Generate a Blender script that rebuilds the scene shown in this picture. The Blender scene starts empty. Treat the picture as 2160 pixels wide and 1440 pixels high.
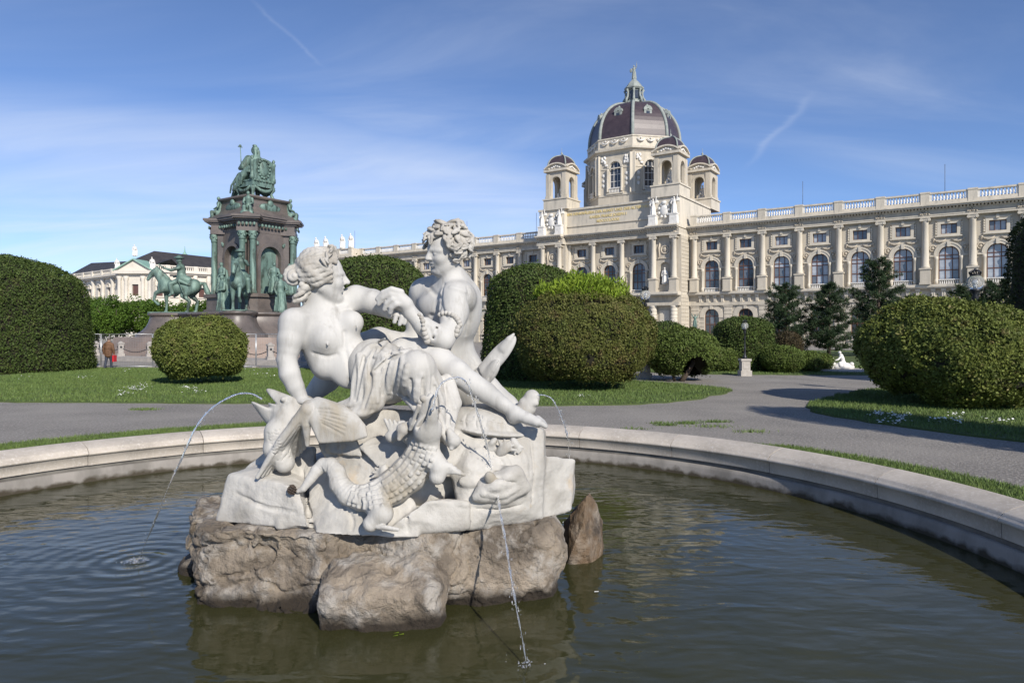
import bpy, bmesh, math, random
import numpy as np
from mathutils import Vector, Matrix
random.seed(7); rng = np.random.default_rng(11)
R = math.radians
S = bpy.context.scene
COL = S.collection

# ------------------------------------------------------------------ camera, sky, sun, exposure
CAM_H = 2.1                       # eye height above the lawn
FPX = 1440.0                      # 24 mm lens on a 36 mm frame, in pixels of a 2160 wide picture
HOR = 700.0                       # row of the horizon
cam_d = bpy.data.cameras.new('camera'); cam = bpy.data.objects.new('camera', cam_d); COL.objects.link(cam)
cam.location = (0, 0, CAM_H); cam.rotation_euler = (R(90), 0, 0)
cam_d.sensor_width = 36; cam_d.lens = 24; cam_d.shift_y = -20 / 2160
cam_d.clip_start = 0.05; cam_d.clip_end = 6000
S.camera = cam
SUN_EL, SUN_AZ = R(31.5), R(63)     # azimuth measured from +X towards -Y (right of and behind the camera)
sdir = Vector((math.cos(SUN_EL) * math.cos(SUN_AZ), -math.cos(SUN_EL) * math.sin(SUN_AZ), math.sin(SUN_EL)))
sun_d = bpy.data.lights.new('sun', 'SUN'); sun_d.energy = 4.4; sun_d.angle = R(0.55); sun_d.color = (1.0, 0.93, 0.83)
sun = bpy.data.objects.new('sun', sun_d); COL.objects.link(sun)
sun.location = sdir * 60; sun.rotation_euler = sdir.to_track_quat('Z', 'Y').to_euler()
W = bpy.data.worlds.new('World'); S.world = W; W.use_nodes = True
wn, wl = W.node_tree.nodes, W.node_tree.links
wn.clear()
def wnode(t, **k):
    n = wn.new(t)
    for a, b in k.items(): setattr(n, a, b)
    return n
sky = wnode('ShaderNodeTexSky', sky_type='NISHITA', sun_disc=False, sun_elevation=SUN_EL, sun_rotation=R(90) + SUN_AZ,
            altitude=200, air_density=0.7, dust_density=0.0, ozone_density=7.0)
# thin cirrus: a flat layer of stretched noise seen in perspective, all over the sky
tc = wnode('ShaderNodeTexCoord'); sep = wnode('ShaderNodeSeparateXYZ'); wl.new(tc.outputs['Generated'], sep.inputs[0])
def wmath(op, a, b=None, c=None, clamp=False):
    n = wnode('ShaderNodeMath', operation=op, use_clamp=clamp)
    for i, v in enumerate((a, b, c)):
        if v is None: continue
        if isinstance(v, (int, float)): n.inputs[i].default_value = v
        else: wl.new(v, n.inputs[i])
    return n.outputs[0]
zz = wmath('MAXIMUM', sep.outputs[2], 0.0)
den = wmath('ADD', zz, 0.16)
cx_, cy_ = wmath('DIVIDE', sep.outputs[0], den), wmath('DIVIDE', sep.outputs[1], den)
comb = wnode('ShaderNodeCombineXYZ'); wl.new(cx_, comb.inputs[0]); wl.new(cy_, comb.inputs[1])
mp = wnode('ShaderNodeMapping'); mp.inputs['Rotation'].default_value = (0, 0, R(24)); mp.inputs['Scale'].default_value = (0.55, 1.5, 1)
wl.new(comb.outputs[0], mp.inputs[0])
nz1 = wnode('ShaderNodeTexNoise'); nz1.inputs['Scale'].default_value = 1.15; nz1.inputs['Detail'].default_value = 7; nz1.inputs['Roughness'].default_value = 0.56; nz1.inputs['Distortion'].default_value = 0.7
wl.new(mp.outputs[0], nz1.inputs['Vector'])
gb = wmath('SUBTRACT', cy_, wmath('MULTIPLY', cx_, 0.57))          # a veil of high cloud lies beyond a front that runs across the view
mp2 = wnode('ShaderNodeMapping'); mp2.inputs['Rotation'].default_value = (0, 0, R(-30)); mp2.inputs['Scale'].default_value = (0.5, 1.2, 1)
wl.new(comb.outputs[0], mp2.inputs[0])
nz2 = wnode('ShaderNodeTexNoise'); nz2.inputs['Scale'].default_value = 0.9; nz2.inputs['Detail'].default_value = 5
wl.new(mp2.outputs[0], nz2.inputs['Vector'])
gb = wmath('ADD', gb, wmath('MULTIPLY', nz2.outputs[0], 0.9))
f2 = wnode('ShaderNodeMapRange', interpolation_type='SMOOTHSTEP'); wl.new(gb, f2.inputs[0]); f2.inputs[1].default_value = 2.6; f2.inputs[2].default_value = 3.4
f1 = wnode('ShaderNodeMapRange'); wl.new(nz1.outputs[0], f1.inputs[0]); f1.inputs[1].default_value = 0.36; f1.inputs[2].default_value = 0.78
veil = wmath('MULTIPLY', f2.outputs[0], wmath('MULTIPLY_ADD', f1.outputs[0], 0.55, 0.20))
wisp = wmath('MULTIPLY_ADD', wmath('POWER', f1.outputs[0], 2.2), 0.30, 0.02)
cf = wmath('MAXIMUM', veil, wisp, clamp=True)
def cplane(u, v):
    d = Vector(((u - 1080) / FPX, 1, (HOR - v) / FPX)).normalized(); q = d.z + 0.16; return d.x / q, d.y / q
def contrail(p0, p1, w, amt):
    """an old aircraft trail lying in the cloud layer between two points of it"""
    (ax, ay), (bx, by) = p0, p1; L = math.hypot(bx - ax, by - ay); tx, ty = (bx - ax) / L, (by - ay) / L
    rx, ry = wmath('SUBTRACT', cx_, ax), wmath('SUBTRACT', cy_, ay); al = wmath('ADD', wmath('MULTIPLY', rx, tx), wmath('MULTIPLY', ry, ty)); ac = wmath('SUBTRACT', wmath('MULTIPLY', rx, ty), wmath('MULTIPLY', ry, tx))
    ac = wmath('ADD', ac, wmath('MULTIPLY_ADD', nz1.outputs[0], 0.16, -0.08)); g_ = wmath('POWER', 2.718, wmath('MULTIPLY', wmath('POWER', wmath('DIVIDE', wmath('ABSOLUTE', ac), w), 2.0), -1.0))
    m1 = wnode('ShaderNodeMapRange', interpolation_type='SMOOTHSTEP'); wl.new(al, m1.inputs[0]); m1.inputs[1].default_value = -0.05 * L; m1.inputs[2].default_value = 0.25 * L
    m2 = wnode('ShaderNodeMapRange', interpolation_type='SMOOTHSTEP'); wl.new(al, m2.inputs[0]); m2.inputs[1].default_value = 1.05 * L; m2.inputs[2].default_value = 0.7 * L
    return wmath('MULTIPLY', wmath('MULTIPLY', g_, amt), wmath('MULTIPLY', m1.outputs[0], wmath('MULTIPLY', m2.outputs[0], wmath('MULTIPLY_ADD', f1.outputs[0], 0.8, 0.3))))
cf = wmath('ADD', cf, contrail(cplane(500, -10), cplane(690, 145), 0.006, 0.13)); cf = wmath('ADD', cf, contrail(cplane(1730, 195), cplane(1560, 360), 0.014, 0.16), clamp=True)
tint = wnode('ShaderNodeMix', data_type='RGBA', blend_type='MULTIPLY'); tint.inputs['Factor'].default_value = 1.0; wl.new(sky.outputs[0], tint.inputs['A']); tint.inputs['B'].default_value = (1.14, 1.02, 0.985, 1)
mixc = wnode('ShaderNodeMix', data_type='RGBA'); wl.new(cf, mixc.inputs['Factor']); wl.new(tint.outputs['Result'], mixc.inputs['A'])
mixc.inputs['B'].default_value = (5.6, 6.0, 6.7, 1)
bg = wnode('ShaderNodeBackground'); bg.inputs['Strength'].default_value = 0.125; wl.new(mixc.outputs['Result'], bg.inputs[0])
wo = wnode('ShaderNodeOutputWorld'); wl.new(bg.outputs[0], wo.inputs[0])
S.view_settings.view_transform = 'Standard'; S.view_settings.look = 'None'
S.view_settings.exposure = 0.30; S.view_settings.gamma = 1.0; S.view_settings.use_curve_mapping = False
S.cycles.max_bounces = 6; S.cycles.diffuse_bounces = 3; S.cycles.glossy_bounces = 3; S.cycles.transmission_bounces = 4; S.cycles.transparent_max_bounces = 8

# ------------------------------------------------------------------ helpers
def P(u, v, Y):
    """a point Y metres ahead of the eye, from measurements taken off the photograph (pixels of 2160 x 1440)"""
    return Vector(((u - 1080) / FPX * Y, Y, CAM_H + (HOR - v) / FPX * Y))
def G(u, v, z=0.0):
    """the point of the level z under a measured pixel"""
    Y = FPX * (CAM_H - z) / (v - HOR)
    return Vector(((u - 1080) / FPX * Y, Y, z))
def tag(o, label=None, cat=None, group=None, kind=None):
    if label: o['label'] = label
    if cat: o['category'] = cat
    if group: o['group'] = group
    if kind: o['kind'] = kind
    return o
def empty(name, loc=(0, 0, 0), rz=0.0, parent=None):
    o = bpy.data.objects.new(name, None); COL.objects.link(o)
    o.location = loc; o.rotation_euler = (0, 0, rz); o.empty_display_size = 0.2
    if parent: o.parent = parent
    return o
def link_mesh(name, me, mat=None, parent=None, loc=None, rz=None):
    o = bpy.data.objects.new(name, me); COL.objects.link(o)
    if mat is not None and not me.materials: me.materials.append(mat)
    if parent is not None: o.parent = parent
    if loc is not None: o.location = loc
    if rz is not None: o.rotation_euler = (0, 0, rz)
    return o
def dup(o, parent=None, loc=None, rz=None):
    c = o.copy(); COL.objects.link(c); c.parent = parent
    if loc is not None: c.location = loc
    if rz is not None: c.rotation_euler = (0, 0, rz)
    return c
def dup_tree(o, parent=None, loc=None, rz=None):
    c = dup(o, parent, loc, rz)
    for ch in list(o.children): dup_tree(ch, c)
    return c
def np_mesh(name, V, F, smooth=True):
    """mesh from arrays; F is an (n,3) or (n,4) index array"""
    V = np.asarray(V, np.float32); F = np.asarray(F, np.int32)
    me = bpy.data.meshes.new(name); n, k = F.shape
    me.vertices.add(len(V)); me.vertices.foreach_set('co', V.ravel())
    me.loops.add(n * k); me.loops.foreach_set('vertex_index', F.ravel())
    me.polygons.add(n); me.polygons.foreach_set('loop_start', np.arange(0, n * k, k, dtype=np.int32))
    me.polygons.foreach_set('use_smooth', np.full(n, smooth, bool))
    me.update(calc_edges=True)
    return me
class MB:
    """collects shapes, links them as one mesh"""
    def __init__(s): s.v = []; s.f = []; s.sm = []
    def add(s, vs, fs, smooth=False, M=None):
        b = len(s.v)
        s.v += [tuple(M @ Vector(p)) if M is not None else tuple(p) for p in vs]
        s.f += [tuple(b + i for i in f) for f in fs]; s.sm += [smooth] * len(fs)
        return s
    def box(s, x0, x1, y0, y1, z0, z1, M=None):
        vs = [(x0, y0, z0), (x1, y0, z0), (x1, y1, z0), (x0, y1, z0), (x0, y0, z1), (x1, y0, z1), (x1, y1, z1), (x0, y1, z1)]
        return s.add(vs, [(0, 3, 2, 1), (4, 5, 6, 7), (0, 1, 5, 4), (1, 2, 6, 5), (2, 3, 7, 6), (3, 0, 4, 7)], M=M)
    def cbox(s, x, y, z0, z1, hx, hy, M=None): return s.box(x - hx, x + hx, y - hy, y + hy, z0, z1, M)
    def lathe(s, prof, n=16, c=(0, 0), M=None, smooth=True, a0=0.0, caps=True):
        """profile of (radius, z) from bottom to top"""
        vs, fs = [], []
        for r, z in prof:
            for i in range(n):
                a = a0 + 2 * math.pi * i / n; vs.append((c[0] + r * math.cos(a), c[1] + r * math.sin(a), z))
        for j in range(len(prof) - 1):
            for i in range(n):
                k = (i + 1) % n; fs.append((j * n + i, j * n + k, (j + 1) * n + k, (j + 1) * n + i))
        s.add(vs, fs, smooth, M)
        if caps:
            b = len(s.v) - len(vs)
            s.f.append(tuple(b + i for i in reversed(range(n)))); s.sm.append(False)
            s.f.append(tuple(b + (len(prof) - 1) * n + i for i in range(n))); s.sm.append(False)
        return s
    def prism(s, poly, z0, z1, M=None):
        n = len(poly)
        vs = [(x, y, z0) for x, y in poly] + [(x, y, z1) for x, y in poly]
        fs = [tuple(reversed(range(n))), tuple(range(n, 2 * n))] + [(i, (i + 1) % n, n + (i + 1) % n, n + i) for i in range(n)]
        return s.add(vs, fs, M=M)
    def xz_prism(s, poly, y0, y1, M=None):
        """polygon in the x-z plane pushed from y0 to y1"""
        n = len(poly)
        vs = [(x, y0, z) for x, z in poly] + [(x, y1, z) for x, z in poly]
        fs = [tuple(range(n)), tuple(reversed(range(n, 2 * n)))] + [(i, n + i, n + (i + 1) % n, (i + 1) % n) for i in range(n)]
        return s.add(vs, fs, M=M)
    def tube(s, pts, rad, n=8, M=None, caps=True):
        pts = [Vector(p) for p in pts]; m = len(pts)
        rad = [rad] * m if isinstance(rad, (int, float)) else rad
        vs, fs = [], []; up = None
        for i, p in enumerate(pts):
            t = (pts[min(i + 1, m - 1)] - pts[max(i - 1, 0)]).normalized()
            if up is None:
                up = Vector((0, 0, 1)) if abs(t.z) < 0.9 else Vector((1, 0, 0))
            a = t.cross(up)
            if a.length < 1e-4: a = t.cross(Vector((0.3, 1, 0.2)))
            a.normalize(); b = a.cross(t).normalized(); up = b
            for k in range(n):
                q = 2 * math.pi * k / n; vs.append(p + rad[i] * (math.cos(q) * a + math.sin(q) * b))
        for i in range(m - 1):
            for k in range(n):
                k2 = (k + 1) % n; fs.append((i * n + k, i * n + k2, (i + 1) * n + k2, (i + 1) * n + k))
        if caps: fs += [tuple(reversed(range(n))), tuple((m - 1) * n + k for k in range(n))]
        return s.add(vs, fs, True, M)
    def ball(s, c, r, n=10, m=7, M=None):
        r = (r, r, r) if isinstance(r, (int, float)) else r
        vs = [(c[0], c[1], c[2] - r[2])]; fs = []
        for j in range(1, m):
            th = math.pi * j / m
            for i in range(n):
                a = 2 * math.pi * i / n
                vs.append((c[0] + r[0] * math.sin(th) * math.cos(a), c[1] + r[1] * math.sin(th) * math.sin(a), c[2] - r[2] * math.cos(th)))
        vs.append((c[0], c[1], c[2] + r[2])); top = len(vs) - 1
        for i in range(n): fs.append((0, 1 + (i + 1) % n, 1 + i)); fs.append((top, top - n + i, top - n + (i + 1) % n))
        for j in range(m - 2):
            for i in range(n):
                k = (i + 1) % n; fs.append((1 + j * n + i, 1 + j * n + k, 1 + (j + 1) * n + k, 1 + (j + 1) * n + i))
        return s.add(vs, fs, True, M)
    def arch(s, x, zs, r0, r1, y0, y1, n=14, a0=0.0, a1=math.pi, M=None):
        """half ring of inner radius r0, outer r1, in the x-z plane"""
        vs, fs = [], []
        for i in range(n + 1):
            a = a0 + (a1 - a0) * i / n; c, q = math.cos(a), math.sin(a)
            for rr, yy in ((r0, y0), (r1, y0), (r1, y1), (r0, y1)): vs.append((x + rr * c, yy, zs + rr * q))
        for i in range(n):
            for k in range(4):
                k2 = (k + 1) % 4; fs.append((4 * i + k, 4 * i + 4 + k, 4 * i + 4 + k2, 4 * i + k2))
        fs += [(0, 1, 2, 3), (4 * n + 3, 4 * n + 2, 4 * n + 1, 4 * n)]
        return s.add(vs, fs, False, M)
    def mesh(s, name, mat=None):
        me = bpy.data.meshes.new(name); me.from_pydata(s.v, [], s.f)
        me.polygons.foreach_set('use_smooth', s.sm); me.update()
        if mat is not None: me.materials.append(mat)
        return me
    def build(s, name, mat, parent=None, loc=None, rz=None):
        return link_mesh(name, s.mesh(name, mat), None, parent, loc, rz)

# ------------------------------------------------------------------ materials
def material(name, c1, c2=None, rough=0.8, scale=4.0, detail=5.0, lo=0.35, hi=0.65, bump=0.0, bscale=None, bdist=0.02, c3=None, s3=1.0, t3=(0.55, 0.7),
             metallic=0.0, spec=0.5, stretch=None, random_col=0.0, coords='Object', island=False):
    m = bpy.data.materials.new(name); m.use_nodes = True
    n, l = m.node_tree.nodes, m.node_tree.links
    b = n['Principled BSDF']; b.inputs['Roughness'].default_value = rough; b.inputs['Metallic'].default_value = metallic
    b.inputs['Specular IOR Level'].default_value = spec
    t = n.new('ShaderNodeTexCoord'); vec = t.outputs[coords]
    if stretch:
        mpn = n.new('ShaderNodeMapping'); mpn.inputs['Scale'].default_value = stretch; l.new(vec, mpn.inputs[0]); vec = mpn.outputs[0]
    def noise(sc, det=detail, rg=0.6):
        q = n.new('ShaderNodeTexNoise'); q.inputs['Scale'].default_value = sc; q.inputs['Detail'].default_value = det; q.inputs['Roughness'].default_value = rg
        l.new(vec, q.inputs['Vector']); return q.outputs[0]
    def rng_(x, a, b_):
        q = n.new('ShaderNodeMapRange'); l.new(x, q.inputs[0]); q.inputs[1].default_value = a; q.inputs[2].default_value = b_; return q.outputs[0]
    def mix(fac, a, b_, mode='MIX'):
        q = n.new('ShaderNodeMix'); q.data_type = 'RGBA'; q.blend_type = mode
        for s_, v in (('Factor', fac), ('A', a), ('B', b_)):
            if isinstance(v, tuple): q.inputs[s_].default_value = (*v, 1) if len(v) == 3 else v
            elif isinstance(v, (int, float)): q.inputs[s_].default_value = v
            else: l.new(v, q.inputs[s_])
        return q.outputs['Result']
    col = c1
    if c2 is not None: col = mix(rng_(noise(scale), lo, hi), c1, c2)
    if c3 is not None: col = mix(rng_(noise(s3, 6, 0.65), *t3), col, c3)
    if random_col or island:
        g = n.new('ShaderNodeNewGeometry') if island else n.new('ShaderNodeObjectInfo')
        rnd = g.outputs['Random Per Island'] if island else g.outputs['Random']
        hsv = n.new('ShaderNodeHueSaturation')
        mr = n.new('ShaderNodeMapRange'); l.new(rnd, mr.inputs[0]); mr.inputs[3].default_value = 1 - random_col; mr.inputs[4].default_value = 1 + random_col
        l.new(mr.outputs[0], hsv.inputs['Value'])
        if isinstance(col, tuple): hsv.inputs['Color'].default_value = (*col, 1)
        else: l.new(col, hsv.inputs['Color'])
        col = hsv.outputs[0]
    if isinstance(col, tuple): b.inputs['Base Color'].default_value = (*col, 1)
    else: l.new(col, b.inputs['Base Color'])
    if bump:
        bp = n.new('ShaderNodeBump'); bp.inputs['Strength'].default_value = bump; bp.inputs['Distance'].default_value = bdist
        l.new(noise(bscale or scale * 4, 6, 0.65), bp.inputs['Height']); l.new(bp.outputs[0], b.inputs['Normal'])
    return m
M = {}
M['marble'] = material('marble', (0.48, 0.466, 0.435), (0.285, 0.272, 0.245), 0.75, 2.6, 9, 0.42, 0.74, bump=0.6, bscale=20, bdist=0.014, c3=(0.33, 0.29, 0.225), s3=2.6, t3=(0.53, 0.72), stretch=(1.2, 1.2, 0.4), spec=0.25)
M['marble_crag'] = material('marble_crag', (0.49, 0.472, 0.435), (0.30, 0.282, 0.25), 0.75, 2.2, 9, 0.42, 0.72, bump=0.7, bscale=15, bdist=0.02, c3=(0.46, 0.365, 0.25), s3=2.3, t3=(0.60, 0.74), spec=0.25)
M['marble_clean'] = material('marble_clean', (0.49, 0.48, 0.455), (0.30, 0.295, 0.28), 0.68, 2.4, 9, 0.46, 0.80, bump=0.3, bscale=24, bdist=0.010, c3=(0.275, 0.262, 0.238), s3=4.5, t3=(0.56, 0.76), stretch=(1.3, 1.3, 0.3), spec=0.3)
M['marble_hair'] = material('marble_hair', (0.49, 0.472, 0.435), (0.28, 0.255, 0.215), 0.75, 4, 8, 0.40, 0.70, bump=0.5, bscale=36, bdist=0.010, spec=0.25)
M['rock'] = material('rock', (0.315, 0.262, 0.20), (0.125, 0.102, 0.078), 0.9, 2.0, 10, 0.40, 0.62, bump=1.0, bscale=13, bdist=0.07, c3=(0.37, 0.34, 0.30), s3=2.6, t3=(0.50, 0.62))
M['rock_wet'] = material('rock_wet', (0.145, 0.098, 0.058), (0.255, 0.215, 0.17), 0.75, 2.4, 9, 0.44, 0.60, bump=1.0, bscale=18, bdist=0.04, c3=(0.06, 0.045, 0.032), s3=2.6, t3=(0.54, 0.66))
M['granite'] = material('granite', (0.52, 0.465, 0.395), (0.37, 0.33, 0.28), 0.85, 1.6, 8, 0.4, 0.65, bump=0.5, bscale=60, bdist=0.006, c3=(0.55, 0.51, 0.46), s3=26, t3=(0.52, 0.7), random_col=0.07)
M['granite_dark'] = material('granite_dark', (0.085, 0.078, 0.068), (0.15, 0.14, 0.12), 0.6, 2.5, 8, 0.4, 0.62, bump=0.5, bscale=30, bdist=0.008)
M['granite_wall'] = material('granite_wall', (0.27, 0.25, 0.225), (0.17, 0.158, 0.14), 0.85, 2.2, 8, 0.4, 0.65, bump=0.5, bscale=40, bdist=0.008, stretch=(1, 1, 0.35))

def waterline(m, z0, z1, col):
    """wet, algae-dark band where stone meets the pool: a stain that stays with the stone"""
    n, l = m.node_tree.nodes, m.node_tree.links; b = n['Principled BSDF']; src = b.inputs['Base Color'].links[0].from_socket
    g = n.new('ShaderNodeNewGeometry'); sp = n.new('ShaderNodeSeparateXYZ'); l.new(g.outputs['Position'], sp.inputs[0]); nz = n.new('ShaderNodeTexNoise'); nz.inputs['Scale'].default_value = 5; nz.inputs['Detail'].default_value = 5; l.new(g.outputs['Position'], nz.inputs['Vector'])
    ad = n.new('ShaderNodeMath'); ad.operation = 'MULTIPLY_ADD'; l.new(nz.outputs[0], ad.inputs[0]); ad.inputs[1].default_value = -0.22; l.new(sp.outputs[2], ad.inputs[2])
    mr = n.new('ShaderNodeMapRange'); l.new(ad.outputs[0], mr.inputs[0]); mr.inputs[1].default_value = z1 - 0.11; mr.inputs[2].default_value = z0 - 0.11
    mx = n.new('ShaderNodeMix'); mx.data_type = 'RGBA'; l.new(mr.outputs[0], mx.inputs['Factor']); l.new(src, mx.inputs['A']); mx.inputs['B'].default_value = (*col, 1); l.new(mx.outputs['Result'], b.inputs['Base Color'])
waterline(M['rock'], -0.34, -0.22, (0.026, 0.019, 0.012)); waterline(M['granite_wall'], -0.37, -0.30, (0.045, 0.036, 0.022))

# ------------------------------------------------------------------ carving: a signed distance field on a grid, meshed with surface nets
class SDF:
    def __init__(s, lo, hi, h):
        s.h = h; s.lo = np.array(lo, np.float32)
        s.n = np.ceil((np.array(hi) - np.array(lo)) / h).astype(int) + 1
        s.F = np.full(tuple(s.n), 1.0, np.float32)
        s.ax = [(s.lo[i] + h * np.arange(s.n[i])).astype(np.float32) for i in range(3)]
    def _blk(s, lo, hi, k):
        pad = k + 2.5 * s.h
        a = np.clip(np.floor((np.array(lo) - pad - s.lo) / s.h).astype(int), 0, s.n)
        b = np.clip(np.ceil((np.array(hi) + pad - s.lo) / s.h).astype(int) + 1, 0, s.n)
        if (b <= a).any(): return None, None
        sl = tuple(slice(a[i], b[i]) for i in range(3))
        return sl, (s.ax[0][sl[0]][:, None, None], s.ax[1][sl[1]][None, :, None], s.ax[2][sl[2]][None, None, :])
    def _put(s, sl, d, k, op):
        A = s.F[sl]; k = max(k, 1e-4)
        if op > 0:
            hh = np.clip(0.5 + 0.5 * (A - d) / k, 0, 1); s.F[sl] = A * (1 - hh) + d * hh - k * hh * (1 - hh)
        else:
            hh = np.clip(0.5 - 0.5 * (A + d) / k, 0, 1); s.F[sl] = A * (1 - hh) - d * hh + k * hh * (1 - hh)
    def cap(s, a, b, ra, rb=None, k=0.03, op=1, flat=None):
        rb = ra if rb is None else rb
        a, b = np.array(a, np.float32), np.array(b, np.float32); rm = max(ra, rb)
        sl, g = s._blk(np.minimum(a, b) - rm, np.maximum(a, b) + rm, k)
        if sl is None: return
        ab = b - a; L = float(ab @ ab) + 1e-9
        t = np.clip(((g[0] - a[0]) * ab[0] + (g[1] - a[1]) * ab[1] + (g[2] - a[2]) * ab[2]) / L, 0, 1)
        d = np.sqrt((g[0] - a[0] - t * ab[0]) ** 2 + (g[1] - a[1] - t * ab[1]) ** 2 + (g[2] - a[2] - t * ab[2]) ** 2) - (ra + (rb - ra) * t)
        s._put(sl, d, k, op)
    def chain(s, pts, rad, k=0.03, op=1):
        """tapered limb through pts: its own segments join hard, the whole melts into what is there"""
        rad = [rad] * len(pts) if isinstance(rad, (int, float)) else rad
        pts = [np.array(p, np.float32) for p in pts]; rm = max(rad)
        sl, g = s._blk(np.min(pts, 0) - rm, np.max(pts, 0) + rm, k)
        if sl is None: return
        D = None
        for i in range(len(pts) - 1):
            a, b, ra, rb = pts[i], pts[i + 1], rad[i], rad[i + 1]; ab = b - a; L = float(ab @ ab) + 1e-9
            t = np.clip(((g[0] - a[0]) * ab[0] + (g[1] - a[1]) * ab[1] + (g[2] - a[2]) * ab[2]) / L, 0, 1); t = t * t * (3 - 2 * t) * 0.25 + t * 0.75
            d = np.sqrt((g[0] - a[0] - t * ab[0]) ** 2 + (g[1] - a[1] - t * ab[1]) ** 2 + (g[2] - a[2] - t * ab[2]) ** 2) - (ra + (rb - ra) * t)
            if D is None: D = d
            else:
                q = 0.3 * min(ra, rb) + 1e-4; hh = np.clip(0.5 + 0.5 * (D - d) / q, 0, 1); D = D * (1 - hh) + d * hh - 0.45 * q * hh * (1 - hh)
        s._put(sl, D, k, op)
    def ell(s, c, r, Rm=None, k=0.03, op=1):
        c = np.array(c, np.float32); r = np.array([r] * 3 if isinstance(r, (int, float)) else r, np.float32)
        rm = r.max() if Rm is not None else r
        sl, g = s._blk(c - rm, c + rm, k)
        if sl is None: return
        q = [g[0] - c[0], g[1] - c[1], g[2] - c[2]]
        if Rm is not None: q = [q[0] * Rm[0][i] + q[1] * Rm[1][i] + q[2] * Rm[2][i] for i in range(3)]   # columns of Rm are the axes
        k0 = np.sqrt((q[0] / r[0]) ** 2 + (q[1] / r[1]) ** 2 + (q[2] / r[2]) ** 2)
        k1 = np.sqrt((q[0] / r[0] ** 2) ** 2 + (q[1] / r[1] ** 2) ** 2 + (q[2] / r[2] ** 2) ** 2) + 1e-6
        s._put(sl, k0 * (k0 - 1) / k1, k, op)
    def box(s, c, hh, Rm=None, rnd=0.03, k=0.03, op=1):
        c = np.array(c, np.float32); hh = np.array(hh, np.float32)
        rm = float(np.linalg.norm(hh)) if Rm is not None else hh
        sl, g = s._blk(c - rm, c + rm, k)
        if sl is None: return
        q = [g[0] - c[0], g[1] - c[1], g[2] - c[2]]
        if Rm is not None: q = [q[0] * Rm[0][i] + q[1] * Rm[1][i] + q[2] * Rm[2][i] for i in range(3)]
        q = [np.abs(q[i]) - (hh[i] - rnd) for i in range(3)]
        d = np.sqrt(np.maximum(q[0], 0) ** 2 + np.maximum(q[1], 0) ** 2 + np.maximum(q[2], 0) ** 2) + np.minimum(np.maximum(np.maximum(q[0], q[1]), q[2]), 0) - rnd
        s._put(sl, d, k, op)
    def hull(s, pts, rnd=0.02, k=0.04, op=1, soft=0.02):
        """convex block through the given corner points"""
        bm = bmesh.new()
        for p in pts: bm.verts.new([float(c) for c in p])
        bmesh.ops.convex_hull(bm, input=bm.verts); bm.normal_update(); ctr = Vector(np.mean([[float(c) for c in p] for p in pts], 0)); pl = []
        for f in bm.faces:
            n_ = f.normal.copy(); c_ = f.verts[0].co
            if n_.dot(c_ - ctr) < 0: n_ = -n_
            if n_.length > 0.5: pl.append((np.array(n_, np.float32), float(n_.dot(c_))))
        bm.free(); P_ = np.array([[float(c) for c in p] for p in pts]); sl, g = s._blk(P_.min(0) - rnd, P_.max(0) + rnd, k)
        if sl is None: return
        D = None
        for n_, d0 in pl:
            d = g[0] * n_[0] + g[1] * n_[1] + g[2] * n_[2] - d0
            if D is None: D = d
            else: h_ = np.clip(0.5 - 0.5 * (D - d) / soft * -1, 0, 1); D = d * (1 - h_) + D * h_ + soft * h_ * (1 - h_)
        s._put(sl, D - rnd, k, op)
    def floor(s, z, k=0.02):
        d = (z - s.ax[2])[None, None, :] * np.ones_like(s.F)          # positive below z
        hh = np.clip(0.5 - 0.5 * (d - s.F) / -k, 0, 1); s.F = np.maximum(s.F, d)
    def val(s, p):
        q = (np.array(p, np.float32) - s.lo) / s.h; i = np.floor(q).astype(int)
        if (i < 0).any() or (i >= s.n - 1).any(): return 1.0
        f = q - i; c = s.F[i[0]:i[0] + 2, i[1]:i[1] + 2, i[2]:i[2] + 2]
        c = c[0] * (1 - f[0]) + c[1] * f[0]; c = c[0] * (1 - f[1]) + c[1] * f[1]; return float(c[0] * (1 - f[2]) + c[1] * f[2])
    def hit(s, u, v, Y=None, push=0.0):
        """where the ridge or mark seen at a measured pixel lies on the carved surface"""
        y0, y1 = s.lo[1], s.lo[1] + s.h * (s.n[1] - 1); st = s.h * 0.7; y = y0
        while y < y1:
            if s.val(P(u, v, y)) < 0: return np.array(P(u, v, y + push), np.float32)
            y += st
        return np.array(P(u, v, Y if Y is not None else (y0 + y1) / 2), np.float32)
    def ridge(s, px, r, k=0.02, push=0.0, op=1, Y=None, sub=3):
        """a fold or crease drawn through measured pixels on the surface as it stands"""
        pts = []
        for i in range(len(px) - 1):
            for j in range(sub):
                f = j / sub; pts.append((px[i][0] * (1 - f) + px[i + 1][0] * f, px[i][1] * (1 - f) + px[i + 1][1] * f))
        pts.append(px[-1]); Q = [s.hit(u, v, Y, push) for u, v in pts]
        Q2 = [Q[0]] + [(Q[i - 1] + 2 * Q[i] + Q[i + 1]) / 4 for i in range(1, len(Q) - 1)] + [Q[-1]]
        m = len(Q2); rr = [r * (0.45 + 0.55 * math.sin(math.pi * (i + 0.6) / (m + 0.2))) for i in range(m)]
        s.chain(Q2, rr, k, op)
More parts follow.
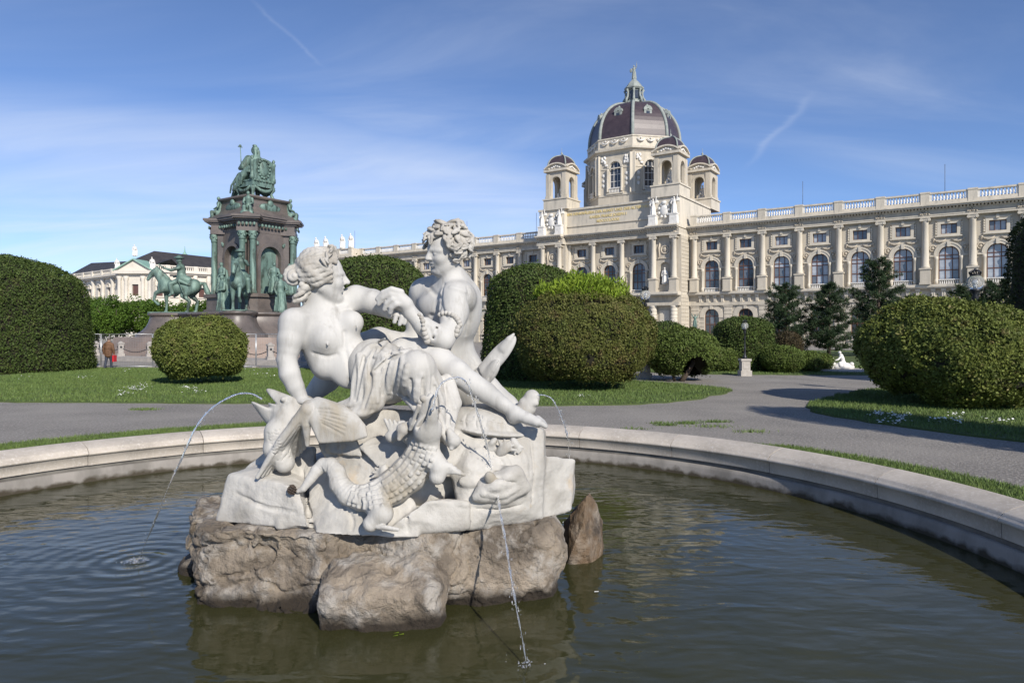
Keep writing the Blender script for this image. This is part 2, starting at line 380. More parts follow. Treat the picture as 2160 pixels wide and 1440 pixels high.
    def nets(s):
        F = s.F; ins = F < 0; n = F.shape
        c = [ins[i:n[0] - 1 + i, j:n[1] - 1 + j, k:n[2] - 1 + k] for i in (0, 1) for j in (0, 1) for k in (0, 1)]
        sm = sum(x.astype(np.int8) for x in c); ids = np.argwhere((sm > 0) & (sm < 8))
        cid = np.full((n[0] - 1, n[1] - 1, n[2] - 1), -1, np.int32); cid[ids[:, 0], ids[:, 1], ids[:, 2]] = np.arange(len(ids))
        off = np.array([(i, j, k) for i in (0, 1) for j in (0, 1) for k in (0, 1)])
        vals = np.stack([F[ids[:, 0] + o[0], ids[:, 1] + o[1], ids[:, 2] + o[2]] for o in off], 1)
        acc = np.zeros((len(ids), 3), np.float32); cnt = np.zeros(len(ids), np.float32)
        for a in range(8):
            for b in range(a + 1, 8):
                if np.abs(off[a] - off[b]).sum() != 1: continue
                va, vb = vals[:, a], vals[:, b]; m = (va < 0) != (vb < 0)
                t = np.where(m, va / np.where(m, va - vb, 1), 0)
                acc += np.where(m[:, None], off[a] + t[:, None] * (off[b] - off[a]), 0); cnt += m
        V = s.lo + s.h * (ids + acc / cnt[:, None])
        Q = []
        for ax in range(3):
            sl0 = [slice(None)] * 3; sl1 = [slice(None)] * 3
            sl0[ax] = slice(0, n[ax] - 1); sl1[ax] = slice(1, n[ax])
            A, B = ins[tuple(sl0)], ins[tuple(sl1)]; e = np.argwhere(A != B)
            o1, o2 = [(1, 2), (2, 0), (0, 1)][ax]
            e = e[(e[:, o1] > 0) & (e[:, o2] > 0) & (e[:, o1] < n[o1] - 1) & (e[:, o2] < n[o2] - 1)]
            def cell(d1, d2):
                q = e.copy(); q[:, o1] += d1; q[:, o2] += d2; return cid[q[:, 0], q[:, 1], q[:, 2]]
            quad = np.stack([cell(-1, -1), cell(0, -1), cell(0, 0), cell(-1, 0)], 1)
            flip = ~A[e[:, 0], e[:, 1], e[:, 2]]
            quad[flip] = quad[flip][:, ::-1]; Q.append(quad)
        Q = np.concatenate(Q); Q = Q[(Q >= 0).all(1)]
        return V.astype(np.float32), Q
    def build(s, name, mat, parent=None, disp=None):
        V, Q = s.nets()
        if disp is not None: V = disp(V, vnormals(V, Q))
        return link_mesh(name, np_mesh(name, V, Q), mat, parent)
def vnormals(V, Q):
    nrm = np.cross(V[Q[:, 2]] - V[Q[:, 0]], V[Q[:, 3]] - V[Q[:, 1]]); N = np.zeros_like(V)
    for i in range(4):
        for a in range(3): N[:, a] += np.bincount(Q[:, i], nrm[:, a], len(V))
    return N / (np.linalg.norm(N, axis=1, keepdims=True) + 1e-9)
_lat = np.random.default_rng(3).random((33, 33, 33)).astype(np.float32)
_lat[32] = _lat[0]; _lat[:, 32] = _lat[:, 0]; _lat[:, :, 32] = _lat[:, :, 0]
def vnoise(V, sc, off=0.0):
    q = V * sc + off * 7.31 + 100.0; i = np.floor(q).astype(int); f = q - i; f = f * f * (3 - 2 * f); i %= 32
    def L(a, b, c): return _lat[i[:, 0] + a, i[:, 1] + b, i[:, 2] + c]
    x0 = L(0, 0, 0) * (1 - f[:, 0]) + L(1, 0, 0) * f[:, 0]; x1 = L(0, 1, 0) * (1 - f[:, 0]) + L(1, 1, 0) * f[:, 0]
    y0 = L(0, 0, 1) * (1 - f[:, 0]) + L(1, 0, 1) * f[:, 0]; y1 = L(0, 1, 1) * (1 - f[:, 0]) + L(1, 1, 1) * f[:, 0]
    a = x0 * (1 - f[:, 1]) + x1 * f[:, 1]; b = y0 * (1 - f[:, 1]) + y1 * f[:, 1]
    return a * (1 - f[:, 2]) + b * f[:, 2] - 0.5
def fbm(V, sc, o=4, g=0.5, off=0.0):
    t = np.zeros(len(V), np.float32); a = 1.0
    for k in range(o): t += a * vnoise(V, sc * 2 ** k, off + k); a *= g
    return t
def cells(V, sc, off=0.0):
    """distance to the nearest of jittered points: facets"""
    q = V * sc + off * 3.7 + 50; i0 = np.floor(q).astype(int); best = np.full(len(V), 9.0, np.float32)
    for a in (-1, 0, 1):
        for b in (-1, 0, 1):
            for c in (-1, 0, 1):
                i = i0 + (a, b, c); j = i % 32
                jit = np.stack([_lat[j[:, 0], j[:, 1], j[:, 2]], _lat[j[:, 1], j[:, 2], j[:, 0]], _lat[j[:, 2], j[:, 0], j[:, 1]]], 1)
                best = np.minimum(best, np.linalg.norm(i + jit - q, axis=1))
    return best
def frame(fwd, up):
    """rotation with columns forward, up, side"""
    f = Vector(fwd).normalized(); u = Vector(up); u = (u - f * u.dot(f)).normalized(); r = f.cross(u)
    return np.array([[f.x, u.x, r.x], [f.y, u.y, r.y], [f.z, u.z, r.z]], np.float32)
def head(sd, C, fwd, up, s=1.0, man=False):
    """a head with its face; s scales a head 0.44 m high"""
    Fm = frame(fwd, up); C = np.array(C, np.float32)
    def L(f, u, r): return C + s * (Fm @ np.array((f, u, r), np.float32))
    def e(c, r, k=0.03, op=1): sd.ell(L(*c), [x * s for x in r], Fm, k * s, op)
    e((-0.025, 0.055, 0), (0.20, 0.185, 0.16))
    e((0.07, -0.06, 0), (0.115, 0.165, 0.122), 0.06)
    for g in (-1, 1):
        sd.cap(L(-0.01, -0.10, 0.10 * g), L(0.11, -0.185, 0.03 * g), 0.045 * s, 0.04 * s, 0.05 * s)
        e((0.115, -0.055, 0.072 * g), (0.05, 0.045, 0.045), 0.04)
        e((0.19, 0.000, 0.062 * g), (0.035, 0.024, 0.034), 0.022, -1)
    e((0.128, -0.195, 0), (0.046, 0.04, 0.045), 0.04)
    for g in (-1, 1):
        sd.cap(L(0.172, 0.036, 0.02 * g), L(0.125, 0.028, 0.105 * g), 0.021 * s, 0.018 * s, 0.022 * s)
        e((0.150, -0.004, 0.058 * g), (0.028, 0.022, 0.028), 0.006)
    sd.cap(L(0.172, 0.03, 0), L(0.222, -0.048, 0), 0.017 * s, 0.024 * s, 0.022 * s)
    for g in (-1, 1): e((0.19, -0.058, 0.022 * g), (0.02, 0.015, 0.014), 0.012)
    e((0.172, -0.103, 0), (0.026, 0.014, 0.042), 0.012); e((0.168, -0.131, 0), (0.024, 0.014, 0.034), 0.012)
    e((0.205, -0.117, 0), (0.03, 0.005, 0.046), 0.008, -1)
    e((0.178, -0.158, 0), (0.016, 0.012, 0.036), 0.02, -1)
    return L, Fm

# ------------------------------------------------------------------ ground, lawns, basin, water
M['gravel'] = material('gravel', (0.275, 0.252, 0.222), (0.185, 0.17, 0.152), 0.95, 0.45, 12, 0.36, 0.64, bump=1.0, bscale=26, bdist=0.035, c3=(0.37, 0.345, 0.31), s3=20, t3=(0.49, 0.62))
M['soil_green'] = material('lawn_ground', (0.070, 0.105, 0.026), (0.09, 0.12, 0.034), 0.95, 2.0, 8, 0.35, 0.65, bump=1.0, bscale=40, bdist=0.04, c3=(0.085, 0.085, 0.035), s3=0.9, t3=(0.58, 0.75))
M['grass'] = material('grass_blade', (0.115, 0.170, 0.036), (0.080, 0.132, 0.027), 0.7, 0.8, 4, 0.35, 0.65, c3=(0.19, 0.215, 0.07), s3=2.5, t3=(0.58, 0.75), island=True, random_col=0.28)
BC = Vector((-1.72, 6.80, 0)); ZW = -0.39
g = []; rad = [7.28, 8, 9, 11, 14, 18, 24, 32, 45, 65, 100, 160, 300, 700, 2500]; nseg = 96
V = [(BC.x + r * math.cos(2 * math.pi * i / nseg), BC.y + r * math.sin(2 * math.pi * i / nseg), 0.0) for r in rad for i in range(nseg)]
Fq = [(j * nseg + i, (j + 1) * nseg + i, (j + 1) * nseg + (i + 1) % nseg, j * nseg + (i + 1) % nseg) for j in range(len(rad) - 1) for i in range(nseg)]
tag(link_mesh('ground', np_mesh('ground', V, Fq, False), M['gravel']), kind='structure')
def smooth_poly(pts, n=3):
    for _ in range(n):
        q = []
        for i in range(len(pts)):
            a, b = Vector(pts[i]), Vector(pts[(i + 1) % len(pts)]); q += [a * 0.75 + b * 0.25, a * 0.25 + b * 0.75]
        pts = q
    return [(p[0], p[1]) for p in pts]
def wobble(pts, amp=0.07):
    out = []
    for i in range(len(pts)):
        a, b = Vector(pts[i]), Vector(pts[(i + 1) % len(pts)]); m = max(1, min(60, int((b - a).length / 0.35)))
        for k in range(m):
            p = a.lerp(b, k / m); out.append((p.x + amp * rng.normal(), p.y + amp * rng.normal()))
    return out
lawn_left = [(-60, 20.6), (-15.3, 20.4), (-8, 19.9), (1.1, 19.3), (3.4, 19.5), (5.2, 20.6), (6.8, 22.6), (8.1, 24.4), (7.4, 26.4), (6.0, 28.4), (2.5, 32), (-2, 36), (-8, 39), (-60, 40)]
lawn_right = [(14, 5.0), (9.66, 12.9), (8.8, 14.75), (8.05, 16.3), (7.7, 17.8), (8.4, 19.6), (9.7, 21.2), (12.4, 24.5), (17, 27.5), (40, 30), (60, 8), (30, 3)]
lawn_far = [(6.5, 36), (8.6, 33.9), (12, 33.2), (40, 32.4), (90, 34), (90, 75), (20, 80), (4, 60), (4.5, 40)]
def lawn(name, poly, dens, seed, smooth=2):
    pl = wobble(smooth_poly(poly, smooth))
    m = MB(); m.prism(pl, -0.02, 0.035); o = m.build(name, M['soil_green']); tag(o, kind='structure'); return o, pl
lawns = [lawn('lawn', lawn_left, 40, 1), lawn('lawn', lawn_right, 60, 2), lawn('lawn', lawn_far, 20, 3)]
def inside(poly, X, Y):
    c = np.zeros(len(X), bool); px_, py_ = np.array([p[0] for p in poly]), np.array([p[1] for p in poly]); j = len(poly) - 1
    for i in range(len(poly)):
        with np.errstate(divide='ignore', invalid='ignore'):
            t = ((py_[i] > Y) != (py_[j] > Y)) & (X < (px_[j] - px_[i]) * (Y - py_[i]) / (py_[j] - py_[i]) + px_[i])
        c ^= t; j = i
    return c
def grass(name, X, Y, z, hgt, wid, mat, label):
    """one blade = one bent strip of two quads reduced to three triangles"""
    n = len(X); a = rng.uniform(0, 2 * np.pi, n); h_ = hgt * rng.uniform(0.5, 1.25, n); ln = rng.uniform(0.1, 0.8, n) * h_
    dx, dy = np.cos(a), np.sin(a); w = wid * rng.uniform(0.6, 1.2, n); b = rng.uniform(0, 2 * np.pi, n); ex, ey = np.cos(b), np.sin(b)
    V = np.zeros((n, 3, 3), np.float32)
    V[:, 0] = np.stack([X - dx * w, Y - dy * w, np.full(n, z)], 1); V[:, 1] = np.stack([X + dx * w, Y + dy * w, np.full(n, z)], 1)
    V[:, 2] = np.stack([X + ex * ln, Y + ey * ln, z + h_], 1)
    o = link_mesh(name, np_mesh(name, V.reshape(-1, 3), np.arange(3 * n).reshape(-1, 3), False), mat); return tag(o, label, 'grass', kind='stuff')
def scatter(poly, n, lo, hi, near=None):
    X = rng.uniform(lo[0], hi[0], n); Y = rng.uniform(lo[1], hi[1], n); k = inside(poly, X, Y); return X[k], Y[k]
X, Y = scatter(lawns[0][1], 230000, (-24, 19), (8.3, 39.5)); grass('grass', X, Y, 0.03, 0.085, 0.011, M['grass'], 'mown spring grass of the lawn behind the basin')
X, Y = scatter(lawns[1][1], 130000, (7.3, 8), (22, 27)); grass('grass', X, Y, 0.03, 0.085, 0.010, M['grass'], 'mown spring grass under the large round bush')
X, Y = scatter(lawns[2][1], 30000, (6, 32), (30, 42)); grass('grass', X, Y, 0.03, 0.09, 0.013, M['grass'], 'far grass beyond the crossing path')
# strip of grass along the kerb of the basin, and tufts in the gravel
m = MB()
def ring_strip(m, r0, r1, a0, a1, z, n=60):
    vs = []
    for i in range(n + 1):
        a = R(a0 + (a1 - a0) * i / n); q = r1 + 0.07 * rng.normal(); tp = min(1, i / 6, (n - i) / 6); q = r0 + (q - r0) * (0.15 + 0.85 * tp)
        vs += [(BC.x + r0 * math.cos(a), BC.y + r0 * math.sin(a), z), (BC.x + q * math.cos(a), BC.y + q * math.sin(a), z)]
    return m.add(vs, [(2 * i, 2 * i + 1, 2 * i + 3, 2 * i + 2) for i in range(n)])
for a0, a1, nm in ((-40, 50, 'grass_verge'), (100, 205, 'grass_verge')):
    m = MB(); r1_ = 8.8 if a0 < 0 else 9.75; ring_strip(m, 7.38, r1_, a0, a1, 0.012); tag(m.build(nm, M['soil_green']), kind='structure')
    n = 70000; A = R(1) * rng.uniform(a0, a1, n); q = 7.46 + rng.uniform(0, r1_ - 7.38, n) + 0.07 * rng.normal(size=n); e = np.minimum(1, np.minimum(A - R(a0), R(a1) - A) / R(10)); q = 7.46 + (q - 7.46) * (0.25 + 0.75 * e)
    grass('grass', BC.x + q * np.cos(A), BC.y + q * np.sin(A), 0.0, 0.06, 0.007, M['grass'], 'longer grass hugging the %s of the stone kerb' % ('right back' if a0 < 0 else 'left back'))
tx, ty = [], []
for u, v, s_, k in ((1445, 893, 0.35, 300), (1405, 897, 0.25, 160), (1510, 890, 0.3, 180), (1388, 893, 0.2, 90), (1585, 911, 0.3, 120), (305, 864, 0.35, 260), (1500, 900, 0.5, 120), (1340, 905, 0.3, 60)):
    p = G(u, v); tx += list(p.x + s_ * rng.normal(0, 0.6, k)); ty += list(p.y + s_ * rng.normal(0, 0.25, k))
grass('grass', np.array(tx), np.array(ty), 0.0, 0.07, 0.010, M['grass'], 'low weeds sprouting in the gravel')
# daisies
def daisies(name, cl, label):
    Vs, Fs = [], []
    for u0, u1, v0, v1, k in cl:
        cs = [(rng.uniform(u0, u1), rng.uniform(v0, v1)) for _ in range(max(2, k // 14))]
        for _ in range(k):
            c = cs[rng.integers(len(cs))]; p = G(c[0] + rng.normal(0, 9), c[1] + rng.normal(0, 2.2)); z = rng.uniform(0.08, 0.13); r = rng.uniform(0.016, 0.028); b = len(Vs)
            tl = rng.normal(0, 0.25, 2)
            for i in range(6): a = i * math.pi / 3; Vs.append((p.x + r * math.cos(a), p.y + r * math.sin(a), z + r * (tl[0] * math.cos(a) + tl[1] * math.sin(a))))
            Fs.append((b, b + 1, b + 2, b + 3)); Fs.append((b, b + 3, b + 4, b + 5))
    o = link_mesh(name, np_mesh(name, Vs, Fs, False), M['petal']); return tag(o, label, 'daisies', kind='stuff')
M['petal'] = material('petal', (0.78, 0.78, 0.74), rough=0.8)
daisies('daisies', [(1850, 2020, 876, 900, 190), (2010, 2150, 888, 912, 60), (1830, 1900, 868, 884, 40)], 'white daisies flowering in front of the large round bush')
daisies('daisies', [(270, 345, 812, 828, 90), (388, 432, 820, 832, 60), (255, 300, 832, 840, 40), (30, 200, 796, 800, 30), (520, 560, 782, 785, 20), (540, 580, 792, 796, 20), (1215, 1245, 838, 846, 18), (250, 270, 784, 786, 12)], 'white daisies flowering on the left lawn')
# the round basin: coping stones on a wall, seams between them
basin = empty('fountain_basin', (BC.x, BC.y, 0)); tag(basin, 'round granite fountain basin with sloping coping and moulded inner wall', 'fountain basin')
prof = [(7.42, -0.05), (7.42, 0.215), (7.41, 0.235), (7.385, 0.244), (7.34, 0.240), (7.22, 0.218), (7.11, 0.186), (7.045, 0.160), (7.025, 0.148), (7.015, 0.128), (6.985, 0.106), (6.968, 0.088), (6.968, 0.066), (6.985, 0.050), (7.012, 0.046), (7.012, -0.10), (7.02, -0.12)]
def sweep(prof, a0, a1, n):
    m = MB(); vs = [(r * math.cos(a0 + (a1 - a0) * i / n), r * math.sin(a0 + (a1 - a0) * i / n), z) for i in range(n + 1) for r, z in prof]; k = len(prof)
    m.add(vs, [(i * k + j, (i + 1) * k + j, (i + 1) * k + j + 1, i * k + j + 1) for i in range(n) for j in range(k - 1)], True)
    if a1 - a0 < 6: m.add(vs[:k], [tuple(range(k))]); m.add(vs[n * k:], [tuple(reversed(range(k)))])
    return m
gap = 0.00075
cop = sweep(prof, gap, R(15) - gap, 8).mesh('coping_stone', M['granite'])
for me in (cop,):
    bm = bmesh.new(); bm.from_mesh(me); bmesh.ops.recalc_face_normals(bm, faces=bm.faces); bm.to_mesh(me); bm.free()
    for p in me.polygons: p.use_smooth = len(p.vertices) == 4
    me.update()
for i in range(24):
    o = link_mesh('coping_stone', cop, None, basin); o.rotation_euler = (0, R(rng.normal(0, 0.008)), R(4.5 + 15 * i)); o.location = (0, 0, rng.normal(0, 0.0015))
sweep([(7.10, -0.07), (7.06, -0.101), (7.055, -0.19), (7.055, -0.21)], 0, 2 * math.pi, 144).build('recess_band', M['granite_dark'], basin)  # band of darker granite, set back below the coping
sweep([(7.09, -0.185), (7.035, -0.188), (7.012, -0.20), (7.000, -0.25), (6.985, -0.34), (6.98, -0.9)], 0, 2 * math.pi, 144).build('wall_foot', M['granite_wall'], basin)
ml = MB(); ml.lathe([(7.02, -0.92), (7.02, -0.90)], 96); ml.build('basin_floor', material('basin_floor', (0.25, 0.215, 0.095), (0.125, 0.115, 0.05), 0.9, 0.9, 7), basin)
# water: murky green, ruffled by rings that spread from where the jets fall
SPL = [(G(288, 1184, ZW), 1.0), (G(1112, 1405, ZW), 0.5), (G(1205, 985, ZW), 0.3), (G(1480, 1165, ZW), 0.3)]
wm = bpy.data.materials.new('pool_water'); wm.use_nodes = True; n, l = wm.node_tree.nodes, wm.node_tree.links; n.clear()
out = n.new('ShaderNodeOutputMaterial'); geo = n.new('ShaderNodeNewGeometry')
def wmth(op, a, b=None, c=None):
    q = n.new('ShaderNodeMath'); q.operation = op
    for i, v in enumerate((a, b, c)):
        if v is None: continue
        if isinstance(v, (int, float)): q.inputs[i].default_value = v
        else: l.new(v, q.inputs[i])
    return q.outputs[0]
hsum = None
for p, am in SPL:
    vd = n.new('ShaderNodeVectorMath'); vd.operation = 'DISTANCE'; l.new(geo.outputs['Position'], vd.inputs[0]); vd.inputs[1].default_value = p
    d = vd.outputs['Value']; w = wmth('SINE', wmth('MULTIPLY', d, 30.0)); f = wmth('DIVIDE', am, wmth('ADD', wmth('MULTIPLY', wmth('POWER', d, 1.6), 1.3), 0.35)); t = wmth('MULTIPLY', w, f)
    hsum = t if hsum is None else wmth('ADD', hsum, t)
def wnoise(sc, st, det=3, dist=0.3):
    mpn = n.new('ShaderNodeMapping'); mpn.inputs['Scale'].default_value = st; l.new(geo.outputs['Position'], mpn.inputs[0])
    q = n.new('ShaderNodeTexNoise'); q.inputs['Scale'].default_value = sc; q.inputs['Detail'].default_value = det; q.inputs['Distortion'].default_value = dist; l.new(mpn.outputs[0], q.inputs['Vector']); return q.outputs[0]
hh = wmth('ADD', wmth('MULTIPLY', hsum, 0.24), wmth('MULTIPLY', wnoise(1.5, (1, 2.2, 1), 2), 2.6)); hh = wmth('ADD', hh, wmth('MULTIPLY', wnoise(6, (1, 2.0, 1), 3), 0.30))
bp = n.new('ShaderNodeBump'); bp.inputs['Strength'].default_value = 1.0; bp.inputs['Distance'].default_value = 0.0065; l.new(hh, bp.inputs['Height'])
gl = n.new('ShaderNodeBsdfGlossy'); gl.inputs['Roughness'].default_value = 0.03; gl.inputs['Color'].default_value = (0.92, 0.94, 0.95, 1); l.new(bp.outputs[0], gl.inputs['Normal'])
df = n.new('ShaderNodeBsdfDiffuse')
cr = n.new('ShaderNodeMix'); cr.data_type = 'RGBA'; l.new(wnoise(0.8, (1, 1, 1), 5, 0.8), cr.inputs['Factor']); cr.inputs['A'].default_value = (0.052, 0.056, 0.021, 1); cr.inputs['B'].default_value = (0.100, 0.096, 0.040, 1); l.new(cr.outputs['Result'], df.inputs['Color'])
tr = n.new('ShaderNodeBsdfTransparent'); tr.inputs['Color'].default_value = (0.80, 0.78, 0.55, 1)
m1 = n.new('ShaderNodeMixShader'); m1.inputs[0].default_value = 0.50; l.new(df.outputs[0], m1.inputs[1]); l.new(tr.outputs[0], m1.inputs[2])
fr = n.new('ShaderNodeFresnel'); fr.inputs['IOR'].default_value = 1.333; l.new(bp.outputs[0], fr.inputs['Normal'])
m2 = n.new('ShaderNodeMixShader'); l.new(wmth('MULTIPLY', fr.outputs[0], 1.0), m2.inputs[0]); l.new(m1.outputs[0], m2.inputs[1]); l.new(gl.outputs[0], m2.inputs[2]); l.new(m2.outputs[0], out.inputs[0])
ml = MB(); nn = 128; ml.add([(BC.x + 7.02 * math.cos(2 * math.pi * i / nn), BC.y + 7.02 * math.sin(2 * math.pi * i / nn), ZW) for i in range(nn)], [tuple(range(nn))])
tag(ml.build('water', wm), kind='structure')

# ------------------------------------------------------------------ small carved figures, used on roofs and the monument
def fig_mesh(name, kind, h=0.035, mat=None):
    """1.8 m high figure standing at the origin and facing -Y, robed; kinds differ in pose"""
    s = SDF((-1.0, -0.8, -0.05), (1.0, 0.8, 2.5), h); A = np.array
    if kind.startswith('seat'):
        s.chain([(0, 0.1, 0.45), (0, 0.12, 0.8), (0, 0.06, 1.1)], [0.20, 0.17, 0.19], 0.06); s.ell((0, 0.0, 1.42), (0.10, 0.115, 0.135), None, 0.03); s.cap((0, 0.04, 1.2), (0, 0.0, 1.4), 0.07, 0.06, 0.03)
        for g in (-1, 1):
            s.chain([(0.12 * g, 0.05, 0.5), (0.17 * g, -0.38, 0.52), (0.17 * g, -0.36, 0.08)], [0.14, 0.115, 0.10], 0.06)
            s.chain([(0.22 * g, 0.06, 1.1), (0.29 * g, 0.0, 0.82), (0.16 * g, -0.25, 0.72)], [0.085, 0.07, 0.05], 0.03)
        s.box((0, 0.15, 0.24), (0.3, 0.28, 0.24), None, 0.05, 0.05); s.cap((-0.25, -0.3, 0.15), (0.25, -0.3, 0.15), 0.16, 0.16, 0.08)
    else:
        s.chain([(0, 0, 0.12), (0.01, 0.01, 0.6), (0, 0.0, 0.98)], [0.27, 0.22, 0.17], 0.06); s.chain([(0, 0, 0.98), (0, 0, 1.25), (0, -0.01, 1.4)], [0.16, 0.18, 0.15], 0.05)
        s.cap((0, -0.01, 1.45), (0, -0.02, 1.58), 0.07, 0.06, 0.03); s.ell((0, -0.04, 1.68), (0.095, 0.115, 0.13), None, 0.02); s.cap((-0.2, 0, 1.4), (0.2, 0, 1.4), 0.09, 0.09, 0.05)
        for i in range(7): a = i * 0.9 + 0.2; s.chain([(0.2 * math.cos(a), 0.2 * math.sin(a), 0.95), (0.25 * math.cos(a + 0.1), 0.25 * math.sin(a + 0.1), 0.5), (0.30 * math.cos(a), 0.30 * math.sin(a), 0.06)], 0.035, 0.02)
        if kind == 'winged':
            s.chain([(0.22, 0, 1.4), (0.36, -0.1, 1.65), (0.40, -0.12, 1.98)], [0.08, 0.065, 0.04], 0.03); s.chain([(-0.22, 0, 1.4), (-0.34, -0.1, 1.12), (-0.2, -0.26, 1.0)], [0.08, 0.065, 0.045], 0.03)
            for g in (-1, 1):
                for i in range(6): s.chain([(0.10 * g, 0.16, 1.35), ((0.34 + 0.03 * i) * g, 0.28, 1.72 - 0.06 * i), ((0.62 - 0.05 * i) * g, 0.32, 2.2 - 0.24 * i)], [0.05, 0.07, 0.02], 0.03)
        elif kind == 'spear':
            s.chain([(0.2, 0, 1.4), (0.36, -0.05, 1.6), (0.38, -0.08, 1.9)], [0.08, 0.06, 0.04], 0.03); s.chain([(-0.2, 0, 1.4), (-0.32, -0.1, 1.15), (-0.22, -0.25, 1.15)], [0.08, 0.06, 0.04], 0.03); s.ell((-0.3, -0.25, 1.1), (0.2, 0.05, 0.28), None, 0.02); s.cap((0.38, -0.08, 1.85), (0.42, -0.1, 2.25), 0.03, 0.02, 0.02)
        elif kind == 'arms_up':
            for g in (-1, 1): s.chain([(0.2 * g, 0, 1.4), (0.4 * g, 0, 1.6), (0.5 * g, -0.05, 1.95)], [0.08, 0.06, 0.035], 0.03)
        else:
            s.chain([(0.22, 0, 1.38), (0.31, -0.06, 1.1), (0.12, -0.26, 1.05)], [0.085, 0.07, 0.05], 0.03); s.chain([(-0.22, 0, 1.38), (-0.32, 0.0, 1.08), (-0.28, -0.12, 0.85)], [0.085, 0.07, 0.05], 0.03)
            s.chain([(0.25, 0.12, 1.3), (0.3, 0.16, 0.8), (0.28, 0.14, 0.1)], [0.08, 0.11, 0.12], 0.05)
    V, Q = s.nets(); me = np_mesh(name, V, Q)
    if mat: me.materials.append(mat)
    return me

# ------------------------------------------------------------------ the museum
PHI = math.atan(1440 / 2100)
M['stone'] = material('facade_stone', (0.545, 0.49, 0.40), (0.43, 0.39, 0.32), 0.85, 0.9, 8, 0.38, 0.66, bump=0.3, bscale=5, bdist=0.03, c3=(0.29, 0.265, 0.225), s3=0.55, t3=(0.56, 0.78), stretch=(1.5, 1.5, 0.3), random_col=0.05)
M['stone_pale'] = material('pale_stone', (0.62, 0.56, 0.46), (0.49, 0.45, 0.375), 0.8, 0.8, 7, 0.38, 0.66, bump=0.25, bscale=6, bdist=0.02, c3=(0.33, 0.305, 0.265), s3=0.8, t3=(0.58, 0.80), stretch=(1.6, 1.6, 0.35), random_col=0.06)
M['stone_white'] = material('white_stone', (0.74, 0.72, 0.68), (0.60, 0.58, 0.54), 0.75, 2, 5, 0.4, 0.7)
M['relief'] = material('relief_stone', (0.58, 0.51, 0.405), (0.42, 0.365, 0.285), 0.85, 2.2, 6, 0.38, 0.66, bump=0.6, bscale=9, bdist=0.06)
M['wood'] = material('window_wood', (0.155, 0.062, 0.030), (0.10, 0.04, 0.02), 0.55, 3, 4)
M['roof'] = material('dome_slate', (0.046, 0.033, 0.041), (0.066, 0.048, 0.056), 0.42, 1.2, 6, 0.35, 0.65, bump=0.3, bscale=14, bdist=0.02, c3=(0.10, 0.082, 0.09), s3=0.5, t3=(0.6, 0.8))
M['copper'] = material('verdigris_copper', (0.225, 0.255, 0.235), (0.30, 0.325, 0.305), 0.7, 1.5, 5, 0.35, 0.65, c3=(0.12, 0.15, 0.13), s3=2.5, t3=(0.58, 0.72))
M['gold'] = material('gilt', (0.82, 0.66, 0.30), (0.72, 0.56, 0.25), 0.45, 3, metallic=0.2)
def glass(name, c, rough=0.06, c2=None):
    return material(name, c, c2, rough, 0.9, 3, 0.4, 0.6, spec=0.8, random_col=0.12)
M['pane_mid'] = glass('half_drawn_pane', (0.15, 0.17, 0.20), 0.06, (0.10, 0.115, 0.14)); M['pane_pale'] = glass('blind_pane', (0.40, 0.43, 0.47), 0.1, (0.30, 0.33, 0.375)); M['pane_dark'] = glass('dark_pane', (0.035, 0.042, 0.055), 0.05, (0.07, 0.075, 0.085))
mus = empty('museum', (31.886, 118.66, 0), -PHI)
tag(mus, 'long sandstone palace museum with octagonal dark dome and corner turrets', 'museum')
def mus_world(x, y, z): return mus.matrix_world @ Vector((x, y, z))
bpy.context.view_layer.update()
B = 5.71; CX = -15.3
def mp_(mb, name, mat='stone', loc=(0, 0, 0), parent=mus, rz=None, kind=None):
    o = mb.build(name, M[mat], parent, loc, rz); tag(o, kind=kind); return o
def arch_wall(m, x0, x1, z0, z1, xc, w, zb, zs, y0, y1, n=10, Mx=None):
    r = w / 2
    for g in (-1, 1):
        xe = x0 if g < 0 else x1; arc_ = [(xc + g * r * math.cos(a), zs + r * math.sin(a)) for a in [math.pi / 2 * i / n for i in range(n + 1)]]
        poly = [(xe, z0), (xc + g * r, z0)] + arc_ + [(xc, z1), (xe, z1)]
        if g < 0: pass
        else: poly = poly[::-1]
        m.xz_prism(poly, y0, y1, Mx)
    if zb > z0: m.box(xc - r, xc + r, y0, y1, z0, zb, Mx)
def rect_wall(m, x0, x1, z0, z1, xa, xb, za, zb, y0, y1, Mx=None):
    m.box(x0, xa, y0, y1, z0, z1, Mx); m.box(xb, x1, y0, y1, z0, z1, Mx); m.box(xa, xb, y0, y1, z0, za, Mx); m.box(xa, xb, y0, y1, zb, z1, Mx)
# meshes of one bay, centred on x = 0
bw = MB(); arch_wall(bw, -B / 2, B / 2, 8.95, 15.45, 0, 2.5, 9.6, 13.15, 0, 0.7); rect_wall(bw, -B / 2, B / 2, 15.45, 18.6, -0.98, 0.98, 16.15, 17.6, 0, 0.7)
arch_wall(bw, -B / 2, B / 2, 0, 8.4, 0, 2.5, 1.7, 4.8, 0, 0.7); me_wall = bw.mesh('wall', M['stone'])
am = MB(); am.arch(0, 13.15, 1.26, 1.78, -0.20, 0.1, 16); am.arch(0, 13.15, 1.62, 1.84, -0.27, -0.15, 16); am.box(-0.2, 0.2, -0.36, 0, 14.30, 15.05); am.box(-2.35, -1.26, -0.22, 0, 12.95, 13.17); am.box(1.26, 2.35, -0.22, 0, 12.95, 13.17); me_arch = am.mesh('archivolt', M['stone_pale'])
gm = MB(); gm.arch(0, 4.8, 1.27, 2.05, -0.20, 0.1, 15); gm.box(-0.24, 0.24, -0.34, 0, 6.0, 7.0); gm.box(-2.0, -1.27, -0.24, 0, 4.55, 4.85); gm.box(1.27, 2.0, -0.24, 0, 4.55, 4.85); me_garch = gm.mesh('ground_arch', M['stone'])
